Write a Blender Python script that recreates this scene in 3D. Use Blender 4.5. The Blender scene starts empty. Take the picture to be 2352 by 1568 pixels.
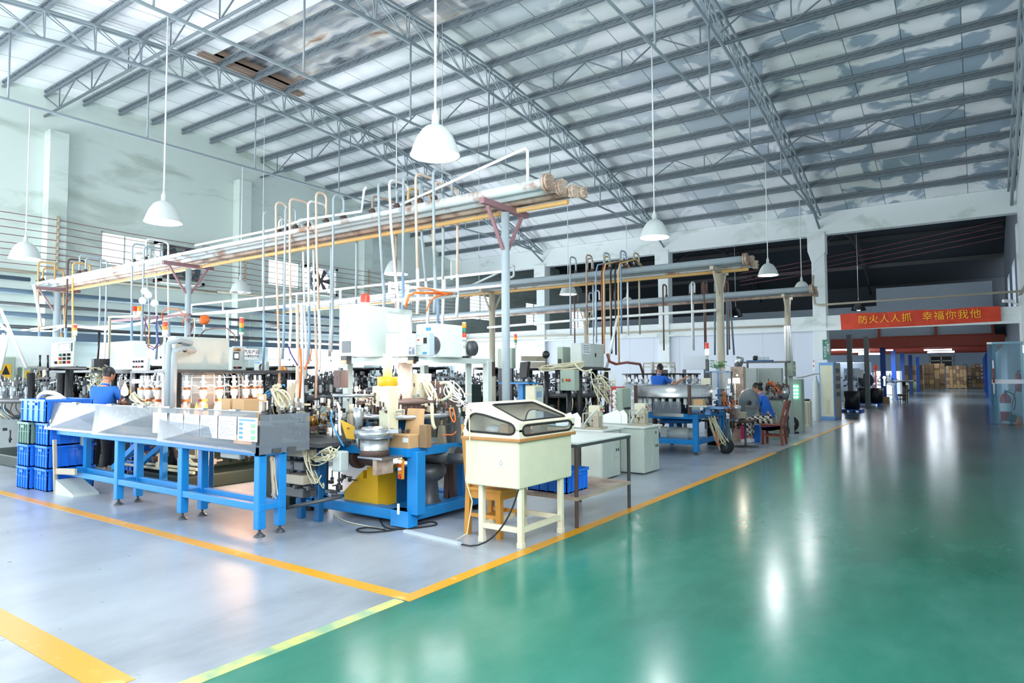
import bpy, math, random
from mathutils import Vector, Matrix
random.seed(7)
S = bpy.context.scene
C = S.collection
# ---------------------------------------------------------------- camera
F_PX, W_PX, H_PX = 1520.4, 2352, 1568
YAW, PITCH, ROLL, EYE = math.radians(34.93), math.radians(2.92), math.radians(-0.245), Vector((0, 0, 1.6))
_f = Vector((-math.sin(YAW)*math.cos(PITCH), math.cos(YAW)*math.cos(PITCH), math.sin(PITCH)))
_r = Vector((math.cos(YAW), math.sin(YAW), 0)); _u = _r.cross(_f)
R_ = math.cos(ROLL)*_r + math.sin(ROLL)*_u
U_ = -math.sin(ROLL)*_r + math.cos(ROLL)*_u
cam = bpy.data.objects.new('camera', bpy.data.cameras.new('camera')); C.objects.link(cam)
cam.data.sensor_width = 36; cam.data.lens = 36*F_PX/W_PX; cam.data.clip_end = 300; cam.data.clip_start = .05
m3 = Matrix((R_, U_, -_f)).transposed()
cam.matrix_world = Matrix.Translation(EYE) @ m3.to_4x4()
S.camera = cam
# ---------------------------------------------------------------- world, exposure
w = bpy.data.worlds.new('world'); S.world = w; w.use_nodes = True
bg = w.node_tree.nodes['Background']; bg.inputs[0].default_value = (.86, .93, 1, 1); bg.inputs[1].default_value = 2.0
S.view_settings.view_transform = 'Standard'; S.view_settings.look = 'None'
S.view_settings.exposure = 0.5; S.view_settings.gamma = 1; S.view_settings.use_curve_mapping = False
cy = S.cycles
cy.max_bounces = 6; cy.diffuse_bounces = 4; cy.glossy_bounces = 3; cy.transmission_bounces = 4; cy.transparent_max_bounces = 10
cy.caustics_reflective = False; cy.caustics_refractive = False; cy.sample_clamp_indirect = 6; cy.adaptive_threshold = .02
def area(name, loc, rot, sx, sy, power, col=(.92, .96, 1)):
    l = bpy.data.lights.new(name, 'AREA'); l.shape = 'RECTANGLE'; l.size = sx; l.size_y = sy; l.energy = power; l.color = col
    o = bpy.data.objects.new(name, l); C.objects.link(o); o.location = loc; o.rotation_euler = [math.radians(a) for a in rot]
    return o
def point(name, loc, power, col, rad=.06):
    l = bpy.data.lights.new(name, 'POINT'); l.energy = power; l.color = col; l.shadow_soft_size = rad
    o = bpy.data.objects.new(name, l); C.objects.link(o); o.location = loc; return o
# daylight through the window openings of the left wall (outside the panes, facing in)
LEFT_UP = [(9.36, 10.8, 5.07, 6.12), (15.27, 16.73, 5.07, 6.12), (16.85, 18.2, 4.95, 6.0), (21.6, 23.1, 5.0, 6.0)]
LEFT_LOW = [(-3, 1, 1.0, 2.95), (3.4, 7.0, 1.0, 2.95), (9.4, 13.2, 1.0, 2.95), (15.3, 19.4, 1.0, 2.95), (21.2, 25, 1.0, 2.95)]
for (a, b, c, d) in LEFT_UP + LEFT_LOW:
    area('daylight_left', (-22.4, (a+b)/2, (c+d)/2), (0, -90 if c > 3 else -135, 0), d-c, b-a, (22 if c > 3 else 85)*(b-a)*(d-c))
# fill light at openings added in the unseen front wall behind the camera
FRONT = [(-21, -17, .6, 5.2), (-15.8, -11, .6, 5.2), (-9.8, -5, .6, 5.2), (-3.6, 0.6, 2.6, 5.4)]
for i, (a, b, c, d) in enumerate(FRONT):
    area('fill_front', ((a+b)/2, -4.45, (c+d)/2), (140, 0, 0), b-a, d-c, (42, 32, 7, 1)[i]*(b-a)*(d-c))   # tilted upward to brighten the ceiling
# fill light for the left wall, at unseen openings added in the right wall
RIGHT = [(-3.2, -.4, 2.6, 6.2), (.2, 3.0, 2.6, 6.2)]
for (a, b, c, d) in RIGHT: area('fill_right', (1.62, (a+b)/2, (c+d)/2), (0, 104, 0), d-c, b-a, 30*(b-a)*(d-c))
# ---------------------------------------------------------------- pixel helpers: a ray through the photograph meets a plane of the place
def ray(x, y):
    return R_*((x-1176)/F_PX) + U_*(-(y-784)/F_PX) + _f
def at(x, y, **k):
    d = ray(x, y); a, v = list(k.items())[0]; i = 'XYZ'.index(a)
    return EYE + d*((v-EYE[i])/d[i])
def PD(x, y, D): return EYE + ray(x, y)*D
# ---------------------------------------------------------------- mesh builder
class MB:
    def __init__(s): s.v = []; s.f = []; s.m = []; s.sm = []; s.mi = 0; s.T = None
    def pv(s, p):
        s.v.append(tuple(s.T @ Vector(p)) if s.T is not None else tuple(p)); return len(s.v)-1
    def face(s, idx, smooth=False): s.f.append(idx); s.m.append(s.mi); s.sm.append(smooth)
    def box(s, x0, y0, z0, x1, y1, z1):
        if x0 > x1: x0, x1 = x1, x0
        if y0 > y1: y0, y1 = y1, y0
        if z0 > z1: z0, z1 = z1, z0
        i = [s.pv(p) for p in ((x0,y0,z0),(x1,y0,z0),(x1,y1,z0),(x0,y1,z0),(x0,y0,z1),(x1,y0,z1),(x1,y1,z1),(x0,y1,z1))]
        for q in ((0,3,2,1),(4,5,6,7),(0,1,5,4),(1,2,6,5),(2,3,7,6),(3,0,4,7)): s.face([i[k] for k in q])
        return s
    def bbox(s, x0, y0, z0, x1, y1, z1, b=.01):      # box with chamfered edges
        if x0 > x1: x0, x1 = x1, x0
        if y0 > y1: y0, y1 = y1, y0
        b = min(b, (x1-x0)/2.1, (y1-y0)/2.1, (z1-z0)/2.1)
        def loop(ix, z): return [s.pv(p) for p in ((x0+b+ix,y0+ix,z),(x1-b-ix,y0+ix,z),(x1-ix,y0+b+ix,z),(x1-ix,y1-b-ix,z),(x1-b-ix,y1-ix,z),(x0+b+ix,y1-ix,z),(x0+ix,y1-b-ix,z),(x0+ix,y0+b+ix,z))]
        L = [loop(b*.5, z0), loop(0, z0+b), loop(0, z1-b), loop(b*.5, z1)]
        for a, c in zip(L, L[1:]):
            for k in range(8): s.face([a[k], a[(k+1) % 8], c[(k+1) % 8], c[k]])
        s.face(L[0][::-1]); s.face(L[3]); return s
    def bar(s, p, q, w, h=None, up=None):
        p, q = Vector(p), Vector(q); h = h or w; d = (q-p).normalized()
        u = Vector(up) if up else (Vector((0,0,1)) if abs(d.z) < .95 else Vector((0,1,0)))
        a = d.cross(u).normalized()*(w/2); b = a.cross(d).normalized()*(h/2)
        i = [s.pv(c+e) for c in (p, q) for e in (-a-b, a-b, a+b, -a+b)]
        for t in ((3,2,1,0),(4,5,6,7),(0,1,5,4),(1,2,6,5),(2,3,7,6),(3,0,4,7)): s.face([i[k] for k in t])
        return s
    def tube(s, pts, r, n=6, cap=True):
        pts = [Vector(p) for p in pts]; rings = []; a = None
        for k, p in enumerate(pts):
            t = (pts[min(k+1, len(pts)-1)]-pts[max(k-1, 0)])
            if t.length < 1e-9: t = Vector((0,0,1))
            t.normalize()
            if a is None: a = t.cross(Vector((0,0,1)) if abs(t.z) < .9 else Vector((1,0,0)))
            a = (a - t*a.dot(t))
            if a.length < 1e-6: a = t.cross(Vector((.3,.9,.2)))
            a.normalize(); b = t.cross(a); rr = r[k] if isinstance(r, (list, tuple)) else r
            rings.append([s.pv(p+(a*math.cos(6.28319*j/n)+b*math.sin(6.28319*j/n))*rr) for j in range(n)])
        for A, B in zip(rings, rings[1:]):
            for j in range(n): s.face([A[j], A[(j+1) % n], B[(j+1) % n], B[j]], True)
        if cap: s.face(rings[0][::-1]); s.face(rings[-1])
        return s
    def cyl(s, p, q, r, r2=None, n=14):
        return s.tube([p, q], [r, r if r2 is None else r2], n)
    def lathe(s, prof, c=(0,0,0), n=20, axis=None, smooth=True, close=False):   # prof: (radius, height) pairs
        M = Matrix.Translation(Vector(c))
        if axis is not None: M = M @ Vector((0,0,1)).rotation_difference(Vector(axis)).to_matrix().to_4x4()
        rings = []
        for r, z in prof:
            rings.append([s.pv(M @ Vector((r*math.cos(6.28319*j/n), r*math.sin(6.28319*j/n), z))) for j in range(n)])
        for A, B in zip(rings, rings[1:]):
            for j in range(n): s.face([A[j], A[(j+1) % n], B[(j+1) % n], B[j]], smooth)
        if close: s.face(rings[0][::-1]); s.face(rings[-1])
        return s
    def prism(s, poly, off):                          # planar polygon (3-D points) pushed along off
        off = Vector(off); a = [s.pv(p) for p in poly]; b = [s.pv(Vector(p)+off) for p in poly]; n = len(a)
        s.face(a[::-1]); s.face(b)
        for k in range(n): s.face([a[k], a[(k+1) % n], b[(k+1) % n], b[k]])
        return s
    def ball(s, c, r, n=10, sq=(1,1,1)):
        c = Vector(c); rings = []
        for i in range(1, n//2+2):
            t = math.pi*i/(n//2+2)
            rings.append([s.pv(c+Vector((r*sq[0]*math.sin(t)*math.cos(6.28319*j/n), r*sq[1]*math.sin(t)*math.sin(6.28319*j/n), r*sq[2]*math.cos(t)))) for j in range(n)])
        for A, B in zip(rings, rings[1:]):
            for j in range(n): s.face([A[j], B[j], B[(j+1) % n], A[(j+1) % n]], True)
        s.face(rings[0], True); s.face(rings[-1][::-1], True); return s
    def build(s, name, mats, parent=None, **k):
        me = bpy.data.meshes.new(name); me.from_pydata(s.v, [], s.f)
        for x in (mats if isinstance(mats, (list, tuple)) else [mats]): me.materials.append(x)
        me.polygons.foreach_set('material_index', s.m); me.polygons.foreach_set('use_smooth', s.sm); me.update()
        o = bpy.data.objects.new(name, me); C.objects.link(o)
        if parent is not None:
            o.parent = parent
            o.matrix_parent_inverse = Matrix.Translation(parent.location).inverted() if parent.type == 'EMPTY' else Matrix()
        for a, b in k.items(): o[a] = b
        return o
def thing(name, label, cat, loc=(0,0,0), group=None, kind=None):
    o = bpy.data.objects.new(name, None); C.objects.link(o); o.location = loc; o.empty_display_size = .1
    return tag(o, label, cat, group, kind)
def tag(o, label, cat, group=None, kind=None):
    if label: o['label'] = label
    if cat: o['category'] = cat
    if group: o['group'] = group
    if kind: o['kind'] = kind
    return o
def struct(o, label=None):
    o['kind'] = 'structure'
    if label: o['label'] = label
    return o
def copy_tree(o, parent=None):
    c = o.copy(); C.objects.link(c)
    if parent is not None: c.parent = parent
    for ch in list(o.children): copy_tree(ch, c)
    return c
def arc(p, q, sag, n=8):                              # hanging or arching curve between two points
    p, q = Vector(p), Vector(q)
    return [p.lerp(q, i/n) + Vector((0, 0, -sag*4*(i/n)*(1-i/n))) for i in range(n+1)]
def bez(p, a, b, q, n=10):
    p, a, b, q = map(Vector, (p, a, b, q)); o = []
    for i in range(n+1):
        t = i/n; o.append(p*(1-t)**3 + a*3*t*(1-t)**2 + b*3*t*t*(1-t) + q*t**3)
    return o
def rnd(a, b): return random.uniform(a, b)
NTH = 'first second third fourth fifth sixth seventh eighth ninth tenth eleventh twelfth thirteenth fourteenth fifteenth sixteenth seventeenth eighteenth nineteenth twentieth twenty-first twenty-second twenty-third twenty-fourth twenty-fifth twenty-sixth twenty-seventh twenty-eighth'.split()
# ---------------------------------------------------------------- materials
def lin(h):
    h = h.lstrip('#'); o = []
    for i in (0, 2, 4):
        c = int(h[i:i+2], 16)/255; o.append(c/12.92 if c <= .04045 else ((c+.055)/1.055)**2.4)
    return (*o, 1)
def mat(name, h, rough=.5, metal=0, var=.05, scale=6, emit=0, alpha=1, h2=None, spec=None, stretch=None, lo=.4, hi=.65):
    m = bpy.data.materials.new(name); m.use_nodes = True; t = m.node_tree; b = t.nodes['Principled BSDF']
    c = lin(h); b.inputs['Base Color'].default_value = c; b.inputs['Roughness'].default_value = rough; b.inputs['Metallic'].default_value = metal
    if spec is not None: b.inputs['Specular IOR Level'].default_value = spec
    if emit: b.inputs['Emission Color'].default_value = c; b.inputs['Emission Strength'].default_value = emit
    if alpha < 1: b.inputs['Alpha'].default_value = alpha
    if var or h2:
        n = t.nodes.new('ShaderNodeTexNoise'); n.inputs['Scale'].default_value = scale; n.inputs['Detail'].default_value = 5; n.inputs['Roughness'].default_value = .6
        tc = t.nodes.new('ShaderNodeTexCoord'); src = tc.outputs['Object']
        if stretch:
            mp = t.nodes.new('ShaderNodeMapping'); mp.inputs['Scale'].default_value = stretch; t.links.new(src, mp.inputs[0]); src = mp.outputs[0]
        t.links.new(src, n.inputs['Vector'])
        r = t.nodes.new('ShaderNodeValToRGB'); c2 = lin(h2) if h2 else (*[x*(1-var) for x in c[:3]], 1)
        r.color_ramp.elements[0].position = lo; r.color_ramp.elements[1].position = hi
        r.color_ramp.elements[0].color = c2; r.color_ramp.elements[1].color = c
        t.links.new(n.outputs['Fac'], r.inputs['Fac']); t.links.new(r.outputs['Color'], b.inputs['Base Color'])
    return m
def glassy(name, h, amt, rough=.05):                  # thin clear sheet: mostly lets light through
    m = bpy.data.materials.new(name); m.use_nodes = True; t = m.node_tree; t.nodes.clear()
    o = t.nodes.new('ShaderNodeOutputMaterial'); mx = t.nodes.new('ShaderNodeMixShader'); tr = t.nodes.new('ShaderNodeBsdfTransparent'); p = t.nodes.new('ShaderNodeBsdfPrincipled')
    p.inputs['Base Color'].default_value = lin(h); p.inputs['Roughness'].default_value = rough; tr.inputs[0].default_value = (*[min(1, x**.25) for x in lin(h)[:3]], 1)
    mx.inputs[0].default_value = amt; t.links.new(tr.outputs[0], mx.inputs[1]); t.links.new(p.outputs[0], mx.inputs[2]); t.links.new(mx.outputs[0], o.inputs[0]); return m
M = {}
for a in [('truss', '#98a5ac', .5, 0), ('purlin', '#707b82', .55, 0), ('wallgreen', '#c6d6d0', .8, 0), ('wallwhite', '#dde6e6', .75, 0), ('panelwhite', '#d3dae4', .55, 0), ('panelblue', '#b9cbdc', .5, 0),
          ('greybox', '#c3cdc8', .45, 0), ('greenbox', '#a4b5a6', .45, 0), ('whitebox', '#e6eceb', .4, 0), ('cream', '#e3e0c4', .45, 0), ('creamwall', '#e9e3c9', .5, 0),
          ('blue', '#1688d2', .4, 0), ('bluedark', '#0d5f97', .45, 0), ('crate', '#1f7cee', .4, 0), ('crategreen', '#6d8f85', .5, 0), ('yellow', '#e9b41c', .4, 0),
          ('black', '#17191c', .4, 0), ('rubber', '#202225', .7, 0), ('steel', '#b9bec2', .28, .9), ('darksteel', '#5c5f62', .45, .5), ('brass', '#b48a4a', .35, .8), ('copper', '#c4774a', .35, .8), ('rust', '#7d5a4b', .7, .2),
          ('brownsteel', '#5f4a44', .55, .2), ('white', '#eef1f2', .5, 0), ('hosecream', '#e2dcbc', .5, 0), ('hosewhite', '#eef0ee', .45, 0), ('peach', '#e3c9b4', .5, 0), ('orange', '#e8702a', .5, 0), ('red', '#c33a2c', .45, 0), ('hoseblue', '#2f8fd0', .4, 0),
          ('pipeyellow', '#dcb070', .5, 0), ('pipeblue', '#86a3bf', .45, 0), ('pipegrey', '#a9b6bd', .45, 0), ('purplered', '#8e6b70', .6, 0), ('wood', '#d29135', .45, 0), ('woodred', '#8a4636', .35, 0), ('woodedge', '#bb854c', .5, 0),
          ('card', '#c8a276', .75, 0), ('card2', '#94785a', .8, 0), ('paper', '#eef1f5', .7, 0), ('amber', '#e08a2a', .3, 0), ('glove', '#5d7385', .6, 0), ('skin', '#c98f72', .5, 0), ('hair', '#120f10', .45, 0), ('polo', '#0f66d2', .7, 0), ('trouser', '#22252b', .8, 0),
          ('lampshade', '#d5dcda', .4, 0), ('desk', '#c9d2c8', .45, 0), ('desktop', '#dde4df', .4, 0), ('tan', '#b3ab98', .5, 0), ('concretecol', '#d4dedd', .75, 0), ('redsteel', '#b84f3c', .5, 0), ('coldblue', '#1c4fa8', .4, 0), ('floorplug', '#c9d3dd', .5, 0),
          ('redpaint', '#b3262c', .3, 0), ('cabblue', '#6f9fd6', .4, 0), ('cabcream', '#dcdcc2', .45, 0), ('dirty', '#d8c7ae', .6, 0), ('wirered', '#7a4a50', .6, 0), ('purple', '#4a2c8a', .6, 0), ('magenta', '#c0356a', .5, 0), ('oilgreen', '#20312d', .5, .3), ('teal', '#3a8f9a', .5, 0)]:
    M[a[0]] = mat(*a)
M['barewhite'] = mat('barewhite', '#f3f6f6', .5, var=0)
M['steelspin'] = mat('steelspin', '#d6d9dc', .32, .75, var=.25, scale=3, stretch=(1, 1, .1))
M['rustypipe'] = mat('rustypipe', '#d5dedf', .55, 0, h2='#a58370', scale=2.2, lo=.36, hi=.47)
M['rustypipe2'] = mat('rustypipe2', '#c6b3a2', .55, 0, h2='#8f7364', scale=3, lo=.35, hi=.6)
M['worncream'] = mat('worncream', '#ede5c6', .45, 0, h2='#c9a46a', scale=7, lo=.27, hi=.33)
M['peel'] = mat('peel', '#b7b3b8', .5, 0, h2='#7d5d62', scale=3.5, lo=.3, hi=.4)
M['pallet'] = mat('pallet', '#2b6fd0', .5)
M['screen'] = mat('screen', '#cfe6d8', .3, var=0, emit=.8)
M['tube'] = mat('tube', '#f2f8ff', .3, var=0, emit=9)
M['bulb'] = mat('bulb', '#f4f8ff', .3, var=0, emit=26)
M['bulbdim'] = mat('bulbdim', '#dfe8ee', .3, var=0, emit=1.5)
M['flame'] = mat('flame', '#ff8230', .5, var=0, emit=5)
M['flamehot'] = mat('flamehot', '#ffc27a', .5, var=0, emit=8)
M['glow'] = mat('glow', '#f0925a', .4, 0, h2='#c8693a', scale=9)
M['ledgreen'] = mat('ledgreen', '#7dffc8', .3, var=0, emit=5)
M['lampred'] = mat('lampred', '#d8402e', .3, var=0, emit=.25)
M['lampamber'] = mat('lampamber', '#f08a24', .3, var=0, emit=.25)
M['lampgreen'] = mat('lampgreen', '#a9ffdd', .3, var=0, emit=4)
M['lampgreenoff'] = mat('lampgreenoff', '#2f7f6a', .3, var=0)
M['acrylic'] = glassy('acrylic', '#8d969f', .45, .2)
M['acrylic2'] = glassy('acrylic2', '#c9d2d4', .3, .1)
M['clear'] = glassy('clear', '#dfe9ee', .06, .03)
M['pane'] = glassy('pane', '#e9f2f8', .08, .03)
M['curtain'] = glassy('curtain', '#a3cfe0', .13, .05)
M['tubeglass'] = glassy('tubeglass', '#e6eef0', .3, .05)
M['leaf'] = mat('leaf', '#4f9a4a', .5)
# ================================================================ THE SETTING
def zA(y): return 7.5 + 2.6*(1-((y-11)/15)**2)        # main hall: arched roof, ridge along X at Y = 11
def zB(y): return 6.5 + 2.2*(1-((y-34)/8)**2)         # second hall
XL, XR, YF, YB, Y2, Y3 = -22.0, 1.25, -4.0, 26.0, 42.0, 86.0
def nodes(name):
    m = bpy.data.materials.new(name); m.use_nodes = True; t = m.node_tree
    def N(ty, **k):
        n = t.nodes.new('ShaderNode'+ty)
        for a, b in k.items():
            if a in n.inputs: n.inputs[a].default_value = b
            else: setattr(n, a, b)
        return n
    return m, t, N, t.nodes['Principled BSDF'], (lambda a, b: t.links.new(a, b))
def ramp(N, L, src, stops):
    r = N('ValToRGB'); e = r.color_ramp.elements
    while len(e) < len(stops): e.new(.5)
    for k, (p, c) in enumerate(stops): e[k].position = p; e[k].color = lin(c) if isinstance(c, str) else (c, c, c, 1)
    L(src, r.inputs[0]); return r.outputs[0]
def floor_mat(name, base, dark, light, rough, joints=False, bump=.02, far=None):
    m, t, N, b, L = nodes(name)
    tc = N('TexCoord'); n1 = N('TexNoise', Scale=.7, Detail=8.0, Roughness=.62); n2 = N('TexNoise', Scale=9.0, Detail=4.0)
    mp = N('Mapping'); mp.inputs['Scale'].default_value = (1, .45, 1)
    L(tc.outputs['Object'], mp.inputs[0]); L(mp.outputs[0], n1.inputs['Vector']); L(tc.outputs['Object'], n2.inputs['Vector'])
    col = ramp(N, L, n1.outputs['Fac'], [(.32, dark), (.47, base), (.7, light)])
    sx = N('SeparateXYZ'); L(tc.outputs['Object'], sx.inputs[0])
    if far:                                           # colour turns from green to a darker grey further down the aisle
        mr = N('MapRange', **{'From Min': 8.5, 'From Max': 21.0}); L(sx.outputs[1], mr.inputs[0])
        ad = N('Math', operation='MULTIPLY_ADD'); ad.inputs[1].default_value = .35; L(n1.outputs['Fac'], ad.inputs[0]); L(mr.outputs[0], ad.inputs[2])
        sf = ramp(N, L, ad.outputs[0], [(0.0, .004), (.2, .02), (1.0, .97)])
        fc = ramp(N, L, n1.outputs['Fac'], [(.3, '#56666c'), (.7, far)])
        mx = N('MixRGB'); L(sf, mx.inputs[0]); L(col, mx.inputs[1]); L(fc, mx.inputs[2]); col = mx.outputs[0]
    if joints:
        for ax, per, off in ((0, 3.1, .6), (1, 6.0, 4.75)):
            a = N('Math', operation='ADD'); a.inputs[1].default_value = 600-off; L(sx.outputs[ax], a.inputs[0])
            q = N('Math', operation='MODULO'); q.inputs[1].default_value = per; L(a.outputs[0], q.inputs[0])
            k = N('Math', operation='LESS_THAN'); k.inputs[1].default_value = .012; L(q.outputs[0], k.inputs[0])
            mx = N('MixRGB'); mx.inputs[2].default_value = lin('#8f9aa6'); kk = N('Math', operation='MULTIPLY'); kk.inputs[1].default_value = .7; L(k.outputs[0], kk.inputs[0])
            L(kk.outputs[0], mx.inputs[0]); L(col, mx.inputs[1]); col = mx.outputs[0]
    L(col, b.inputs['Base Color'])
    rr = ramp(N, L, n2.outputs['Fac'], [(.25, rough*.9), (.75, rough*1.12)]); L(rr, b.inputs['Roughness'])
    bp = N('Bump', Strength=bump*.35, Distance=.01); L(n2.outputs['Fac'], bp.inputs['Height']); L(bp.outputs[0], b.inputs['Normal'])
    return m
FGREY = floor_mat('painted_concrete', '#9fa7b1', '#7b848e', '#b3bbc5', .3, True, .06)
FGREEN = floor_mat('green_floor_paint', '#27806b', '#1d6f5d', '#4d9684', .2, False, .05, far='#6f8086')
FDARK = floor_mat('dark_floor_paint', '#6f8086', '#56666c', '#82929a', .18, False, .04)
FMARK = mat('floor_yellow', '#eaa417', .32, 0, var=.1, scale=5, h2='#e6c766', lo=.3, hi=.4)
FMARKW = mat('floor_yellow_worn', '#dcd87a', .3, 0, h2='#8fb592', scale=4, lo=.38, hi=.6)
XA = -3.4                                             # the edge between the grey work area and the green aisle
fb = MB(); fb.mi = 0
def quad(m, x0, y0, x1, y1, z): m.face([m.pv(p) for p in ((x0,y0,z),(x1,y0,z),(x1,y1,z),(x0,y1,z))])
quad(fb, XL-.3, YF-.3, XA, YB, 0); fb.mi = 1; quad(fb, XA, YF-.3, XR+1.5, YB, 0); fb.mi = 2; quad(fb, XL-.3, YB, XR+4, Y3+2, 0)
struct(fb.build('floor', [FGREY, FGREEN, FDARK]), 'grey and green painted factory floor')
def marking(x0, y0, x1, y1, m, lab, z=.003):
    b = MB(); b.box(x0, y0, .0005, x1, y1, z); struct(b.build('floor_marking', m), lab)
marking(XA-.06, 3.5, XA+.06, 14.2, FMARK, 'yellow line along the green aisle')
marking(XA-.06, 15.9, XA+.04, 25.2, FMARK, 'yellow aisle line further down the hall')
marking(XL+2, 3.5, XA-.06, 3.62, FMARK, 'yellow line in front of the blue conveyor')
marking(XL+2, 1.62, XA-.3, 1.8, FMARK, 'wide yellow line at the lower left')
marking(XA-.07, YF, XA+.03, 3.48, FMARKW, 'worn yellow edge of the grey floor')
# ---- walls
def plaster(name, base, stain, sc, amt=(.36, .5)):
    m, t, N, b, L = nodes(name); b.inputs['Roughness'].default_value = .8
    tc = N('TexCoord'); mp = N('Mapping'); mp.inputs['Scale'].default_value = (1, .5, 1.6)
    L(tc.outputs['Object'], mp.inputs[0]); n = N('TexNoise', Scale=sc, Detail=7.0, Roughness=.55, Distortion=.6); L(mp.outputs[0], n.inputs['Vector'])
    L(ramp(N, L, n.outputs['Fac'], [(amt[0], stain), (amt[1], base), (.75, base)]), b.inputs['Base Color']); return m
WGREEN = plaster('wall_plaster', '#d2dfd9', '#b4c2b8', .8, (.3, .46)); WBEAM = plaster('beam_plaster', '#e4ecec', '#c6d2cc', .9, (.3, .45))
def wall_y(name, x0, x1, ya, yb, top, holes, mats, lab):   # a wall running along Y with openings, under a curved top
    b = MB(); cuts = sorted({ya, yb, *[v for h in holes for v in h[:2]], *[ya+(yb-ya)*i/30 for i in range(31)]}); cuts = [c for c in cuts if ya <= c <= yb]
    for a, c in zip(cuts, cuts[1:]):
        if c-a < 1e-6: continue
        hs = sorted([(h[2], h[3]) for h in holes if h[0] <= a+1e-6 and h[1] >= c-1e-6]); z = 0
        for lo, hi in hs: b.box(x0, a, z, x1, c, lo); z = hi
        i = [b.pv(p) for p in ((x0,a,z),(x1,a,z),(x1,c,z),(x0,c,z),(x0,a,top(a)),(x1,a,top(a)),(x1,c,top(c)),(x0,c,top(c)))]
        for q in ((0,3,2,1),(4,5,6,7),(0,1,5,4),(1,2,6,5),(2,3,7,6),(3,0,4,7)): b.face([i[k] for k in q])
    return struct(b.build(name, mats), lab)
def wall_x(name, y0, y1, xa, xb, ztop, holes, m, lab, zbot=0):
    b = MB(); cuts = sorted({xa, xb, *[v for h in holes for v in h[:2]]})
    for a, c in zip(cuts, cuts[1:]):
        hs = sorted([(h[2], h[3]) for h in holes if h[0] <= a+1e-6 and h[1] >= c-1e-6]); z = zbot
        for lo, hi in hs: b.box(a, y0, z, c, y1, lo); z = hi
        b.box(a, y0, z, c, y1, ztop)
    return struct(b.build(name, m), lab)
wl = wall_y('wall_left', XL-.25, XL, YF, YB, lambda y: zA(y)+.05, LEFT_UP+LEFT_LOW, WGREEN, 'pale green plaster wall with windows')
HALL2 = [(27.6, 29.6, 4.6, 6.0), (33, 35, 4.6, 6.0), (38.5, 40.5, 4.6, 6.0)]
wall_y('wall_left.001', XL-.25, XL, YB, Y2, zB, HALL2, WGREEN, 'left wall of the dark second hall')
wall_x('wall_front', YF-.25, YF, XL, XR, 10, FRONT, WGREEN, 'front wall with added light openings')
WDOOR = [(22.9, 25.2, 0, 2.5)] + RIGHT
wall_y('wall_right', XR, XR+.25, YF, YB, lambda y: zA(y)+.05, WDOOR, M['wallwhite'], 'right wall beside the aisle')
wall_y('wall_right.001', XR+.1, XR+.35, YB, Y3, lambda y: zB(y) if y < Y2 else 4.0, [(27.4, 29.6, 4.0, 5.9), (31, 33.2, 4.0, 5.9), (35.5, 37.5, 4.0, 5.9)], mat('wall_cool', '#aeb8c4', .7), 'right wall of the second hall')
# pilasters on the left wall
for k, yy in enumerate((1.75, 7.75, 13.75, 19.75)):
    b = MB(); b.bbox(XL, yy, 0, XL+.38, yy+.52, 8.75 if k < 3 else 7.85, .02); struct(b.build('column', WGREEN), 'plaster pilaster on the left wall')
# back wall: columns, top beam, lintel beam, white panels
COLX = [-16.75, -10.72, -4.78, 1.2]
for k, xx in enumerate(COLX):
    b = MB(); b.bbox(xx, YB, 0, xx+.45, YB+.45, 6.3, .015)
    if k < 3: b.prism([(xx-.12, YB-.02, 6.75), (xx+.47, YB-.02, 6.75), (xx+.47, YB-.02, 6.0), (xx+.03, YB-.02, 5.6), (xx-.12, YB-.02, 6.1)], (0, .5, 0))
    struct(b.build('column', WBEAM), 'white concrete column of the back wall')
b = MB(); b.box(XL, YB+.04, 6.66, XR+.2, YB+.4, 7.47); struct(b.build('wall_back', WBEAM), 'high concrete beam of the back wall')
b = MB(); b.box(XL, YB+.06, 3.2, XR+.2, YB+.4, 3.7); b.box(XL, YB-.04, 3.16, XR+.05, YB+.1, 3.24); struct(b.build('wall_back.001', WBEAM), 'lintel beam of the back wall')
PANEL, t_, N_, b_, L_ = nodes('sandwich_panel')
tc_ = N_('TexCoord'); sx_ = N_('SeparateXYZ'); L_(tc_.outputs['Object'], sx_.inputs[0]); a_ = N_('Math', operation='PINGPONG'); a_.inputs[1].default_value = .55; L_(sx_.outputs[0], a_.inputs[0])
L_(ramp(N_, L_, a_.outputs[0], [(.0, '#aab4c0'), (.012, '#d2dae5'), (1, '#d2dae5')]), b_.inputs['Base Color']); b_.inputs['Roughness'].default_value = .5
for x0, x1 in ((XL, -16.75), (-16.3, -10.72), (-10.27, -4.78)):
    b = MB(); b.box(x0, YB+.15, 0, x1, YB+.22, 3.2); struct(b.build('wall_back', PANEL), 'white sandwich panel infill under the lintel')
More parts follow.
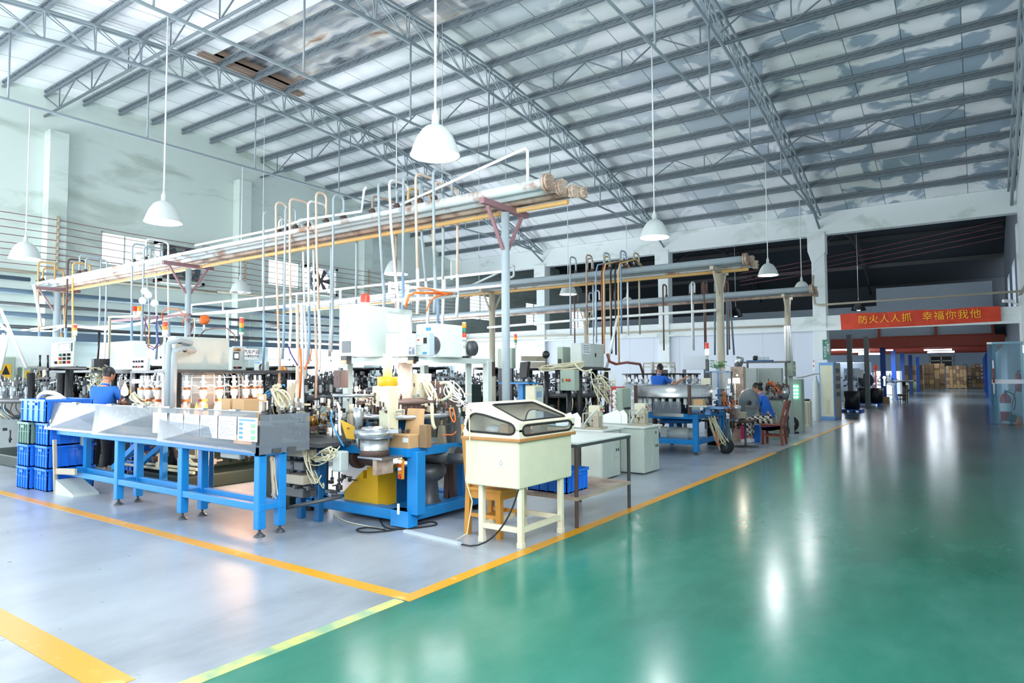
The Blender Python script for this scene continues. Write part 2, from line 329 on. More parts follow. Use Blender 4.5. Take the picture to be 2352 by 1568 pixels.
# second hall: upper partition, ceiling, under-mezzanine hall
b = MB(); b.box(-4.3, 41, 3.5, .85, 41.1, 6.25); b.box(XL, 41, 3.5, -4.3, 41.1, 5.3); struct(b.build('wall_partition', mat('partition_panel', '#c3d3e2', .45)), 'pale blue panel partition above the mezzanine')
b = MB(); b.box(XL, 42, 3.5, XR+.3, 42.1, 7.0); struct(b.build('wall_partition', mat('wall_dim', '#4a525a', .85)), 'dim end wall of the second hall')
b = MB(); b.box(XL, YB+.2, 7.4, XR+.3, YB+.35, 9.6); struct(b.build('wall_partition', WBEAM), 'gable strip above the back wall beam')
b = MB(); b.box(XR+.1, 42, 3.4, XR+.3, 42.2, 7)
def strip_roof(name, ya, yb, fz, mats, lab, xa=XL-.3, xb=XR+1, n=30, skip=None):
    b = MB()
    for i in range(n):
        a, c = ya+(yb-ya)*i/n, ya+(yb-ya)*(i+1)/n
        for (x0, x1) in ([(xa, xb)] if not (skip and skip[2] <= (a+c)/2 <= skip[3]) else [(xa, skip[0]), (skip[1], xb)]):
            f = [b.pv(p) for p in ((x0,a,fz(a)),(x1,a,fz(a)),(x1,c,fz(c)),(x0,c,fz(c)),(x0,a,fz(a)+.06),(x1,a,fz(a)+.06),(x1,c,fz(c)+.06),(x0,c,fz(c)+.06))]
            for q in ((0,3,2,1),(4,5,6,7),(0,1,5,4),(1,2,6,5),(2,3,7,6),(3,0,4,7)): b.face([f[k] for k in q])
    return struct(b.build(name, mats), lab)
INS, t_, N_, b_, L_ = nodes('roof_insulation')
tc_ = N_('TexCoord'); sx_ = N_('SeparateXYZ'); L_(tc_.outputs['Object'], sx_.inputs[0])
n_ = N_('TexNoise', Scale=.75, Detail=5.0, Roughness=.5, Distortion=1.0); L_(tc_.outputs['Object'], n_.inputs['Vector'])
vo = N_('TexWhiteNoise', noise_dimensions='2D')       # each sheet has its own tone
fl_ = N_('VectorMath', operation='MULTIPLY'); fl_.inputs[1].default_value = (1/1.18, 1/1.02, 0); L_(tc_.outputs['Object'], fl_.inputs[0])
fo_ = N_('VectorMath', operation='FLOOR'); L_(fl_.outputs[0], fo_.inputs[0]); L_(fo_.outputs[0], vo.inputs['Vector'])
mr_ = N_('MapRange', **{'From Min': -13.0, 'From Max': -3.0, 'To Min': .0, 'To Max': 1.0}); L_(sx_.outputs[0], mr_.inputs[0])
sum_ = N_('Math', operation='MULTIPLY_ADD'); sum_.inputs[1].default_value = .1; L_(vo.outputs['Value'], sum_.inputs[0]); L_(n_.outputs['Fac'], sum_.inputs[2])
st_ = ramp(N_, L_, sum_.outputs[0], [(.545, 0.0), (.6, 1.0)])
fa_ = N_('Math', operation='MULTIPLY'); L_(st_, fa_.inputs[0]); L_(mr_.outputs[0], fa_.inputs[1])
mx_ = N_('MixRGB'); mx_.inputs[1].default_value = lin('#f6f9fd'); mx_.inputs[2].default_value = lin('#a3b6c6'); L_(fa_.outputs[0], mx_.inputs[0])
n2_ = N_('TexNoise', Scale=.35, Detail=3.0); L_(tc_.outputs['Object'], n2_.inputs['Vector'])
mz_ = N_('MixRGB', blend_type='MULTIPLY'); mz_.inputs[0].default_value = .6; L_(mx_.outputs[0], mz_.inputs[1]); L_(ramp(N_, L_, n2_.outputs['Fac'], [(.35, '#c4d2c4'), (.6, '#ffffff')]), mz_.inputs[2])
md_ = N_('Math', operation='PINGPONG'); md_.inputs[1].default_value = .59; L_(sx_.outputs[0], md_.inputs[0])
my_ = N_('MixRGB', blend_type='MULTIPLY'); my_.inputs[0].default_value = 1; L_(mz_.outputs[0], my_.inputs[1]); L_(ramp(N_, L_, md_.outputs[0], [(.006, '#8d979c'), (.016, '#ffffff')]), my_.inputs[2])
L_(my_.outputs[0], b_.inputs['Base Color']); b_.inputs['Roughness'].default_value = .6
BARE = (-16.2, -8.6, 9.7, 12.0)                       # the ridge bay where the insulation is gone
strip_roof('ceiling', YF, YB+.1, zA, INS, 'insulated arched roof lining', n=58, skip=BARE)
RUST, t_, N_, b_, L_ = nodes('bare_roof_sheet')
tc_ = N_('TexCoord'); n_ = N_('TexNoise', Scale=1.1, Detail=6.0); mp_ = N_('Mapping'); mp_.inputs['Scale'].default_value = (.5, 2.2, 1); L_(tc_.outputs['Object'], mp_.inputs[0]); L_(mp_.outputs[0], n_.inputs['Vector'])
L_(ramp(N_, L_, n_.outputs['Fac'], [(.36, '#6d747b'), (.46, '#b4b9be'), (.58, '#cfccc4'), (.68, '#a07a60')]), b_.inputs['Base Color']); b_.inputs['Roughness'].default_value = .5; b_.inputs['Metallic'].default_value = .4
b = MB(); n = 20
for i in range(n):
    x0 = BARE[0]-.3+(BARE[1]-BARE[0]+.6)*i/n; x1 = BARE[0]-.3+(BARE[1]-BARE[0]+.6)*(i+1)/n
    for ya, yb in ((9.2, 10.2), (10.2, 11), (11, 11.8), (11.8, 12.5)):
        h0, h1 = (.2, .26) if i % 2 else (.26, .2)
        b.face([b.pv(p) for p in ((x0, ya, zA(ya)+h0), (x1, ya, zA(ya)+h1), (x1, yb, zA(yb)+h1), (x0, yb, zA(yb)+h0))][::-1])
struct(b.build('ceiling', RUST), 'bare rusty roof sheets at the ridge')
b = MB(); b.box(BARE[0]-.3, BARE[2]-.5, 10.02, BARE[0]-.0, BARE[3]+.4, 10.4); b.box(BARE[0]-.3, BARE[2]-.5, 10.3, BARE[1]+.3, BARE[2]-.45, 10.5); struct(b.build('trim', mat('edgeboard', '#a78f80', .7)), 'rusty edge board of the bare roof bay')
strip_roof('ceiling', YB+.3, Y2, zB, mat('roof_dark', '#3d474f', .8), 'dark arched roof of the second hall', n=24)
# glazing bars and panes of the windows
wn = 0
def window_y(x, h, bars, mats, louvre=False):
    global wn; wn += 1; a, c, lo, hi = h
    f = MB()
    for y in (a, c-.05): f.box(x-.16, y, lo, x-.06, y+.05, hi)
    for z in (lo, hi-.05): f.box(x-.16, a, z, x-.06, c, z+.05)
    for k in range(1, bars+1): y = a+(c-a)*k/(bars+1); f.box(x-.15, y-.025, lo, x-.08, y+.025, hi)
    if louvre:
        for k in range(7): z = lo+(hi-lo)*(k+.7)/7.6; f.prism([(x-.14, a, z), (x-.14, c, z), (x-.05, c, z+.02), (x-.05, a, z+.02)], (0, 0, .006))
    else: f.box(x-.15, a, lo+(hi-lo)*.62, x-.08, c, lo+(hi-lo)*.62+.06)
    o = f.build('window_%d' % wn, mats); struct(o, 'bright window in the left wall')
    g = MB(); g.box(x-.125, a, lo, x-.12, c, hi); g.build('pane', M['pane'], o)
for h in LEFT_UP[:3:1]: window_y(XL, h, 1, M['greybox'], True) if h[1]-h[0] < 1.47 and h[0] != 16.85 else None
for h in LEFT_LOW + LEFT_UP[3:]: window_y(XL, h, 3 if h[1]-h[0] > 2 else 1, M['greybox'])
for h in HALL2: window_y(XL, h, 1, M['greybox'], True)
# ================================================================ ROOF STEEL
PUR = [6.72+1.02*k for k in range(-9, 19)]
for k, y in enumerate(PUR):
    if BARE[2]-.2 < y < BARE[3]+.1 and False: continue
    z = zA(y)-.01; b = MB()
    for dz, hh in ((-.03, .05), (-.17, .045)): b.box(XL, y-.035, z+dz-hh/2, XR, y+.035, z+dz+hh/2)
    b.box(XL, y-.004, z-.16, XR, y+.004, z-.04)
    n = 120                                           # lattice rods between the two chords
    for i in range(n):
        x = XL+(XR-XL)*i/n; x2 = XL+(XR-XL)*(i+1)/n
        b.bar((x, y-.03, z-(.15 if i % 2 else .05)), (x2, y-.03, z-(.05 if i % 2 else .15)), .012)
    n_up = len(PUR)-k
    tag(b.build('roof_purlin', M['purlin']), 'grey steel roof purlin, %s one from the back wall beam' % NTH[n_up-1], 'purlin', 'roof purlins')
TRX = [-16.4, -10.43, -4.48, 1.12]
TW = ['first from the left wall', 'second from the left wall', 'above the banner column', 'along the right wall']
def chord(y): return zA(y)-.2
def chordb(y): return zA(y)-.2-.62*min(1, (26.2-y)/3.5 + .1)
for k, x in enumerate(TRX):
    t = thing('roof_truss', 'grey arched steel roof truss %s' % TW[k], 'truss', (x, 11, 7.4), 'arched roof trusses')
    ys = [YF+.3+i*(YB-.1-YF-.3)/30 for i in range(31)]
    b = MB()
    for dx in (-.07, .07): b.tube([(x+dx, y, chord(y)) for y in ys], .035, 6)
    b.build('top_chord', M['truss'], t)
    b = MB(); b.tube([(x, y, chordb(y)) for y in ys[:-1]]+[(x, 26, 6.9)], .045, 6); b.build('bottom_chord', M['truss'], t)
    b = MB()
    for i, y in enumerate(p for p in PUR if YF+.6 < p < 25.5):
        s = 1 if i % 2 else -1
        for dx in (-.07, .07):
            b.bar((x+dx, y, chord(y)), (x, y+.02, chordb(y)), .026); b.bar((x+dx, y, chord(y)), (x, min(y+1.0, 25.6), chordb(min(y+1.0, 25.6))), .022)
        b.bar((x-.1, y, chord(y)), (x+.1, y, chord(y)), .04, .03)
    b.build('web', M['truss'], t)
    if k == 3: continue
    b = MB(); b.tube([(x, y, 7.4) for y in (YF+.3, 5, 11, 17, 23)]+[(x, 26, 7.25)], .032, 6); b.build('tie_rod', M['truss'], t)
    for y in (-.5, 2.3, 5.1, 7.95, 10.9, 13.9, 17.0, 20.3):
        b = MB(); b.cyl((x, y, chordb(y)), (x, y, 7.4), .022, n=6); b.build('hanger', M['truss'], t)
for k, y in enumerate((.6, 7.74, 14.88, 21.0)):
    g = thing('lattice_girder', 'long zigzag bracing girder under the purlins, %s from the back wall' % NTH[3-k], 'girder', (-10, y, 8), 'lattice bracing girders')
    zt, zb = zA(y)-.2, zA(y)-.78; b = MB(); b.tube([(XL, y, zb), (XR-.05, y, zb)], .035, 6); b.build('bottom_chord', M['purlin'], g)
    b = MB(); x = XL; i = 0
    while x < XR-2.2:
        x2 = x+1.0
        b.bar((x, y, zt), (x2, y, zb), .028); b.bar((x2, y, zb), (x2+1.0, y, zt), .028); b.bar((x2, y, zb), (x2, y, zt), .024); x += 2.0
    b.build('web', M['purlin'], g)
for k, y in enumerate((28, 31, 34, 37, 40)):
    b = MB(); b.box(XL, y-.05, zB(y)-.22, XR, y+.05, zB(y)-.02); tag(b.build('roof_purlin', M['darksteel']), 'dark purlin in the second hall roof, %s from the beam' % NTH[k], 'purlin', 'purlins of the dark hall')
for k, x in enumerate((-10.5, -4.6)):
    b = MB(); ys = [26.5+i*15/12 for i in range(13)]
    b.tube([(x, y, zB(y)-.25) for y in ys], .05, 6); b.tube([(x, y, zB(y)-.75) for y in ys], .05, 6)
    for y, y2 in zip(ys, ys[1:]): b.bar((x, y, zB(y)-.25), (x, y2, zB(y2)-.75), .03)
    tag(b.build('roof_truss', M['darksteel']), 'dim truss in the second hall %s' % ('above the white wall panels' if k == 0 else 'beyond the open aisle bay'), 'truss', 'trusses of the dark hall')
# ================================================================ PENDANT LAMPS
def lamp(px, py, X, Y, zr, lab, dia=.52, lit=1, top=7.38, cat_mat='lampshade', power=40, aim=True):
    x = min((-16.4, -10.43, -4.48), key=lambda q: abs(q-X)) if 7.3 < top < 7.5 else X
    t = thing('pendant_lamp', lab, 'lamp', (x, Y, zr), 'pendant factory lamps'); r = dia/2; h = r*1.22
    b = MB(); prof = [(.035, h+.12), (.04, h+.02), (.075, h), (.1, h-.01), (r*.55, h*.86), (r*.76, h*.6), (r*.9, h*.32), (r, .02), (r+.012, 0), (r-.012, .004), (r*.88, h*.3), (r*.5, h*.78), (.06, h*.9)]
    b.lathe(prof, (x, Y, zr), 28); b.build('shade', M[cat_mat], t)
    b = MB(); b.cyl((x, Y, zr+h+.1), (x, Y, top+.02), .0125, n=8); b.cyl((x, Y, zr+h+.04), (x, Y, zr+h+.16), .03, .02, 10); b.build('rod', M['white'], t)
    b = MB(); b.ball((x, Y, zr+h*.36), r*.42, 12, (1, 1, 1.25)) if lit < 2 else b.lathe([(0, .03), (r*.6, .03), (r*.86, .05), (r*.6, .06), (0, .06)], (x, Y, zr), 24)
    b.build('bulb', M['bulb'] if lit else M['bulbdim'], t)
    if lit: point('lamp_light', (x, Y, zr-.06), power, (.93, .97, 1), .1)
lamp(0, 0, -16.4, 5.5, 4.1, 'grey bell pendant lamp at the far left in front of the pilaster', .58, 2)
lamp(0, 0, -10.45, 5.33, 4.03, 'white bell pendant lamp hanging above the left end of the pipe rack', .54, 2, power=60)
lamp(0, 0, -4.5, 5.05, 3.86, 'largest and brightest white pendant lamp in the centre', .5, 2, power=80)
lamp(0, 0, -4.46, 10.75, 3.97, 'white pendant lamp hanging in front of the back wall beam', .5, 1, power=40)
lamp(0, 0, -4.46, 18.47, 4.25, 'small pendant lamp above the seated woman', .52, 2, power=50)
lamp(0, 0, -4.46, 22.7, 4.26, 'farthest pendant lamp, just left of the banner column', .51, 2, power=40)
lamp(0, 0, -10.39, 18.04, 4.13, 'pendant lamp glowing in front of the dark opening above the grey cabinet', .54, 2, power=60)
lamp(0, 0, -16.38, 10.52, 3.89, 'unlit grey pendant lamp by the second pilaster of the left wall', .53, 0)
lamp(0, 0, -10.43, 10.46, 3.84, 'pendant lamp behind the drop pipes in the middle of the rack', .52, 2, power=120)
lamp(0, 0, -10.43, 22.37, 4.14, 'tiny pendant lamp low in the dark opening under the second pipe rack', .52, 2, power=30)
for (px, py, Y, tp, lab) in ((1690, 722, 32, 500, 'small black pendant lamp in the dark hall behind the post'), (1972, 708, 34, 560, 'black dome pendant lamp right above the banner')):
    p = at(px, py, Y=Y); lamp(0, 0, p.x, Y, p.z-.1, lab, .62, 0, min(zB(Y)-.02, 7.29 if Y < 0 else 99), 'black')
# ================================================================ PIPE RACKS
PIPECOL = ['pipegrey', 'pipegrey', 'hosewhite', 'peach', 'pipeyellow', 'pipegrey', 'hosewhite', 'pipeblue']
def drop(t, x, y0, z0, x2, y2, zend, m, low=None, r=.017, lift=.42, jog=.0):
    """a small pipe: rises from a header, bends over and runs down to a machine"""
    top = z0+lift; rr = .09; d = 1 if y2 > y0 else -1
    up = [(x, y0, z0), (x, y0, top-rr)]; bend = [(x+(x2-x)*.02*i, y0+d*rr*(1-math.cos(i*.39)), top-rr+rr*math.sin(i*.39)) for i in range(1, 5)]
    c2 = [(x2, y2-d*rr*(1-math.sin(i*.39)) if 0 else y2-d*rr*(1-math.sin(i*.39)), top-rr+rr*math.cos(i*.39)) for i in range(0, 5)]
    zm = zend if low is None else zend+(z0-zend)*.42
    b = MB(); b.tube(up+bend+c2+[(x2+jog*.3, y2, (top+zm)/2), (x2+jog, y2, zm)], r, 6)
    o = b.build('drop_pipe', M[m], t, label=('%s drop pipe' % m.replace('pipe', '').replace('hose', '')))
    b = MB(); b.lathe([(.0, -.05), (.035, -.05), (.05, -.015), (.05, .015), (.035, .05), (0, .05)], (x, y0, z0+.13), 8); b.cyl((x, y0-.09, z0+.13), (x, y0+.02, z0+.13), .012, n=6); b.build('valve', M['brownsteel'], t)
    if low:
        b = MB(); b.tube([(x2+jog, y2, zm), (x2+jog*1.4, y2, (zm+zend)/2), (x2+jog*1.5, y2-.02, zend)], r*1.25, 6); b.build('hose', M[low], o)
def rack(name_lab, Y, z, x0, x1, pipes, posts, drops, flange='rustypipe2', trays=()):
    t = thing('overhead_pipe_rack', name_lab, 'pipe rack', (x1, Y, 0), 'overhead pipe racks')
    for dy, dz, r, m, ex in pipes:
        b = MB(); b.cyl((x0, Y+dy, z+dz), (x1+ex, Y+dy, z+dz), r, n=12); b.build('header_pipe', M[m], t, label='%s header pipe' % ('orange' if 'yellow' in m else 'weathered grey'))
        if r > .04:
            b = MB(); e = Vector((x1+ex, Y+dy, z+dz)); b.lathe([(0, -.03), (r*1.65, -.03), (r*1.65, 0), (r*1.3, .002), (r*1.3, .012), (r*1.65, .014), (r*1.65, .045), (0, .045)], e, 16, (1, 0, 0), False)
            for a in range(6): p = e+Vector((.05, r*1.35*math.cos(a*1.047), r*1.35*math.sin(a*1.047))); b.cyl(p-Vector((.1, 0, 0)), p+Vector((.02, 0, 0)), .012, n=6)
            b.build('end_flange', M[flange], t)
    for xp, m, r in posts:
        b = MB(); b.cyl((xp, Y+.05, 0), (xp, Y+.05, z-.22), r, n=14); b.box(xp-.12, Y-.07, 0, xp+.12, Y+.17, .015); p = b.build('post', M[m], t)
        b = MB(); b.box(xp-.04, Y-.5, z-.2, xp+.04, Y+.6, z-.12)
        for s in (-1, 1): b.bar((xp, Y+.05+s*.06, z-.75), (xp, Y+.05+s*.42, z-.2), .05, .03)
        b.build('bracket', M['purplered'] if m != 'tan' else M['tan'], p)
    for d in drops: drop(t, *d)
    return t
zR = 4.12
def px_x(px, py, Y): return at(px, py, Y=Y).x
dr = []
Y1 = 7.5
for i, (px, zend, m, low, jog) in enumerate([(652, 1.55, 'hosewhite', 'hosewhite', .1), (640, 1.7, 'pipegrey', 'pipeblue', .05), (668, 1.2, 'peach', 'peach', .12), (676, 1.2, 'hosewhite', 'peach', .1), (690, 1.9, 'pipegrey', 'pipeblue', 0),
        (700, 2.1, 'peach', 'hosewhite', .05), (718, 1.95, 'pipegrey', 'pipegrey', 0), (742, 1.8, 'hosewhite', 'pipeblue', .05), (760, 1.7, 'peach', 'hosewhite', .1), (776, 1.9, 'pipegrey', 'pipeblue', 0), (800, 2.0, 'pipegrey', 'pipegrey', 0)]):
    x = px_x(px, 520, Y1); y2 = Y1-.32 if i % 3 else Y1+.42
    dr.append((x, Y1-.1+.18*(i % 2), zR, x, y2, zend, m, low, .02, .36+.12*(i % 3), jog))
for i, (px, zend, m, low, jog) in enumerate([(866, 2.4, 'rustypipe2', None, 0), (905, 2.5, 'pipegrey', 'pipegrey', .1), (922, 2.4, 'pipegrey', 'hosewhite', .12), (930, 2.4, 'hosewhite', 'hosewhite', .14), (948, 2.3, 'pipeyellow', 'pipeblue', .1), (962, 2.4, 'pipegrey', 'pipeblue', 0),
        (975, 2.4, 'pipegrey', 'hosewhite', 0), (990, 2.5, 'peach', 'hosewhite', .04), (1008, 2.5, 'peach', 'hosewhite', 0), (1030, 2.5, 'pipegrey', 'pipegrey', .03)]):
    x = px_x(px, 470, Y1); y2 = Y1-.34 if i % 2 else Y1+.44
    dr.append((x, Y1-.1+.18*(i % 2), zR, x, y2, zend, m, low, .02, .4+.1*(i % 2), jog))
for i, (px, zend, m, low, jog) in enumerate([(318, 2.0, 'hosewhite', 'pipeblue', .1), (335, 1.9, 'pipegrey', 'pipeblue', .05), (345, 1.9, 'hosewhite', 'pipegrey', .1), (362, 2.1, 'pipegrey', 'pipegrey', 0), (108, 1.9, 'pipeyellow', 'pipeblue', .2), (116, 1.9, 'pipeyellow', 'pipeblue', .2), (100, 1.9, 'pipeblue', 'pipeyellow', .2), (185, 1.9, 'brownsteel', 'pipeblue', 0), (192, 1.9, 'pipegrey', 'black', 0), (197, 1.9, 'pipeyellow', 'pipeyellow', .1), (206, 1.9, 'pipegrey', 'hosewhite', 0)]):
    x = px_x(px, 600 if px > 300 else 640, Y1); y2 = Y1-.3 if i % 2 else Y1+.4
    dr.append((x, Y1-.1+.2*(i % 2), zR, x, y2, zend, m, low, .024, .35+.12*(i % 3), jog))
rack('nearest overhead pipe rack with four flanged header pipes on purple brackets', Y1, zR, XL+.85, -4.6,
     [(-.16, .02, .07, 'rustypipe', .05), (.06, .0, .065, 'rustypipe', .12), (.26, -.03, .055, 'rustypipe2', .2), (.42, -.02, .05, 'rustypipe2', .25), (-.3, .0, .04, 'rustypipe', -2.5), (.3, -.15, .035, 'pipeyellow', .1)],
     [(px_x(1161, 600, Y1+.05), 'pipegrey', .058), (px_x(432, 680, Y1+.05), 'pipegrey', .058), (px_x(131, 700, Y1+.05), 'pipegrey', .08)], dr)
b = MB(); q = px_x(1212, 400, Y1-.16)
b.tube([(-13.0, Y1-.2, zR+.16), (-10.3, Y1-.22, zR+.14), (-9.5, Y1-.22, zR+.2), (-8.0, Y1-.25, zR+.12), (-7.95, Y1-.25, zR+.45), (-7.9, Y1-.25, zR+.5)], .022, 6)
b.tube([(-7.2, Y1-.18, zR+.12), (q-.02, Y1-.16, zR+.55), (q, Y1-.16, zR+.5), (q, Y1-.16, zR+.06)], .02, 6)
tag(b.build('conduit_pipe', M['barewhite']), 'thin white pipe rising along the top of the nearest pipe rack', 'pipe')
dr = []
Y2r = 14.85
for i, px in enumerate((1325, 1345, 1362, 1385, 1402, 1425, 1440, 1452)):
    x = px_x(px, 610, Y2r); dr.append((x, Y2r-.05+.15*(i % 2), 4.1, x, Y2r+(.4 if i % 2 else -.35), 2.6, ['pipegrey', 'pipegrey', 'rustypipe2', 'pipeyellow', 'pipegrey', 'hosewhite', 'pipeblue', 'tan'][i], None, .022, .5, 0))
rack('second overhead pipe rack with dark grey pipes and a tan post', Y2r, 4.1, XL+.85, -4.1, [(-.12, .02, .08, 'pipegrey', .05), (.1, 0, .075, 'pipegrey', .12), (.3, -.06, .06, 'rustypipe', .15), (.12, -.17, .04, 'pipeyellow', .05)],
     [(px_x(1652, 700, Y2r), 'tan', .085), (px_x(1128, 760, Y2r), 'tan', .085)], dr)
dr = []
Y3r = 21.2
for i, px in enumerate((1532, 1582, 1597, 1610, 1625, 1640, 1655, 1664, 1330, 1350, 1378, 1408)):
    x = px_x(px, 670, Y3r); dr.append((x, Y3r-.05+.15*(i % 2), 4.1, x, Y3r+(.4 if i % 2 else -.35), 2.4, ['brownsteel', 'pipegrey', 'hosewhite', 'rust'][i % 4], None, .026, .5, 0))
rack('farthest overhead pipe rack, ending by the banner column', Y3r, 4.1, XL+.85, -3.95, [(-.1, .02, .085, 'pipegrey', .05), (.14, 0, .07, 'pipegrey', .1), (.3, -.1, .05, 'rustypipe2', .1)], [(px_x(1808, 720, Y3r), 'tan', .085), (px_x(1345, 740, Y3r), 'tan', .085)], dr)
# light cable ladders and conduits lower down
def ladder(lab, pts, m, w=.1, rungs=True):
    b = MB(); 
    for p, q in zip(pts, pts[1:]):
        b.bar(p, q, .05, .05)
        if rungs: b.bar(Vector(p)+Vector((0, 0, -.3)), Vector(q)+Vector((0, 0, -.3)), .05, .05)
        n = max(1, int((Vector(q)-Vector(p)).length/1.6))
        for i in range(n+1):
            c = Vector(p).lerp(Vector(q), i/n)
            if rungs: b.bar(c, c+Vector((0, 0, -.3)), .05, .04)
    for c in (Vector(pts[0]).lerp(Vector(pts[-1]), .3), Vector(pts[0]).lerp(Vector(pts[-1]), .85)): b.cyl(c, (c.x, c.y, zA(c.y)-.02), .008, n=5)
    tag(b.build('cable_ladder', M[m]), lab, 'cable ladder', 'cable ladders')
ladder('white cable ladder crossing behind the drop pipes at mid height', [at(440, 700, Y=11.4), at(1168, 622, Y=11.4)], 'hosewhite')
ladder('thin grey cable ladder below the second pipe rack', [at(1068, 662, Y=15.6), at(1180, 610, Y=15.6)], 'rustypipe')
def pipe(lab, pts, r, m, cat='pipe', name='conduit_pipe', n=6, group=None):
    b = MB(); b.tube(pts, r, n); return tag(b.build(name, M[m]), lab, cat, group)
Yc = 7.35
pipe('white cable bundle strung to the right of the grey rack post', [at(440, 722, Y=Yc), at(560, 716, Y=Yc), at(660, 704, Y=Yc), at(780, 690, Y=Yc), at(930, 670, Y=Yc)], .022, 'hosewhite', 'cable', 'cable_bundle')
pipe('white cable bundle strung low between left rack posts', [at(-60, 800, Y=Yc), at(20, 763, Y=Yc), at(60, 757, Y=Yc), at(110, 752, Y=Yc), at(150, 747, Y=Yc), at(210, 752, Y=Yc), at(290, 748, Y=Yc), at(340, 738, Y=Yc), at(425, 716, Y=Yc)], .035, 'hosewhite', 'cable', 'cable_bundle')
pipe('second white cable sagging below the bundle at the left', [at(20, 760, Y=7.3), at(120, 760, Y=7.3), at(150, 748, Y=7.3), at(240, 757, Y=7.3), at(330, 743, Y=7.3), at(420, 722, Y=7.3)], .022, 'hosewhite', 'cable', 'cable_bundle')
pipe('white pipe frame over the middle grey cabinet', [at(250, 860, Y=6.6), at(252, 728, Y=6.6), at(322, 726, Y=6.6)], .03, 'hosecream')
pipe('white conduit dropping behind the big grey cabinet', [at(522, 716, Y=7.6), at(523, 790, Y=7.6)], .03, 'hosewhite')
# ================================================================ HELPERS FOR MACHINES
class Box: pass
def cbox(xl, xc, xr, yt, yb, D, b=.012, mb=None, foot=False):
    """an axis-aligned case whose near vertical edge stands at pixel xc (yt..yb) at depth D; its -Y face runs to xl, its +X face to xr"""
    P = PD(xc, yb, D); T = at(xc, yt, Y=P.y); ym = (yt+yb)/2
    k = Box(); k.x1, k.y0, k.z0, k.z1 = P.x, P.y, (0 if foot else P.z), T.z
    k.x0 = at(xl, ym, Y=k.y0).x; k.y1 = at(xr, ym, X=k.x1).y
    k.w, k.d, k.h = k.x1-k.x0, k.y1-k.y0, k.z1-k.z0
    if mb is not False: (mb or MB()).bbox(k.x0, k.y0, k.z0, k.x1, k.y1, k.z1, b)
    def fy(u, v, o=0): return (k.x0+k.w*u, k.y0-o, k.z0+k.h*v)     # a point on the -Y face
    def fx(u, v, o=0): return (k.x1+o, k.y0+k.d*u, k.z0+k.h*v)     # a point on the +X face
    k.fy, k.fx = fy, fx
    return k
def pbox(k, b=.012): m = MB(); m.bbox(k.x0, k.y0, k.z0, k.x1, k.y1, k.z1, b); return m
def plate(face, u0, v0, u1, v1, t, mb=None):         # thin raised plate on a case face
    m = mb or MB(); a, c = Vector(face(u0, v0)), Vector(face(u1, v1)); d = Vector(face(0, 0, t))-Vector(face(0, 0, 0))
    lo = Vector((min(a.x, c.x, (a+d).x, (c+d).x), min(a.y, c.y, (a+d).y, (c+d).y), min(a.z, c.z))); hi = Vector((max(a.x, c.x, (a+d).x, (c+d).x), max(a.y, c.y, (a+d).y, (c+d).y), max(a.z, c.z)))
    m.box(*lo, *hi); return m
def knob(face, u, v, r, t, mb=None):
    m = mb or MB(); m.cyl(face(u, v), face(u, v, t), r, r*.85, 10); return m
def onface(face, mname, name, par, u0, v0, u1, v1, t=.006, label=None):
    o = plate(face, u0, v0, u1, v1, t).build(name, M[mname], par)
    if label: o['label'] = label
    return o
def text(body, loc, size, m, par, right, up, name='lettering', ext=.0015, bold=0, sx=1):
    """flat lettering: right and up give the directions of the line and of the letter height"""
    cu = bpy.data.curves.new(name, 'FONT'); cu.body = body; cu.size = size; cu.align_x = 'CENTER'; cu.align_y = 'CENTER'; cu.extrude = ext; cu.offset = bold
    tmp = bpy.data.objects.new(name, cu); C.objects.link(tmp); dg = bpy.context.evaluated_depsgraph_get(); me = bpy.data.meshes.new_from_object(tmp.evaluated_get(dg)); bpy.data.objects.remove(tmp)
    r, u = Vector(right).normalized(), Vector(up).normalized(); n = r.cross(u)
    X = Matrix((r*sx, u, n)).transposed().to_4x4(); me.transform(Matrix.Translation(Vector(loc)) @ X)
    me.materials.clear(); me.materials.append(m); o = bpy.data.objects.new(name, me); C.objects.link(o)
    if par is not None:
        o.parent = par; o.matrix_parent_inverse = Matrix.Translation(par.location).inverted() if par.type == 'EMPTY' else Matrix()
    return o
def text_lines(par, face_o, right, up, W, H, rows, m, seed=1, th=.12):
    """small print too fine to read in the photo: short dark bars"""
    rg = random.Random(seed); r, u = Vector(right), Vector(up); n = r.cross(u)*.002; b = MB(); o = Vector(face_o)
    for i in range(rows):
        y = H*(.86-.76*i/max(1, rows-1)); x = .08
        while x < .85:
            w = rg.uniform(.05, .2); x2 = min(.92, x+w)
            b.prism([o+r*(W*x)+u*y+n, o+r*(W*x2)+u*y+n, o+r*(W*x2)+u*(y+H*th/rows*3)+n, o+r*(W*x)+u*(y+H*th/rows*3)+n], n*.3); x = x2+.03
            if rg.random() < .15: break
    return b.build('printing', m, par)
INK = mat('ink', '#6f7f9a', .7, var=0); INKD = mat('ink_dark', '#3b4256', .7, var=0)
def stack_light(par, p, h=.3, r=.028, order=('lampred', 'lampamber', 'lampgreen'), stem=.1, name='signal_light'):
    p = Vector(p); b = MB(); b.cyl(p, p+Vector((0, 0, stem)), r*.5, n=8); b.cyl(p+Vector((0, 0, stem)), p+Vector((0, 0, stem+.04)), r, n=12)
    o = b.build(name, M['whitebox'], par, label='red amber green signal light'); z = stem+.04; s = (h-stem-.04)/len(order)
    for m in reversed(order):
        b = MB(); b.lathe([(0, z), (r, z), (r*1.02, z+.006), (r*1.02, z+s-.008), (r*.95, z+s-.002), (0, z+s-.002)], p, 12); b.build('lens', M[m], o); z += s
    b = MB(); b.lathe([(r*.95, z), (r*.9, z+.012), (0, z+.018)], p, 12); b.build('cap', M['whitebox'], o); return o
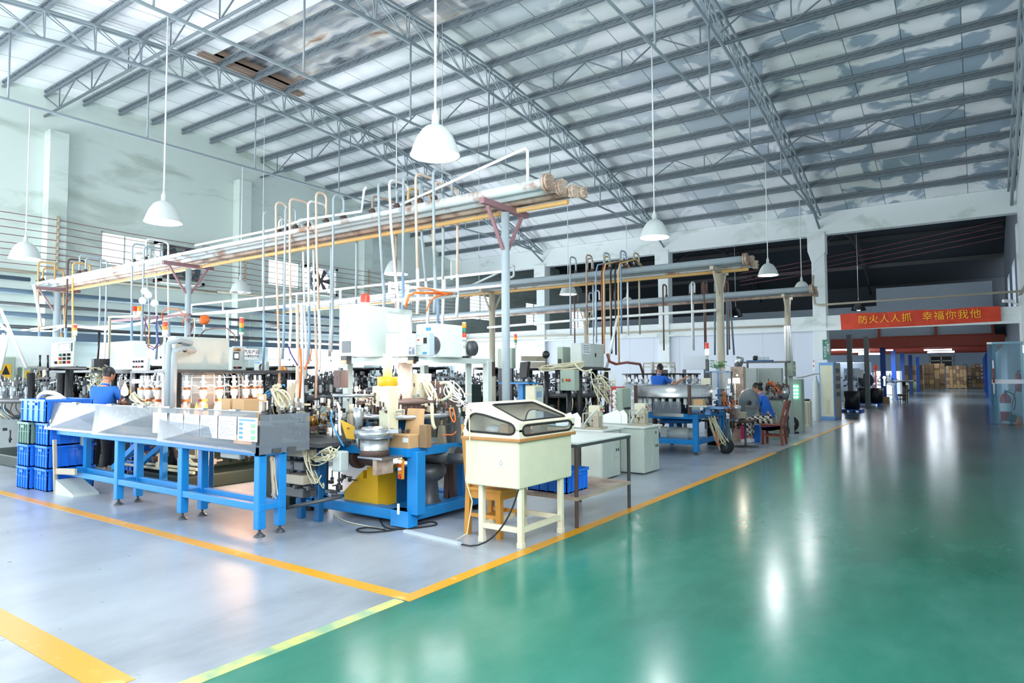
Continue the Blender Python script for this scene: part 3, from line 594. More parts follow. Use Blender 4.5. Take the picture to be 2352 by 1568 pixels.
def cables(name, par, m, src, dst, n, sag, r=.006, spread=.05, seed=3, lab=None):
    rg = random.Random(seed); b = MB(); s, d = Vector(src), Vector(dst)
    for i in range(n):
        j = lambda q: Vector([rg.uniform(-q, q) for _ in range(3)])*.7
        p, q = s+j(spread*.5), d+j(spread); L = (q-p).length
        b.tube(bez(p, p+j(spread*1.2)+Vector((0, 0, -sag*rg.uniform(.3, 1.3))), q+j(spread*1.6)+Vector((0, 0, -sag*rg.uniform(.2, 1.2))), q, 8), r, 5)
    o = b.build(name, M[m], par); o['kind'] = 'stuff'
    if lab: o['label'] = lab
    return o
def hose(par, m, pts, r=.01, n=6, name='hose', lab=None):
    b = MB(); b.tube(pts, r, n); o = b.build(name, M[m], par)
    if lab: o['label'] = lab
    return o
def leveller(par, x, y, z=.07):
    b = MB(); b.lathe([(.055, 0), (.055, .008), (.04, .018), (.022, .04), (.014, .045), (.014, z+.01)], (x, y, 0), 12, close=True); return b.build('levelling_foot', M['darksteel'], par)
def clutter(name, par, m, c, R, z0, z1, n, seed, s=.05, kind='mix'):
    """small machine hardware: clamps, rods, blocks and fittings round a working area"""
    rg = random.Random(seed); b = MB()
    for i in range(n):
        a = rg.uniform(0, 6.283); q = R*math.sqrt(rg.uniform(.15, 1)); x, y, z = c[0]+q*math.cos(a), c[1]+q*math.sin(a), rg.uniform(z0, z1)
        t = rg.random()
        if t < .35: w = s*rg.uniform(.3, .9); b.box(x-w, y-w*.8, z, x+w, y+w*.8, z+s*rg.uniform(.5, 1.6))
        elif t < .7: b.cyl((x, y, z), (x, y, z+s*rg.uniform(1.5, 4)), s*rg.uniform(.12, .35), n=7); b.cyl((x, y, z+s*.6), (x, y, z+s*1.1), s*.42, n=7)
        else: L_ = rg.uniform(1, 3)*s*rg.choice((-1, 1)); ax = rg.random() < .5; b.bar((x, y, z), (x+L_*ax, y+L_*(not ax), z+.002), s*.28); b.box(x-s*.3, y-s*.3, z-s*.5, x+s*.3, y+s*.3, z+s*.35)
    o = b.build(name, M[m] if isinstance(m, str) else m, par); o['kind'] = 'stuff'; return o
# ================================================================ LEFT WALL: wires, pipes, boxes, fans
WX = XL+.42
for k, z in enumerate((6.12, 5.92, 5.72, 5.52, 5.3, 5.12, 4.94, 4.74)):
    b = MB(); ys = [YF+1, 8.0, 14.0, 20.0, 25.8]; pts = []
    for a, c in zip(ys, ys[1:]): pts += arc((WX+.06, a, z), (WX+.06, c, z), .05, 6)[:-1]
    b.tube(pts+[(WX+.06, 25.8, z)], .011, 5); tag(b.build('bare_wire', M['wirered']), 'dark red bare wire strung along the left wall, %s from the top' % NTH[k], 'wire', 'bare wires on the left wall')
for k, y in enumerate((8.01, 14.01, 20.01)):
    t = thing('insulator_rack', 'vertical rack of insulators on the %s pilaster of the left wall' % ('leftmost', 'middle', 'rightmost')[k], 'insulator rack', (XL+.4, y, 4.6)); b = MB(); b.box(XL+.38, y-.03, 4.6, XL+.42, y+.03, 6.25); b.build('bracket', M['tan'], t)
    for z in (6.12, 5.92, 5.72, 5.52, 5.3, 5.12, 4.94, 4.74): b = MB(); b.lathe([(.02, -.05), (.05, -.03), (.03, 0), (.05, .03), (.02, .05)], (WX+.05, y, z), 10); b.build('insulator', M['tan'], t)
for k, (z, r, m, y0, y1, lab) in enumerate([(4.5, .05, 'tan', -3, 12.8, 'brown pipe along the left wall, running under the exhaust fan'), (4.3, .06, 'glove', -3, 7.3, 'grey pipe along the left wall ending at a bend beside the left lamp'), (3.95, .07, 'glove', -3, 22, 'topmost long slate blue pipe along the left wall'), (3.6, .05, 'darksteel', 2, 24, 'thin dark pipe between the slate pipes of the left wall'),
        (3.32, .07, 'glove', -3, 25, 'middle long slate blue pipe along the left wall'), (2.98, .05, 'darksteel', -3, 25, 'lower thin dark pipe along the left wall'), (4.55, .045, 'tan', 12.8, 25.5, 'brown pipe along the right half of the left wall')]):
    pipe(lab, [(XL+.62, y0, z), (XL+.62, y1, z)], r, m, 'pipe', 'wall_pipe', 8)
b = MB(); b.box(XL+.4, -3, 2.62, XL+.8, 13.4, 2.86); b.box(XL+.4, 13.4, 2.66, XL+.8, 25.5, 2.84); tag(b.build('cable_trunking', M['glove']), 'wide slate blue cable trunking under the pipes of the left wall', 'trunking')
for k, (z, y) in enumerate([(4.3, 7.4), (4.05, 6.9)]): pass
def exhaust(lab, y0, y1, z0, z1):
    t = thing('exhaust_fan', lab, 'fan', (XL, (y0+y1)/2, z0), 'exhaust fans'); b = MB()
    for a in ((y0, z0, y1, z0+.1), (y0, z1-.1, y1, z1), (y0, z0, y0+.1, z1), (y1-.1, z0, y1, z1)): b.box(XL+.0, a[0], a[1], XL+.4, a[2], a[3])
    b.build('housing', M['greybox'], t); c = Vector((XL+.22, (y0+y1)/2, (z0+z1)/2)); r = min(y1-y0, z1-z0)*.46
    b = MB(); b.lathe([(r, -.12), (r*1.03, 0), (r, .12)], c, 28, (1, 0, 0)); b.build('shroud', M['glove'], t)
    b = MB()
    for i in range(6):
        a = i*1.047; u = Vector((0, math.cos(a), math.sin(a))); v = Vector((0, -math.sin(a), math.cos(a)))
        b.prism([c+u*r*.15-v*.04, c+u*r*.9-v*.1, c+u*r*.9+v*.12, c+u*r*.15+v*.04], (.02, 0, 0))
    b.cyl(c-Vector((.08, 0, 0)), c+Vector((.08, 0, 0)), r*.18); b.build('blades', M['darksteel'], t)
    b = MB()
    for i in range(9): z = z0+(z1-z0)*(i+.5)/9; b.bar((XL+.03, y0+.05, z), (XL+.03, y1-.05, z+.02), .06, .012)
    b.build('louvre', M['darksteel'], t)
exhaust('dark louvred exhaust fan beside the upper left window, behind the pipe rack', 10.95, 12.5, 4.7, 6.05)
exhaust('round exhaust fan in the bright opening behind the drop pipes', 16.8, 18.3, 4.9, 6.05)
for k, (px, py, w, h, lab) in enumerate([(12, 858, 44, 80, 'large green switch box at the left edge with yellow warning sign'), (62, 862, 18, 40, 'small green junction box with a yellow warning triangle, between larger boxes'), (92, 866, 28, 52, 'green switch box with warning sign beside the black post at the left')]):
    X = -16.5; p0 = at(px-w/2, py-h/2, X=X); p1 = at(px+w/2, py+h/2, X=X); t = thing('switch_box', lab, 'switch box', (X, (p0.y+p1.y)/2, p1.z), 'green switch boxes')
    b = MB(); b.bbox(X-.3, p0.y, p1.z, X, p1.y, p0.z, .02); bx = b.build('case', M['greenbox'], t)
    y0, y1, z0, z1 = p0.y, p1.y, p1.z, p0.z; a, c, lo, hi = y0+(y1-y0)*.25, y0+(y1-y0)*.78, z0+(z1-z0)*.35, z0+(z1-z0)*.78
    b = MB(); b.box(X, a, lo, X+.006, c, hi); s = b.build('warning_sign', M['yellow'], t, label='yellow electricity warning sign')
    b = MB(); m_ = (a+c)/2; b.prism([(X+.007, a+.02, lo+(hi-lo)*.3), (X+.007, c-.02, lo+(hi-lo)*.3), (X+.007, m_, hi-.02)], (.003, 0, 0)); b.build('triangle', M['black'], s)
    b = MB(); b.tube([(X-.1, m_, z0), (X-.08, m_, z0-.35), (X-.1, m_+.2, z0-.55), (X-.1, m_+.6, z0-.5)], .05, 8); b.build('conduit', M['glove'], t)
b = MB(); b.box(-16.9, at(0, 860, X=-16.6).y-.6, 0, -16.83, at(130, 860, X=-16.6).y+.4, 2.5); tag(b.build('partition_board', M['wallwhite']), 'white upright board carrying the green switch boxes at the left', 'board')
# white braced frame at the far left
Dl = 13.5
b = MB(); 
for q in (((0, 708), (62, 845)), ((8, 765), (0, 850)), ((20, 762), (2, 850)), ((78, 655), (95, 750)), ((20, 762), (0, 745))): b.tube([PD(*q[0], Dl), PD(*q[1], Dl)], .03, 6)
tag(b.build('pipe_frame', M['hosewhite']), 'white slanted pipes at the left edge above the switch boxes', 'pipes')
t = thing('security_camera', 'white bullet security camera on the left wall above the window', 'camera', at(620, 750, X=XL+.3)); c = at(618, 751, X=XL+.45)
b = MB(); b.cyl(c+Vector((0, -.2, 0)), c+Vector((.1, .25, .06)), .09, n=12); b.build('body', M['white'], t); b = MB(); b.tube([(XL, c.y, c.z+.15), (XL+.3, c.y, c.z+.15), c], .03, 6); b.build('arm', M['white'], t)
# ================================================================ BLUE CONVEYOR TABLE WITH ACRYLIC GUARD
CY0, CY1, CX1, CX0, CZ = 4.0, 4.3, -5.87, -10.6, .89
t = thing('conveyor_table', 'long blue steel conveyor frame on six legs behind a clear guard', 'conveyor', (-8.2, 4.2, 0))
fr = MB()
fr.bbox(CX0, CY0, CZ-.09, CX1, CY0+.08, CZ, .006); fr.bbox(CX0, CY1-.04, CZ-.09, CX1, CY1+.04, CZ, .006); fr.bbox(CX1-.08, CY0, CZ-.09, CX1, CY1, CZ, .006)
for x in (-7.38, -8.87): fr.bbox(x-.035, CY0+.02, CZ-.085, x+.035, CY1, CZ-.012, .006)
fr.build('top_frame', M['blue'], t)
b = MB(); b.bbox(CX0, CY0+.015, .255, CX1, CY0+.075, .325, .006); b.bbox(CX0, CY1-.04, .255, CX1, CY1+.02, .325, .006)
for x in (CX1-.04, -7.38, -8.87, -10.3): b.bbox(x-.03, CY0+.03, .257, x+.03, CY1, .322, .006)
b.build('lower_rail', M['blue'], t)
for x in (CX1-.05, -7.36, -8.86):
    for y in (CY0+.05, CY1-.015):
        b = MB(); b.bbox(x-.045, y-.045, .075, x+.045, y+.045, CZ-.088, .007); b.build('leg', M['blue'], t); leveller(t, x, y, .08)
b = MB(); b.bbox(-10.05, 4.8, .0, -9.97, 4.88, CZ-.05, .006); b.bbox(-9.35, 4.8, .0, -9.27, 4.88, CZ-.05, .006); b.bbox(-10.45, 4.28, .0, -10.36, 4.36, CZ, .006)
b.bar((-10.0, 4.84, .32), (-9.0, 4.84, .82), .07); b.bar((-10.0, 4.5, .32), (-9.1, 4.5, .82), .07); b.build('brace', M['blue'], t)
b = MB(); b.bbox(-8.1, 4.75, .075, -8.03, 4.82, CZ-.05, .006); b.build('leg', M['bluedark'], t); leveller(t, -8.065, 4.785, .08)
b = MB(); b.box(CX0, CY0, CZ, CX1, 4.6, CZ+.02); b.build('table_top', M['steel'], t)
# acrylic sheets: overlapping panels, slightly tilted
gt = 1.245; edges = [(CX0-.1, -9.0), (-9.35, -7.55), (-7.7, CX1)]
for i, (a, c) in enumerate(edges):
    o = .012*i; b = MB(); b.prism([(a-.1+.16*(i > 0), CY0-.09-o, CZ-.02), (c, CY0-.02-o, CZ-.02-.035*(i == 2)), (c, CY0-.01-o, gt), (a, CY0-.02-o, gt)], (0, .004, 0)); b.build('guard_panel', M['acrylic'], t, label='clear acrylic guard sheet')
b = MB(); b.box(CX1+.03, CY0-.02, CZ-.07, CX1+.034, 4.58, gt-.03); b.build('guard_panel', M['acrylic'], t, label='clear acrylic end sheet')
b = MB(); b.box(CX0, CY0-.005, gt-.01, CX1, CY0+.004, gt+.004)
for x in (-10.0, -9.0, -8.2, -7.6, -6.9, -6.3): b.box(x-.06, CY0-.03, gt-.015, x+.06, CY0+.03, gt+.015)
b.build('guard_rail', M['steel'], t)
b = MB()
for x in (-7.5, -7.0, -6.6, -6.2, -5.95): b.cyl((x, CY0-.03, CZ-.03), (x, CY0, CZ-.03), .012, n=8)
for y in (4.12, 4.3): b.box(CX1+.034, y, CZ-.06, CX1+.05, y+.1, CZ-.02)
b.build('fastener', M['darksteel'], t)['kind'] = 'stuff'
gx = [(352, 384), (391, 421), (424, 458), (461, 500), (503, 544)]
for i, (a, c) in enumerate(gx + [(547, 592)]):
    x0, x1 = at(a, 970, Y=CY0-.06).x, at(c, 970, Y=CY0-.06).x; y = CY0-.062
    b = MB(); b.box(x0, y-.004, .955+.0*i, x1, y, 1.19); s = b.build('paper_sheet', M['paper'], t, label='white paper form' if i < 5 else 'form with blue and green boxes')
    if 0 < i < 5: text_lines(s, (x0, y-.004, .955), (1, 0, 0), (0, 0, 1), x1-x0, .23, 13, INK, i, .07)
    if i == 5:
        b = MB()
        for k in range(4): b.box(x0+.03, y-.007, .975+.045*k, x0+.09, y-.004, 1.0+.045*k)
        b.box(x0+.03, y-.007, 1.155, x1-.03, y-.004, 1.17); b.build('blue_field', M['hoseblue'], s)
        b = MB()
        for k in range(3): b.box(x1-.1, y-.007, .97+.06*k, x1-.03, y-.004, 1.01+.06*k)
        b.build('green_field', mat('printgreen', '#8cc79a', .6, var=0), s)
k = cbox(505, 550, 566, 1018, 1055, 7.25); b = pbox(k); o = b.build('terminal_box', M['greybox'], t)
k = cbox(166, 190, 209, 988, 1024, 9.55); b = pbox(k); o = b.build('switch_housing', M['greybox'], t); b = MB(); knob(k.fy, .3, .8, .02, .02, b); knob(k.fy, .75, .8, .02, .02, b); knob(k.fx, .5, .25, .03, .015, b); b.build('push_button', M['black'], o)
# small things on the conveyor's table top
def carton(lab, k, m='card', name='cardboard_box'):
    o = pbox(k, .004); return tag(o.build(name, M[m]), lab, 'box')
kx = cbox(508, 528, 553, 916, 944, 7.55); kx.z0 = CZ+.2; carton('small cardboard box on the guard of the conveyor, left one of a pair', kx)
b = MB(); b.box(kx.x0-.6, 4.15, CZ+.18, CX1, 4.6, CZ+.2)
b.box(-6.3, 4.2, CZ+.02, -6.2, 4.5, CZ+.18); b.box(-7.2, 4.2, CZ+.02, -7.1, 4.5, CZ+.18); tag(b.build('steel_shelf', M['steel']), 'narrow steel shelf on the conveyor behind the paper forms', 'shelf')
ky = cbox(533, 560, 596, 917, 945, 7.35); ky.z0 = CZ+.2; carton('longer cardboard box on the conveyor shelf beside the flames', ky)
b = MB(); b.lathe([(0, .012), (.11, .012), (.15, .035), (.155, .035), (.115, 0), (0, 0)], (-6.05, 4.42, CZ+.2), 20); tag(b.build('metal_dish', M['steel']), 'shallow metal dish on the right end of the conveyor shelf', 'dish')
# ================================================================ CAROUSEL WITH BURNERS BEHIND THE CONVEYOR
cx, cyy = -10.36, 6.0
t = thing('burner_carousel', 'large rotary sealing machine with white burner heads and flames behind the conveyor', 'machine', (cx, cyy, 0))
b = MB(); b.bbox(cx-1.0, cyy-1.0, 0, cx+1.3, cyy+1.2, .2, .02); b.build('plinth', M['oilgreen'], t)
b = MB(); b.bbox(cx-.75, cyy-.7, .2, cx+.75, cyy+.7, .78, .03); b.build('drive_housing', M['oilgreen'], t)
b = MB(); b.lathe([(.5, .2), (.5, .75), (.35, .8), (.35, .95), (0, .95)], (cx, cyy, 0), 24); b.build('pedestal', M['oilgreen'], t)
b = MB(); b.lathe([(.3, .92), (1.0, .92), (1.0, 1.0), (.3, 1.0)], (cx, cyy, 0), 40); b.build('turntable', M['darksteel'], t)
b = MB(); b.lathe([(0, 1.0), (.25, 1.0), (.25, 1.15), (.3, 1.16), (.3, 1.72), (.26, 1.74), (0, 1.74)], (cx, cyy, 0), 28)
for z in (1.3, 1.45, 1.6): b.lathe([(.3, z), (.32, z+.01), (.32, z+.03), (.3, z+.04)], (cx, cyy, 0), 28)
b.build('gas_drum', M['whitebox'], t)
b = MB(); b.cyl((cx, cyy, 1.74), (cx, cyy, 1.86), .06, n=12); b.lathe([(.14, 1.78), (.15, 1.8), (.15, 1.86), (.1, 1.9), (.07, 2.0), (0, 2.0)], (cx, cyy, 0), 20); b.build('rotary_valve', M['steel'], t)
for z0, dy, dx in ((2.12, 0, 0), (2.0, .12, .15)):
    e = PD(386+dx*80, 900, 9.6); b = MB(); b.tube([(cx, cyy, 1.95), (cx, cyy, z0-.03), (cx+.05, cyy-.06, z0), (e.x+.1, e.y+.1, z0), (e.x, e.y, z0-.02), (e.x, e.y, z0-.12), (e.x, e.y, .9)], .045, 8); b.build('gas_pipe', M['pipegrey'], t)
NB = 24
for i in range(NB):
    a = i*6.28319/NB; u = Vector((math.cos(a), math.sin(a), 0)); v = Vector((-u.y, u.x, 0)); p = Vector((cx, cyy, 0))+u*.88
    b = MB(); b.lathe([(0, 1.0), (.05, 1.0), (.05, 1.12), (.035, 1.14), (.035, 1.3), (.055, 1.32), (.055, 1.4), (.03, 1.42), (.03, 1.5), (.045, 1.51), (.045, 1.53), (.02, 1.54), (.02, 1.62), (0, 1.62)], p, 10)
    b.tube([p+u*.0+Vector((0, 0, 1.18)), p+u*.12+Vector((0, 0, 1.18)), p+u*.12+Vector((0, 0, 1.04))], .012, 5)
    h = b.build('burner_head', M['barewhite'], t)
    b = MB(); b.box(p.x-.045, p.y-.045, 1.225, p.x+.045, p.y+.045, 1.26); b.lathe([(.058, 1.405), (.062, 1.42), (.05, 1.435)], p, 10); b.build('copper_block', M['copper'], h)
    b = MB(); b.lathe([(.07, 1.02), (.07, 1.2), (.066, 1.2), (.066, 1.02)], p+u*.02, 12); b.build('glass_sleeve', M['tubeglass'], h)
    p2 = Vector((cx, cyy, 0))+Vector((math.cos(a+.262), math.sin(a+.262), 0))*.88
    b = MB(); b.tube(bez(p+Vector((0, 0, 1.36)), p+u*.05+Vector((0, 0, 1.52)), p2+u*.05+Vector((0, 0, 1.52)), p2+Vector((0, 0, 1.3)), 8), .011, 5); b.build('hose', M['hosewhite'], h)
    q = Vector((cx, cyy, 0))+u*.55
    b = MB(); b.tube([Vector((cx, cyy, 1.66))+u*.3, q+Vector((0, 0, 1.66)), q+u*.06+Vector((0, 0, 1.6)), q+u*.07+Vector((0, 0, 1.2)), p+Vector((0, 0, 1.15))], .01, 5); b.build('feed_tube', M['barewhite'], h)
b = MB()
for z in (1.35, 1.58): b.lathe([(.6, z), (.61, z+.01), (.6, z+.02), (.59, z+.01), (.6, z)], (cx, cyy, 0), 32)
b.build('ring_tube', M['barewhite'], t)
rg = random.Random(5)
for i in range(13):
    a = -1.15+i*.135; p = Vector((cx+math.cos(a)*.98, cyy+math.sin(a)*.98, 1.0)); h = rg.uniform(.1, .24)*(1.25 if 4 < i < 12 else .8)
    b = MB(); b.lathe([(.0, 0), (.03, .02), (.036, .06), (.026, .12), (.012, .18), (0, .22)], p, 8); o = b.build('flame', M['flame' if i % 3 else 'flamehot'], t); b = None
point('flame_light', (cx+1.15, cyy-.15, 1.2), 9, (1, .55, .25), .12); point('flame_light', (-8.55, 5.65, 1.12), 9, (1, .55, .25), .12)
# added glow ring behind the legs, standing in for the flames' warm floor light
ws = thing('floor_glow_ring', 'added heater ring low behind the conveyor legs, lighting the floor', 'floorglow', (-8.3, 5.9, .0))
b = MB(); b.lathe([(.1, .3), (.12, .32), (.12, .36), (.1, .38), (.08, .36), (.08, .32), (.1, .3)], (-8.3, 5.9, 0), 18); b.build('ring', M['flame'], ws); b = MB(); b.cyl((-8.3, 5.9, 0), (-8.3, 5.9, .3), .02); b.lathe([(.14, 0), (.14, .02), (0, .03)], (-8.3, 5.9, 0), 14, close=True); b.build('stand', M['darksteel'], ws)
point('floor_glow_light', (-8.3, 5.9, .5), 60, (1, .62, .4), .07)
# pipework and housings under the carousel
b = MB()
for z, y in ((.27, 5.05), (.31, 5.1)): b.tube([(-10.9, y-.1, z), (-8.9, y, z+.0)], .022, 6)
b.tube([(-9.75, 4.98, 1.0), (-9.75, 4.98, .3), (-9.5, 4.98, .26)], .03, 6); b.tube([(-9.2, 5.0, .35), (-9.2, 5.0, .45), (-9.0, 5.0, .5), (-8.75, 5.0, .5), (-8.75, 5.0, .7), (-8.5, 5.0, .75)], .028, 6); b.tube([(-9.3, 5.02, .6), (-8.9, 5.02, .4), (-8.65, 5.0, .4), (-8.62, 5.0, .75)], .028, 6)
b.build('white_pipe', M['hosecream'], t)
b = MB(); b.lathe([(.2, -.02), (.23, 0), (.2, .02), (.17, 0), (.2, -.02)], (-9.25, 5.0, .62), 20, (.3, 1, .1)); b.build('hose_coil', M['rust'], t)
clutter('valve_block', t, 'darksteel', (cx+.4, cyy-.4), 1.0, .2, .8, 46, 11, .09); clutter('fitting', t, 'brownsteel', (cx+.6, cyy-.5), .9, .25, .85, 24, 12, .07); clutter('bracket', t, 'steel', (cx+.2, cyy-.2), .95, 1.0, 1.15, 40, 13, .04)
b = MB(); b.cyl((-8.6, 5.02, .75), (-8.6, 4.95, .75), .09, n=16); b.build('regulator', M['steel'], t)
# frame with black posts carrying a grey cabinet
t = thing('cabinet_frame', 'black frame of round posts over the burner carousel', 'frame', PD(440, 930, 10.7))
for px, D in ((407, 9.75), (533, 11.0), (330, 10.9), (470, 12.0)):
    p = PD(px, 930, D); b = MB(); b.cyl((p.x, p.y, 0), (p.x, p.y, 1.66), .055 if px < 420 else .05, n=12); b.build('post', M['black'], t)
A, Bq = PD(380, 850, 9.8), PD(535, 850, 11.1)
b = MB(); b.box(min(A.x, Bq.x)-.6, A.y-.02, 1.66, max(A.x, Bq.x)+.1, Bq.y+.9, 1.7); b.build('shelf', M['darksteel'], t)
k = cbox(384, 401, 526, 772, 846, 9.95); k.z0 = 1.7; c = thing('grey_cabinet', 'large plain grey cabinet on the black frame over the flames', 'cabinet', (k.x0, k.y0, k.z0))
o = pbox(k).build('case', M['greybox'], c); onface(k.fx, 'paper', 'paper_label', c, .8, .22, .88, .31, .004); b = plate(k.fx, .005, .02, .995, .98, .008); b.build('door', M['greybox'], c)
k = cbox(531, 566, 577, 795, 852, 11.0); k.z0 = 1.7; c = thing('control_cabinet', 'pale control cabinet with small screen and three coloured buttons', 'cabinet', (k.x0, k.y0, k.z0), 'control cabinets')
k = Box.__new__(Box); k = cbox(531, 534, 566, 795, 852, 11.0); k.z0 = 1.7; k.h = k.z1-k.z0
pbox(k).build('case', M['greybox'], c); s = onface(k.fx, 'black', 'screen_frame', c, .04, .45, .46, .75); onface(k.fx, 'screen', 'screen', s, .1, .5, .4, .7, .009)
for i, m in enumerate(('amber', 'lampgreenoff', 'red')): knob(k.fx, .15+.14*i, .86, .022, .03).build('button', M[m], c)
for i in range(4): knob(k.fx, .1+.15*i, .12, .018, .03).build('knob', M['black' if i != 1 else 'red'], c)
p = Vector(k.fx(.5, 1)); stack_light(c, PD(554, 798, 11.2), .5, .035, ('lampred', 'lampamber', 'lampgreenoff'), .22)
b = MB(); b.box(k.x0, k.y0, 1.66, k.x1, k.y1+1.0, 1.7); 
for q in ((k.x0+.05, k.y0+.05), (k.x1-.05, k.y1+.9)): b.cyl((*q, 0), (*q, 1.66), .03)
b.build('stand', M['darksteel'], c)
p0, p1 = at(562, 800, X=k.x1+.1), at(593, 826, X=k.x1+.1); s = thing('paper_sign', 'white sign with two lines of characters on the control cabinet', 'sign', (p0.x, p0.y, p1.z)); b = MB(); b.box(p0.x-.004, p0.y, p1.z, p0.x, p1.y, p0.z); o = b.build('board', M['paper'], s)
text('汽车产品', (p0.x+.003, (p0.y+p1.y)/2, p1.z+(p0.z-p1.z)*.68), .075, INKD, s, (0, 1, 0), (0, 0, 1)); text('H1零件生产线', (p0.x+.003, (p0.y+p1.y)/2, p1.z+(p0.z-p1.z)*.3), .045, INKD, s, (0, 1, 0), (0, 0, 1))
k = cbox(252, 254, 312, 782, 836, 11.3); 
k = cbox(252, 304, 335, 782, 838, 10.9); c = thing('grey_cabinet', 'medium grey cabinet left of the flames in front of the bright window', 'cabinet', (k.x0, k.y0, k.z0)); k.z0 = 1.72; pbox(k).build('case', M['panelwhite'], c)
b = MB(); b.box(k.x0, k.y0, 1.66, k.x1, k.y1, 1.72)
for q in ((k.x0+.06, k.y0+.06), (k.x1-.06, k.y0+.06), (k.x1-.06, k.y1-.06)): b.cyl((*q, 0), (*q, 1.66), .045)
b.build('stand', M['black'], c)
k = cbox(303, 336, 346, 820, 851, 10.4); c = thing('button_box', 'white box with two rows of knobs under the medium grey cabinet', 'control box', (k.x0, k.y0, k.z0)); pbox(k).build('case', M['whitebox'], c)
for i in range(4):
    for j in range(2): knob(k.fy, .22+.18*i, .3+.4*j, .02, .04).build('knob', M['black' if (i, j) != (2, 0) else 'red'], c)
b = MB(); b.bar((k.x0, k.y1-.05, k.z0), (k.x0, k.y1-.05, 0), .05); b.box(k.x0, k.y0, k.z0-.02, k.x1, k.y1, k.z0); b.build('stand', M['darksteel'], c)
b = MB(); b.box(k.x0+.02, k.y0, 1.5, k.x1, k.y0+.06, 1.56); b.build('work_light', M['tube'], c, label='lit white work light')
# left carousel with the operator's control panel
k = cbox(117, 124, 169, 783, 841, 11.2)
k = cbox(117, 168, 172, 783, 841, 10.8); c = thing('operator_panel', 'green control panel with a lit screen and ten black knobs on a black post', 'control panel', (k.x0, k.y0, 0)); pbox(k, .02).build('case', M['greenbox'], c)
s = onface(k.fy, 'black', 'screen_frame', c, .36, .6, .94, .94, .015); onface(k.fy, 'screen', 'screen', s, .43, .66, .87, .89, .018)
for i in range(4):
    for j in range(3):
        if i == 0 and j > 0: continue
        m = 'black'; m = 'lampgreenoff' if (i, j) == (1, 2) else 'red' if (i, j) in ((1, 1), (3, 0)) else 'amber' if (i, j) == (1, 0) else m
        h = knob(k.fy, .3+.18*i, .17+.15*j, .026, .05).build('knob', M[m], c)
b = MB(); b.cyl(((k.x0+k.x1)/2, k.y0+.12, 0), ((k.x0+k.x1)/2, k.y0+.12, k.z0), .06, n=12); b.build('post', M['black'], c)
stack_light(c, (k.x0+k.w*.75, k.y0+.1, k.z1), .28, .03)
def carousel(lab, c0, R, zt, n, seed, m='steel', heads=True, post=.08, top=1.75, base='oilgreen', mh='steel'):
    t = thing('rotary_machine', lab, 'machine', (c0[0], c0[1], 0), 'rotary glass machines')
    b = MB(); b.bbox(c0[0]-R, c0[1]-R, 0, c0[0]+R, c0[1]+R, .2, .02); b.build('plinth', M[base], t)
    b = MB(); b.lathe([(R*.5, .2), (R*.5, zt-.15), (0, zt-.15)], (*c0, 0), 20); b.build('pedestal', M[base], t)
    b = MB(); b.lathe([(R*.3, zt-.12), (R*1.08, zt-.12), (R*1.08, zt-.03), (R*.3, zt-.03)], (*c0, 0), 32); b.build('turntable', M['darksteel'], t)
    b = MB(); b.cyl((*c0, zt-.1), (*c0, top), R*.2, n=16); b.lathe([(R*.2, top-.02), (R*.55, top), (R*.55, top+.05), (0, top+.06)], (*c0, 0), 24); b.build('centre_column', M['black'], t)
    rg = random.Random(seed)
    for i in range(n):
        a = i*6.28319/n; u = Vector((math.cos(a), math.sin(a), 0)); p = Vector((*c0, zt))+u*R
        b = MB(); b.box(p.x-.05, p.y-.05, p.z-.1, p.x+.05, p.y+.05, p.z+.02); b.cyl(p, p+Vector((0, 0, .22)), .022, n=7); b.box(p.x-.035, p.y-.035, p.z+.2, p.x+.035, p.y+.035, p.z+.27)
        b.cyl(p+Vector((0, 0, .27)), p+Vector((0, 0, .36)), .012, n=6); b.bar(p+Vector((0, 0, .23)), Vector((*c0, zt+.3))+u*R*.5, .02); h = b.build('work_head', M[mh], t)
        b = MB(); b.lathe([(.03, .03), (.032, .1), (.03, .18), (.026, .18), (.026, .03)], p+u*.06, 8); b.build('glass_tube', M['tubeglass'], h)
        b = MB(); b.tube(bez(p+Vector((0, 0, -.06)), p+u*.1+Vector((0, 0, -.2)), p+u*.12+Vector((0, 0, -.3)), p-u*.1+Vector((0, 0, -.42)), 6), .012, 5); b.build('hose', M['hosecream' if i % 3 else 'rust'], h)
    clutter('bracket', t, m, c0, R*1.0, zt-.02, zt+.35, 90, seed, .05); clutter('valve_rod', t, 'darksteel', c0, R*1.05, zt-.05, zt+.4, 80, seed+5, .055); clutter('clamp', t, 'tan', c0, R, zt-.05, zt+.25, 26, seed+6, .04); clutter('fitting', t, 'darksteel', c0, R*1.0, .3, zt-.2, 45, seed+1, .08); clutter('brown_hose', t, 'brownsteel', c0, R*1.02, zt-.4, zt-.1, 26, seed+2, .06)
    return t
pL = PD(168, 905, 13.2); cl = carousel('rotary glass machine at the left behind the operator panel', (pL.x, pL.y), 1.2, 1.25, 26, 21)
for px in (70, 140, 300):
    p = PD(px, 900, 12.0); b = MB(); b.cyl((p.x, p.y, 0), (p.x, p.y, 1.68), .065, n=12); b.build('post', M['black'], cl)
p = PD(240, 845, 12.4); b = MB(); b.box(p.x-1.2, p.y-.6, 1.68, p.x+.9, p.y+.4, 1.72); b.build('shelf', M['darksteel'], cl)
a, c = PD(213, 833, 11.6), PD(278, 833, 11.9); b = MB(); b.bar(a, c, .2, .14); b.build('manifold', M['black'], cl); cables('hose_bundle', cl, 'hosecream', a.lerp(c, .5)+Vector((0, 0, -.12)), PD(225, 870, 11.9), 22, .15, .012, .3, 8)
pm = PD(100, 815, 11.2); 
b = MB(); b.tube([PD(92, 815, 11.3), PD(92, 843, 11.3)], .018, 6); b.tube([PD(110, 815, 11), PD(110, 845, 11)], .016, 6)
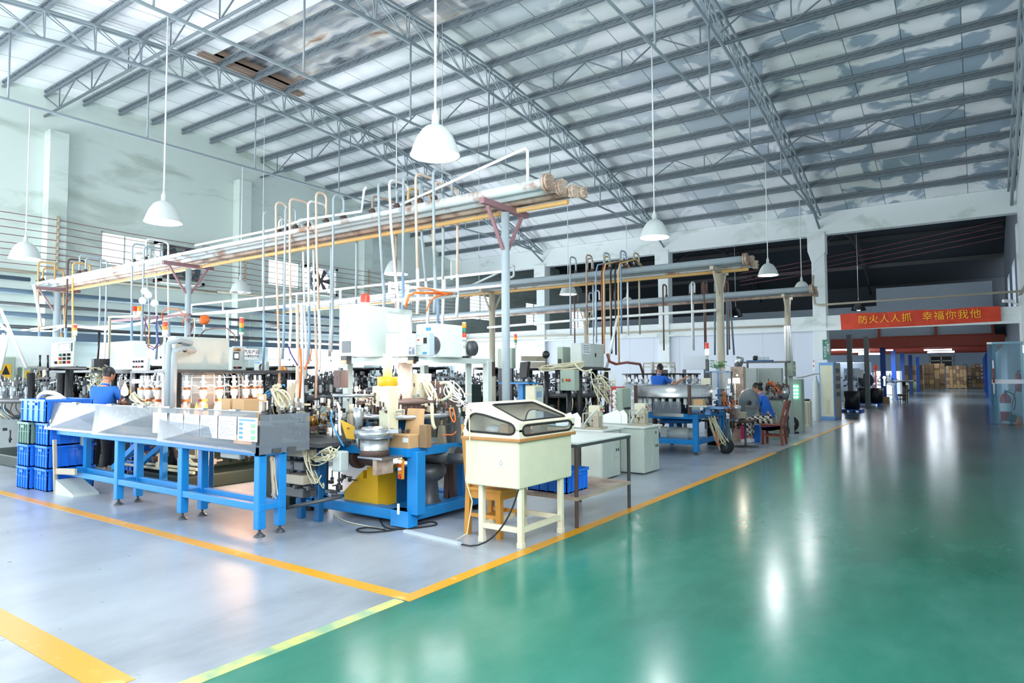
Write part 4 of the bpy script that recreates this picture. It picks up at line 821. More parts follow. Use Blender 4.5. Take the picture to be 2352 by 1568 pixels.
for dx in (0, 8, 16): b.tube([PD(94+dx, 848, 11), PD(94+dx, 876, 11)], .02, 6)
b.bar(PD(90, 848, 11), PD(114, 848, 11), .05); b.bar(PD(90, 868, 11), PD(114, 868, 11), .04); b.bar(PD(66, 843, 11.2), PD(200, 846, 11), .03); b.build('gas_valve_set', M['black'], cl)
b = MB(); q = PD(101, 858, 10.85); b.prism([q+Vector((-.05, 0, -.06)), q+Vector((.06, 0, -.03)), q+Vector((.04, 0, .07)), q+Vector((-.07, 0, .05))], (0, .003, 0)); b.build('yellow_tag', M['yellow'], cl)
pM = Vector((-12.5, 6.15, 0)); cm = carousel('rotary machine with white heads between the operator and the burner carousel', (pM.x, pM.y), .62, 1.25, 16, 31, mh='barewhite')
point('flame_light', PD(286, 902, 10.6), 6, (1, .6, .28), .05); b = MB(); p = PD(286, 910, 10.6); b.lathe([(0, 0), (.05, .03), (.055, .08), (.03, .16), (0, .24)], p, 10); b.build('flame', M['flamehot'], cm)
cables('hose_bundle', cm, 'hosecream', PD(308, 905, 10.4), PD(350, 935, 10.0), 12, .02, .014, .12, 9); clutter('burner_block', cm, 'brownsteel', PD(295, 930, 10.5), .3, 1.05, 1.2, 14, 41, .05)
pB = PD(590, 880, 15.6); carousel('dark rotary machine behind the pale control cabinet, in front of the window', (pB.x, pB.y), 1.0, 1.3, 22, 51, m='darksteel', mh='darksteel')
p0 = PD(665, 870, 13.4); carousel('dark rotary machine in front of the bright window behind the peach drop pipes', (p0.x, p0.y), .9, 1.25, 20, 61, m='darksteel', mh='darksteel')
b = MB(); p = PD(560, 855, 12.6); q = PD(730, 858, 13.2); b.box(p.x, p.y, 1.64, q.x, p.y+.45, 1.69)
for x in (p.x+.1, q.x-.1, (p.x+q.x)/2): b.cyl((x, p.y+.2, 0), (x, p.y+.2, 1.64), .03)
tb = tag(b.build('high_shelf', M['darksteel']), 'dark high shelf in front of the window behind the burner carousel', 'shelf')
k = cbox(583, 610, 619, 829, 853, 12.6); k.z0 = 1.69; c = thing('vacuum_unit', 'grey metal vacuum unit with hoses on the high shelf', 'machine unit', (k.x0, k.y0, k.z0)); pbox(k).build('case', M['greybox'], c); b = MB(); b.lathe([(.06, 0), (.08, .02), (.06, .04), (.04, .02), (.06, 0)], k.fy(.7, .4, .03), 14, (0, 1, 0)); b.build('hose', M['rust'], c); onface(k.fy, 'hoseblue', 'blue_label', c, .1, .8, .5, .95)
k = cbox(655, 672, 684, 843, 855, 12.8); k.z0 = 1.69; c = thing('terminal_strip', 'small grey terminal box on the high shelf behind the drop pipes', 'box', (k.x0, k.y0, k.z0)); pbox(k).build('case', M['greybox'], c)
b = MB(); n = PD(627, 853, 12.7); b.lathe([(.1, 0), (.1, .04), (.07, .06), (.07, .09), (0, .1)], (n.x, n.y+.2, 1.69), 14, close=True); tag(b.build('orange_lamp', M['amber']), 'flat orange beacon on the high shelf before the window', 'beacon')
# the pair of thick peach pipes coming down beside the conveyor, and the gas arm
t = thing('filling_arm', 'filling arm with bundled cream hoses at the end of the conveyor', 'machine', PD(660, 930, 8.4)); pz = PD(655, 930, 8.4)
b = MB(); b.bbox(pz.x-.25, pz.y-.1, .0, pz.x+.25, pz.y+.5, 1.1, .01); b.build('base', M['oilgreen'], t)
b = MB()
b.bar(PD(640, 930, 8.1), PD(628, 890, 8.1), .06); b.bar(PD(628, 890, 8.1), PD(645, 885, 8.1), .05); b.bar(PD(662, 930, 8.2), PD(672, 880, 8.2), .07); b.bar(PD(648, 900, 8.1), PD(645, 940, 8.1), .05); b.build('arm', M['dirty'], t)
cables('hose_bundle', t, 'hosecream', PD(632, 895, 8.05), PD(648, 935, 8.1), 12, -.08, .014, .1, 14); cables('blue_hose', t, 'hoseblue', PD(605, 915, 8.2), PD(650, 895, 8.2), 3, -.08, .008, .06, 15)
k = cbox(590, 612, 612.5, 905, 921, 8.0); b = pbox(k, .008); b.build('timer_box', M['amber'], t); b = plate(k.fy, .25, .2, .75, .8, .004); b.build('timer_face', M['panelwhite'], t)
k = cbox(665, 700, 706, 905, 945, 9.2); pbox(k).build('display_case', M['oilgreen'], t)
for i in range(9): knob(k.fy, .2+.25*(i % 3), .25+.25*(i//3), .01, .01).build('indicator', M['ledgreen'], t)
k = cbox(659, 678, 678.5, 872, 902, 9.4); pbox(k, .004).build('clipboard', M['panelblue'], t)
for dx, m in ((0, 'peach'), (10, 'hosewhite')):
    b = MB(); b.tube([at(683+dx, 700, Y=7.2), at(684+dx, 800, Y=7.1), PD(683+dx, 935, 8.6)], .03, 8); b.build('supply_pipe', M[m], t)
hose(t, 'orange', [PD(690, 800, 8.5), PD(692, 850, 8.5), PD(688, 915, 8.5)], .014); hose(t, 'orange', [PD(716, 800, 9.0), PD(712, 822, 9), PD(700, 848, 8.6)], .01)
hose(t, 'purple', [PD(662, 795, 9.0), PD(668, 812, 9), PD(683, 838, 8.6)], .01)
# control post left of the conveyor end: white hose basket etc. under the table end
t = thing('valve_bank', 'stack of grey valve blocks and pale hoses under the machine table', 'machine unit', PD(690, 1130, 7.3)); pv = PD(690, 1130, 7.3)
for i, z in enumerate((.28, .42, .57, .72)): b = MB(); b.bbox(pv.x-.16, pv.y-.08, z, pv.x+.14, pv.y+.16, z+.1, .01); b.box(pv.x+.14, pv.y, z+.01, pv.x+.2, pv.y+.06, z+.08); b.build('valve_block', M['tan' if i % 2 else 'darksteel'], t)
b = MB(); b.bbox(pv.x-.2, pv.y+.1, 0, pv.x-.12, pv.y+.18, .8, .01); b.bbox(pv.x+.1, pv.y+.1, 0, pv.x+.18, pv.y+.18, .8, .01); b.build('frame', M['bluedark'], t)
cables('hose_bundle', t, 'hosecream', PD(705, 1045, 7.3), PD(765, 1030, 6.9), 11, .1, .006, .1, 16); cables('hose_loop', t, 'hosecream', PD(700, 1040, 7.2), PD(730, 1105, 7.2), 6, .16, .007, .1, 17); clutter('fitting', t, 'darksteel', (pv.x+.1, pv.y+.2), .35, .2, .85, 40, 19, .05); cables('rope_tangle', t, 'dirty', PD(625, 1050, 6.75), PD(630, 1140, 6.75), 10, .06, .007, .05, 18)
b = MB(); b.tube([PD(648, 1168, 6.9), PD(785, 1140, 7.0)], .02, 8); b.build('tie_bar', M['darksteel'], t)

# things on and around the second rack post and over the machines
pp = at(432, 735, Y=Y1+.05)
b = MB(); b.bar(at(250, 738, Y=Y1-.2), at(436, 722, Y=Y1-.2), .05, .05); b.bar(at(432, 734, Y=Y1-.1), at(445, 735, Y=Y1+.6), .05, .05); b.bar(at(432, 775, Y=Y1), at(447, 738, Y=Y1+.5), .04, .04); tag(b.build('crossbeam', M['purplered']), 'purple-brown steel arm crossing the second grey rack post', 'arm')
c = thing('siren_beacon', 'orange siren beacon beside the second grey rack post', 'beacon', at(469, 735, Y=Y1+.1)); p = at(469, 735, Y=Y1+.1); b = MB(); b.lathe([(0, -.09), (.07, -.09), (.1, -.02), (.1, .07), (.06, .1), (0, .1)], p, 14, (1, -.4, .2)); b.build('housing', M['orange'], c); b = MB(); b.cyl(p-Vector((0, 0, .2)), p-Vector((0, 0, .06)), .02); b.bar(p, at(440, 735, Y=Y1+.1), .03); b.build('bracket', M['whitebox'], c)
for px, m, lab in ((308, 'lampred', 'red warning lamp on the steel arm left of the second grey rack post'), (322, 'lampamber', 'amber warning lamp beside the red one on the steel arm')):
    p = at(px, 717, Y=Y1-.2); c = thing('warning_lamp', lab, 'beacon', p); b = MB(); b.cyl(p+Vector((0, 0, -.12)), p+Vector((0, 0, .02)), .07, n=14); b.build('base', M['whitebox'], c); b = MB(); b.lathe([(.065, .02), (.06, .13), (0, .14)], p, 14); b.build('dome', M[m], c)
c = thing('pressure_regulator', 'cluster of round pressure gauges on the drop pipes above the red lamps', 'gauge', at(335, 685, Y=Y1-.4))
for px, py in ((333, 668), (328, 690), (355, 696), (341, 677)): p = at(px, py, Y=Y1-.45); b = MB(); b.lathe([(0, -.03), (.075, -.03), (.08, 0), (.075, .02), (0, .02)], p, 14, (1, -.8, .2)); b.build('gauge', M['whitebox'], c)
b = MB(); b.bar(at(328, 672, Y=Y1-.4), at(352, 680, Y=Y1-.4), .05); b.tube([at(338, 640, Y=Y1-.35), at(342, 700, Y=Y1-.4), at(343, 740, Y=Y1-.4)], .02, 6); b.build('pipe', M['pipegrey'], c)
def tangle(lab, m, pts, r=.012): b = MB(); b.tube([at(x, y, Y=Y1-.3) for x, y in pts], r, 6); tag(b.build('hose', M[m]), lab, 'hose', 'coloured hoses over the carousel')
tangle('red hose looping over the steel arm beside the grey rack post', 'orange', [(375, 745), (372, 718), (385, 708), (410, 710), (424, 725), (420, 745)]); tangle('dark red hose from the rack post to the big grey cabinet', 'rust', [(455, 775), (470, 758), (490, 754), (520, 753), (538, 768), (542, 790)])
tangle('red hose hanging in a loop left of the big grey cabinet', 'rust', [(335, 725), (332, 760), (340, 790), (355, 800), (372, 790), (376, 765), (366, 745)]); tangle('purple hose hanging in a loop over the button box', 'purple', [(330, 730), (345, 770), (338, 795), (352, 803), (365, 785), (358, 750), (362, 725)]); tangle('cream cable drooping right of the grey rack post', 'hosecream', [(446, 730), (448, 760), (440, 800)]); tangle('orange hose from the gauges down to the button box', 'pipeyellow', [(342, 720), (343, 760), (341, 800)], .018)
c = thing('signal_tower', 'signal light tower at the left edge of the big grey cabinet', 'signal light', PD(378, 790, 9.9)); p = PD(378, 850, 9.9); b = MB(); b.cyl((p.x, p.y, 0), PD(378, 786, 9.9), .025); b.build('pole', M['whitebox'], c); stack_light(c, PD(378, 788, 9.9), .32, .035)
# ================================================================ MAIN BLUE MACHINE (foreground)
bx0, bx1, by0, by1 = -6.5, -4.93, 5.14, 6.5
t = thing('assembly_machine', 'big blue assembly machine with rotary table, cream towers and lit shelf overhead', 'machine', ((bx0+bx1)/2, (by0+by1)/2, 0))
b = MB()
b.bbox(bx0, by0, .06, bx1, by0+.16, .17, .01); b.bbox(bx1-.16, by0, .06, bx1, by1, .17, .01); b.bbox(bx0, by1-.16, .06, bx1, by1, .17, .01); b.bbox(bx0, by0, .06, bx0+.16, by1, .17, .01); b.box(bx0+.1, by0+.1, .09, bx1-.1, by1-.1, .14)
b.bbox(bx0-.28, by0-.02, .06, bx0+.2, by0+.22, .13, .01); b.prism([(bx1-.2, by0-.06, .02), (bx1+.06, by0-.06, .02), (bx1, by0, .17), (bx1-.26, by0, .17)], (0, .14, 0))
b.build('base_frame', M['blue'], t)
for p in ((bx0-.1, by0+.08), (bx1-.08, by0+.1), (bx1-.08, by1-.1), (bx0+.1, by1-.1)): b = MB(); b.bbox(p[0]-.07, p[1]-.07, 0, p[0]+.07, p[1]+.07, .06, .01); b.build('rubber_foot', M['rubber'], t)
cxk = at(955, 1060, Y=by0).x
for (x, y, w) in ((cxk, by0, .15), (bx0+.05, by0+.02, .16), (bx1-.22, by1-.2, .14)):
    b = MB(); b.bbox(x-w, y+.02, .14, x, y+.02+w*.9, .8, .008); b.build('leg', M['blue'], t)
b = MB(); b.prism([(-5.95, 5.08, .78), (-4.95, 5.12, .78), (-4.86, 6.25, .78), (-5.95, 6.3, .78)], (0, 0, .045)); b.bar((-5.95, 5.08, .79), (-4.95, 5.1, .79), .05, .09); b.bar((-4.93, 5.1, .79), (-4.86, 6.25, .79), .05, .09); b.build('table', M['blue'], t)
b = MB(); b.prism([(-5.92, 5.12, .826), (-4.98, 5.16, .826), (-4.89, 6.22, .826), (-5.92, 6.26, .826)], (0, 0, .006)); b.build('table_plate', M['steel'], t)
# yellow guard box under the table
P = at(880, 1165, Z=.14); b = MB(); y = by0+.12
pts = [at(790, 1128, Y=y), at(792, 1158, Y=y), at(868, 1165, Y=y), at(868, 1072, Y=y), at(843, 1072, Y=y), at(842, 1098, Y=y), at(834, 1098, Y=y), at(834, 1080, Y=y)]
b.prism([(p.x, y, p.z) for p in pts], (0, .32, 0)); b.build('drive_guard', M['yellow'], t, label='yellow drive guard')
b = MB(); q = at(910, 1150, Y=by0+.5); b.bbox(q.x-.28, q.y-.1, .14, q.x+.1, q.y+.2, .52, .012); b.bbox(q.x-.3, q.y-.12, .5, q.x+.12, q.y+.22, .54, .01); b.build('motor_case', M['bluedark'], t)
b = MB(); q = at(985, 1150, Y=by0+.55); b.lathe([(.16, .14), (.12, .2), (.1, .4), (.16, .44), (.2, .5), (.2, .56), (.12, .6), (0, .6)], (q.x, q.y, 0), 22); b.cyl((q.x-.35, q.y, .7), (q.x+.35, q.y+.1, .7), .1, n=16); b.cyl((q.x+.3, q.y, .68), (q.x+.6, q.y+.1, .68), .06, n=12); b.build('gear_unit', M['darksteel'], t)
b = MB(); q = at(822, 1060, Y=by0+.1); b.cyl((q.x, q.y, .68), (q.x+.35, q.y, .68), .09, n=18); b.cyl((q.x-.02, q.y, .68), (q.x+.05, q.y, .68), .13, n=18); b.build('drive_shaft', M['brownsteel'], t)
for px in (1025, 1037): b = MB(); q = at(px, 1160, Y=by0+.95); b.prism([(q.x-.05, q.y, .12), (q.x+.05, q.y, .12), (q.x+.02, q.y, .62), (q.x-.02, q.y, .62)], (0, .05, 0)); b.cyl((q.x, q.y, .6), (q.x, q.y, .82), .02); b.build('support_strut', M['brownsteel'], t)
# front brackets: control boxes on the corner leg
k = cbox(912, 926, 930, 1054, 1101, PD(926, 1080, 1).y and 6.98); kb = pbox(k, .008).build('button_station', M['amber'], t, label='orange button station')
for i, m in enumerate(('lampgreen', 'red', 'paper', 'amber', 'red')): knob(k.fy, .5, .88-.19*i, .02, .02).build('button', M[m], kb)
k = cbox(940, 955, 966, 1055, 1083, 6.95); kb = pbox(k, .008).build('breaker_box', M['greybox'], t); knob(k.fx, .3, .6, .02, .02).build('button', M['red'], kb); onface(k.fx, 'red', 'red_tag', kb, .5, .15, .9, .45)
k = cbox(941, 952, 962, 1105, 1129, 6.95); pbox(k, .008).build('socket', M['whitebox'], t)
k = cbox(911, 916, 919, 1157, 1182, 6.9); pbox(k, .006).build('switch_cover', M['whitebox'], t)
k = cbox(763, 781, 802, 1038, 1084, 6.9); pbox(k).build('junction_box', M['greybox'], t); cables('hose_bundle', t, 'hosecream', k.fy(.3, 1), PD(735, 1040, 7.2), 9, .05, .008, .1, 22)
k = cbox(855, 864, 904, 1055, 1092, 6.75); o = pbox(k, .006); o.build('bracket_plate', M['rustypipe2'], t, label='rusty bracket plate')
b = MB(); y = k.y0; b.box(k.x0-.2, y-.02, k.z1, k.x1+.1, k.y1+.05, k.z1+.02); b.build('bracket_shelf', M['steel'], t)
# vibrating bowl feeder
bc = PD(860, 1046, 6.95); fz = k.z1+.02; c = thing('bowl_feeder', 'silver vibratory bowl feeder on the front corner of the blue machine', 'bowl feeder', (bc.x, bc.y, fz)); z1 = at(860, 1008, Y=bc.y).z; zr = at(860, 985, Y=bc.y).z
b = MB(); b.lathe([(.155, fz), (.155, fz+.05), (.15, fz+.06)], (bc.x, bc.y, 0), 24, close=True); b.build('base', M['brownsteel'], c)
b = MB(); b.lathe([(.15, fz+.06), (.15, z1), (.0, z1)], (bc.x, bc.y, 0), 28); b.build('drum', M['steelspin'], c)
b = MB(); b.lathe([(.1, z1), (.205, z1+.015), (.215, zr), (.2, zr), (.19, z1+.05), (.12, z1+.03), (.05, z1+.05), (0, z1+.05)], (bc.x, bc.y, 0), 32); b.lathe([(.13, zr-.02), (.14, zr+.01), (.13, zr+.02), (.1, zr-.01)], (bc.x, bc.y, 0), 28); b.bar((bc.x+.1, bc.y, zr-.02), (bc.x+.32, bc.y+.05, zr-.01), .06, .04); b.build('bowl', M['steel'], c)
# rotary top
tx = PD(930, 945, 7.75); tx, ty = tx.x, tx.y
b = MB(); b.lathe([(.2, 1.1), (.56, 1.12), (.58, 1.15), (.56, 1.17), (.2, 1.17)], (tx, ty, 0), 40); b.build('rotary_plate', M['steel'], t)
b = MB(); b.lathe([(.36, 1.17), (.38, 1.2), (.38, 1.25), (.36, 1.27), (.4, 1.28), (.4, 1.31), (.2, 1.34), (0, 1.34)], (tx, ty, 0), 36)
for i in range(36): a = i*.1745; b.box(tx+.385*math.cos(a)-.012, ty+.385*math.sin(a)-.012, 1.19, tx+.385*math.cos(a)+.012, ty+.385*math.sin(a)+.012, 1.26)
b.build('indexing_ring', M['brownsteel'], t)
b = MB(); b.lathe([(.3, 1.0), (.22, 1.1), (.15, 1.1)], (tx, ty, 0), 20); b.lathe([(.18, .83), (.18, 1.02), (.3, 1.03), (.3, 1.1)], (tx, ty, 0), 20); b.build('hub', M['bluedark'], t)
b = MB(); b.lathe([(.14, 1.3), (.14, 1.33), (.085, 1.35), (.085, 1.84)], (tx, ty, 0), 20); b.build('centre_column', M['rustypipe2'], t, label='brown centre column')
for (px, D, w, yt, yb, m) in ((893, 7.2, .075, 886, 990, 'cream'), (872, 7.5, .06, 886, 930, 'cream'), (960, 7.9, .06, 858, 918, 'cream'), (978, 8.0, .05, 858, 912, 'dirty'), (1003, 7.9, .06, 875, 920, 'brownsteel'), (905, 8.3, .05, 885, 930, 'cream'), (783, 7.6, .06, 850, 890, 'brownsteel')):
    q = PD(px, (yt+yb)/2, D); z0, z1 = at(px, yb, Y=q.y).z, at(px, yt, Y=q.y).z
    b = MB(); b.bbox(q.x-w, q.y-w, z0, q.x+w, q.y+w, z1, .006); b.box(q.x-w*1.02, q.y-w*1.02, z0+(z1-z0)*.42, q.x+w*1.02, q.y+w*1.02, z0+(z1-z0)*.43); o = b.build('tower', M[m], t)
    b = MB(); b.box(q.x-w*.2, q.y-w-.003, z0+(z1-z0)*.5, q.x+w*.1, q.y-w+.001, z0+(z1-z0)*.64); b.build('slot', M['brownsteel'], o)
q = PD(890, 876, 7.25); z0, z1 = at(890, 886, Y=q.y).z, at(890, 865, Y=q.y).z; b = MB(); b.lathe([(.1, z0), (.105, z0+.01), (.105, z1-.01), (.1, z1), (0, z1)], (q.x+.01, q.y+.0, 0), 24); b.box(q.x-.12, q.y-.04, z0, q.x-.06, q.y+.06, z1); b.build('yellow_cap', M['yellow'], t)
b = MB(); b.cyl((q.x, q.y, z1), (q.x, q.y, 1.84), .05, n=14); b.build('tower_pipe', M['hosecream'], t)
b = MB(); b.tube([PD(764, 908, 7.1), PD(858, 909, 7.3)], .02, 10); b.build('cylinder_rod', M['steel'], t)
q = PD(823, 950, 7.1); b = MB(); b.lathe([(0, .98), (.03, .98), (.03, 1.06), (.05, 1.07), (.055, 1.15), (.055, 1.25), (.04, 1.26), (0, 1.26)], (q.x, q.y, 0), 14); b.cyl((q.x, q.y, .83), (q.x, q.y, .99), .022); b.build('air_cylinder', M['steel'], t)
for (px, py, h, m) in ((1010, 975, .2, 'tan'), (1030, 975, .26, 'darksteel'), (1052, 970, .3, 'steel'), (800, 965, .35, 'tan'), (812, 960, .3, 'dirty'), (778, 970, .25, 'steel'), (968, 985, .12, 'tan')):
    q = at(px, 1010, Z=.83); q = PD(px, 1000, 7.4) if px < 900 else PD(px, 1000, 7.55); b = MB(); b.prism([(q.x-.05, q.y, .83), (q.x+.06, q.y, .83), (q.x+.03, q.y, .83+h), (q.x-.02, q.y, .83+h)], (0, .06, 0)); b.cyl((q.x, q.y+.03, .83+h), (q.x, q.y+.03, .83+h+.1), .018); b.build('tool_post', M[m], t)
for s_, m in ((71, 'steel'), (72, 'brownsteel'), (73, 'dirty'), (74, 'darksteel')): clutter('fitting', t, m, (tx, ty), .72, 1.15 if m != 'darksteel' else .85, 1.42 if m != 'darksteel' else 1.1, 40, s_, .04)
clutter('clamp', t, 'steel', (tx-.75, ty-.35), .5, .95, 1.3, 40, 75, .04); clutter('clamp', t, 'dirty', (tx-.8, ty-.3), .45, .9, 1.35, 26, 76, .045)
cables('air_hose', t, 'hosecream', PD(970, 880, 7.9), PD(1000, 915, 7.6), 8, -.12, .012, .06, 31); cables('air_hose', t, 'hosecream', PD(930, 840, 7.9), PD(940, 900, 7.8), 7, -.02, .01, .05, 32); cables('air_hose', t, 'hosewhite', PD(1030, 880, 7.6), PD(1060, 920, 7.5), 9, .06, .007, .1, 33)
hose(t, 'hosecream', bez(PD(1012, 880, 7.6), PD(1040, 868, 7.5), PD(1052, 905, 7.4), PD(1015, 920, 7.5)), .02); hose(t, 'hoseblue', bez(PD(1030, 880, 7.6), PD(1046, 890, 7.5), PD(1040, 912, 7.4), PD(1015, 922, 7.5)), .008)
hose(t, 'hosecream', bez(PD(985, 916, 7.35), PD(1000, 910, 7.3), PD(985, 970, 7.2), PD(1000, 985, 7.2)), .022); hose(t, 'hoseblue', bez(PD(765, 945, 7.0), PD(748, 955, 6.9), PD(780, 1010, 6.9), PD(790, 1025, 6.9)), .008)
hose(t, 'orange', bez(PD(1033, 938, 7.3), PD(1034, 975, 7.3), PD(1056, 985, 7.2), PD(1040, 935, 7.3)), .008); hose(t, 'orange', bez(PD(1015, 1000, 7.3), PD(1030, 995, 7.3), PD(1040, 1004, 7.3), PD(1048, 990, 7.3)), .008)
hose(t, 'hosewhite', bez(PD(775, 925, 7.1), PD(785, 940, 7), PD(775, 985, 7), PD(783, 1000, 7)), .014); cables('blue_tube', t, 'hoseblue', PD(850, 960, 7.5), PD(845, 985, 7.4), 4, .0, .005, .06, 35)
b = MB(); q = PD(795, 985, 7.3); b.prism([q+Vector((-.1, 0, .1)), q+Vector((.0, 0, -.1)), q+Vector((.12, .05, -.12)), q+Vector((.08, .05, .02))], (0, .01, 0)); b.build('chute', M['yellow'], t)
# gearing rail with brass holders left of the machine
b = MB(); a, c = PD(700, 985, 7.6), PD(756, 975, 7.9); b.bar(a, c, .2, .04); b.build('holder_rail', M['brownsteel'], t)
for i in range(5): q = a.lerp(c, (i+.5)/5); b = MB(); b.lathe([(0, .02), (.03, .02), (.03, .14), (0, .14)], q, 10); b.build('brass_holder', M['brass'], t)
b = MB(); a, c = PD(630, 945, 7.5), PD(756, 1000, 7.3); b.box(c.x-1.1, c.y-.25, .84, c.x+.15, c.y+.5, .88); b.build('side_table', M['darksteel'], t); clutter('fitting', t, 'steel', (c.x-.4, c.y+.1), .5, .9, 1.25, 40, 77, .04); clutter('fitting', t, 'black', (c.x-.4, c.y+.2), .45, .9, 1.2, 24, 78, .05)
# overhead shelf frame
sz = 1.84; SX0, SX1, SY0, SY1 = -6.75, -4.75, 5.45, 7.4
C0 = PD(948, 822, 7.6)
b = MB(); b.box(C0.x-1.15, C0.y, sz-.05, C0.x+.02, C0.y+1.5, sz-.02); b.bar((C0.x-1.15, C0.y, sz-.06), (C0.x, C0.y, sz-.06), .05, .06); b.bar((C0.x, C0.y, sz-.06), (C0.x, C0.y+1.45, sz-.06), .05, .06); b.build('overhead_shelf', M['greybox'], t)
qe = at(1075, 826, X=C0.x)
for (x, y) in ((C0.x, C0.y+1.42), (C0.x-1.12, C0.y+.02), (C0.x-1.12, C0.y+1.42)): b = MB(); b.bbox(x-.045, y-.045, .83, x+.045, y+.045, sz-.05, .006); b.build('frame_post', M['greybox'], t)
for (a, c) in ((PD(818, 830, 7.55), PD(914, 826, 7.5)), (PD(958, 826, 7.6), PD(1058, 826, 8.35))):
    b = MB(); b.cyl((a.x, a.y, sz-.1), (c.x, c.y, sz-.1), .018, n=10); b.build('fluorescent_tube', M['tube'], t, label='lit fluorescent tube'); area('shelf_light', ((a.x+c.x)/2, (a.y+c.y)/2, sz-.13), (0, 0, 0), .9, .1, 6, (1, 1, 1))
for px, D in ((796, 7.45), (950, 7.55), (1067, 8.4)):
    k = cbox(px-14, px, px+12, 817, 835, D); o = pbox(k, .004).build('sensor_head', M['black'], t); onface(k.fy, 'amber', 'amber_front', o, .0, .0, 1, .45, .01); onface(k.fy, 'paper', 'label', o, .15, .08, .8, .4, .013)
# cabinets on the shelf
k = cbox(778, 812, 947, 697, 818, 7.55); k.z0 = sz-.02; c = thing('power_cabinet', 'tall pale cabinet with a vent grille on top of the blue machine', 'cabinet', (k.x0, k.y0, k.z0)); pbox(k, .01).build('case', M['greybox'], c); onface(k.fy, 'darksteel', 'vent', c, .25, .08, .8, .3); b = plate(k.fx, .01, .02, .99, .98, .006); b.build('door', M['greybox'], c); plate(k.fy, .3, .52, .6, .66, .02).build('latch', M['whitebox'], c)
lampb = Vector(k.fx(.32, 1, -.15)); c2 = thing('beacon_light', 'red domed warning beacon on top of the tall pale cabinet', 'beacon', lampb); b = MB(); b.cyl(lampb, lampb+Vector((0, 0, .05)), .06, n=18); b.build('base', M['hosecream'], c2); b = MB(); b.lathe([(.055, .05), (.055, .12), (.045, .15), (0, .165)], lampb, 18); b.build('dome', M['lampred'], c2)
k = cbox(940, 985, 1064, 741, 817, 7.7)
k = cbox(955, 999, 1063, 742, 816, 7.75); k.z0 = sz-.02; c = thing('laser_marker_unit', 'white device with a round black vent on the shelf over the blue machine', 'device', (k.x0, k.y0, k.z0)); pbox(k, .01).build('case', M['whitebox'], c)
b = MB(); b.lathe([(0, .01), (.1, .01), (.11, 0)], k.fy(.93, .35), 20, (0, -1, 0)); b.build('fan_grille', M['darksteel'], c); onface(k.fy, 'hoseblue', 'blue_mark', c, .55, .82, .8, .92)
k = cbox(953, 985, 999, 762, 815, 7.45); k.z0 = sz-.02; c = thing('power_supply_unit', 'pale blue meter unit with display in front of the white device', 'device', (k.x0, k.y0, k.z0)); pbox(k, .01).build('case', M['panelblue'], c); onface(k.fy, 'greybox', 'front_panel', c, .06, .06, .94, .94); s = onface(k.fy, 'paper', 'display', c, .15, .5, .55, .85, .01); onface(k.fy, 'red', 'red_digits', s, .22, .68, .38, .74, .013); onface(k.fy, 'black', 'dial', c, .66, .55, .88, .8, .012); onface(k.fy, 'hoseblue', 'logo', c, .6, .1, .88, .18, .01)
k = cbox(885, 930, 956, 764, 817, 7.35); k.z0 = sz-.02; c = thing('white_device', 'low white box device beside the tall pale cabinet on the shelf', 'device', (k.x0, k.y0, k.z0)); pbox(k, .01).build('case', M['barewhite'], c); text_lines(c, k.fx(.1, .5), (0, 1, 0), (0, 0, 1), k.d*.8, k.h*.4, 4, M['greybox'], 4, .2); onface(k.fx, 'paper', 'label', c, .3, .02, .8, .4)
text('产品', k.fx(.55, .3, .009), .05, INK, c, (0, 1, 0), (0, 0, 1)); text('检验', k.fx(.55, .14, .009), .05, INK, c, (0, 1, 0), (0, 0, 1))
a, q = at(892, 768, X=k.x1+.01), at(946, 724, X=k.x1+.01); s = thing('paper_sign', 'white paper sign with faint lettering leaning on the tall pale cabinet', 'sign', (a.x, a.y, k.z1)); b = MB(); b.prism([(a.x, a.y, k.z1), (a.x, q.y, k.z1), (a.x-.03, q.y, q.z), (a.x-.03, a.y, q.z)], (-.004, 0, 0)); b.build('board', M['paper'], s)
INKF = mat('ink_faint', '#b9c6dd', .7, var=0)
zz = q.z-k.z1
for i, tx_ in enumerate(('汽车灯泡', 'H8自动生产线', 'NO.2')): text(tx_, (a.x-.006-.03*(.78-.26*i)+.006, (a.y+q.y)/2, k.z1+zz*(.78-.26*i)), (.07, .06, .05)[i], INKF, s, (0, 1, 0), (-.1, 0, 1))
stack_light(t, PD(1066, 800, 8.4), .32, .028, ('lampamber', 'lampgreenoff', 'lampred'), .1); 
k = cbox(1068, 1072, 1084, 782, 930, 8.55); k.z0 = .83; c = thing('aluminium_post', 'grey aluminium post with a fan at its top, right of the blue machine', 'post', (k.x1, k.y0, 0)); k.z0 = 0; pbox(k, .006).build('post', M['greybox'], c); b = MB(); b.lathe([(.1, 0), (.1, .05), (0, .06)], (k.x1+.02, k.y1-.05, k.z1-.1), 16, (1, 0, 0)); b.build('fan', M['darksteel'], c)
# orange and white hose frame above
hz = 2.72; a = PD(930, 718, 7.9); c_ = PD(1050, 672, 8.6); pipe('white pipe bridge with orange hose above the pale cabinets', [PD(928, 700, 7.95), PD(937, 662, 8.0), PD(950, 660, 8.05), PD(1050, 672, 8.5), PD(1048, 680, 8.5), PD(900, 690, 7.9)], .022, 'hosewhite')
b = MB(); b.tube([PD(931, 705, 7.93), PD(939, 678, 7.98), PD(955, 672, 8.05), PD(1040, 674, 8.4)], .016, 6); b.tube(bez(PD(980, 715, 8), PD(985, 690, 8), PD(995, 680, 8.1), PD(1020, 676, 8.3)), .01, 6); b.tube(bez(PD(960, 662, 8.05), PD(985, 658, 8.1), PD(1000, 668, 8.2), PD(1030, 678, 8.3)), .009, 6); tag(b.build('hose', M['orange']), 'orange hose along the white pipe bridge', 'hose')
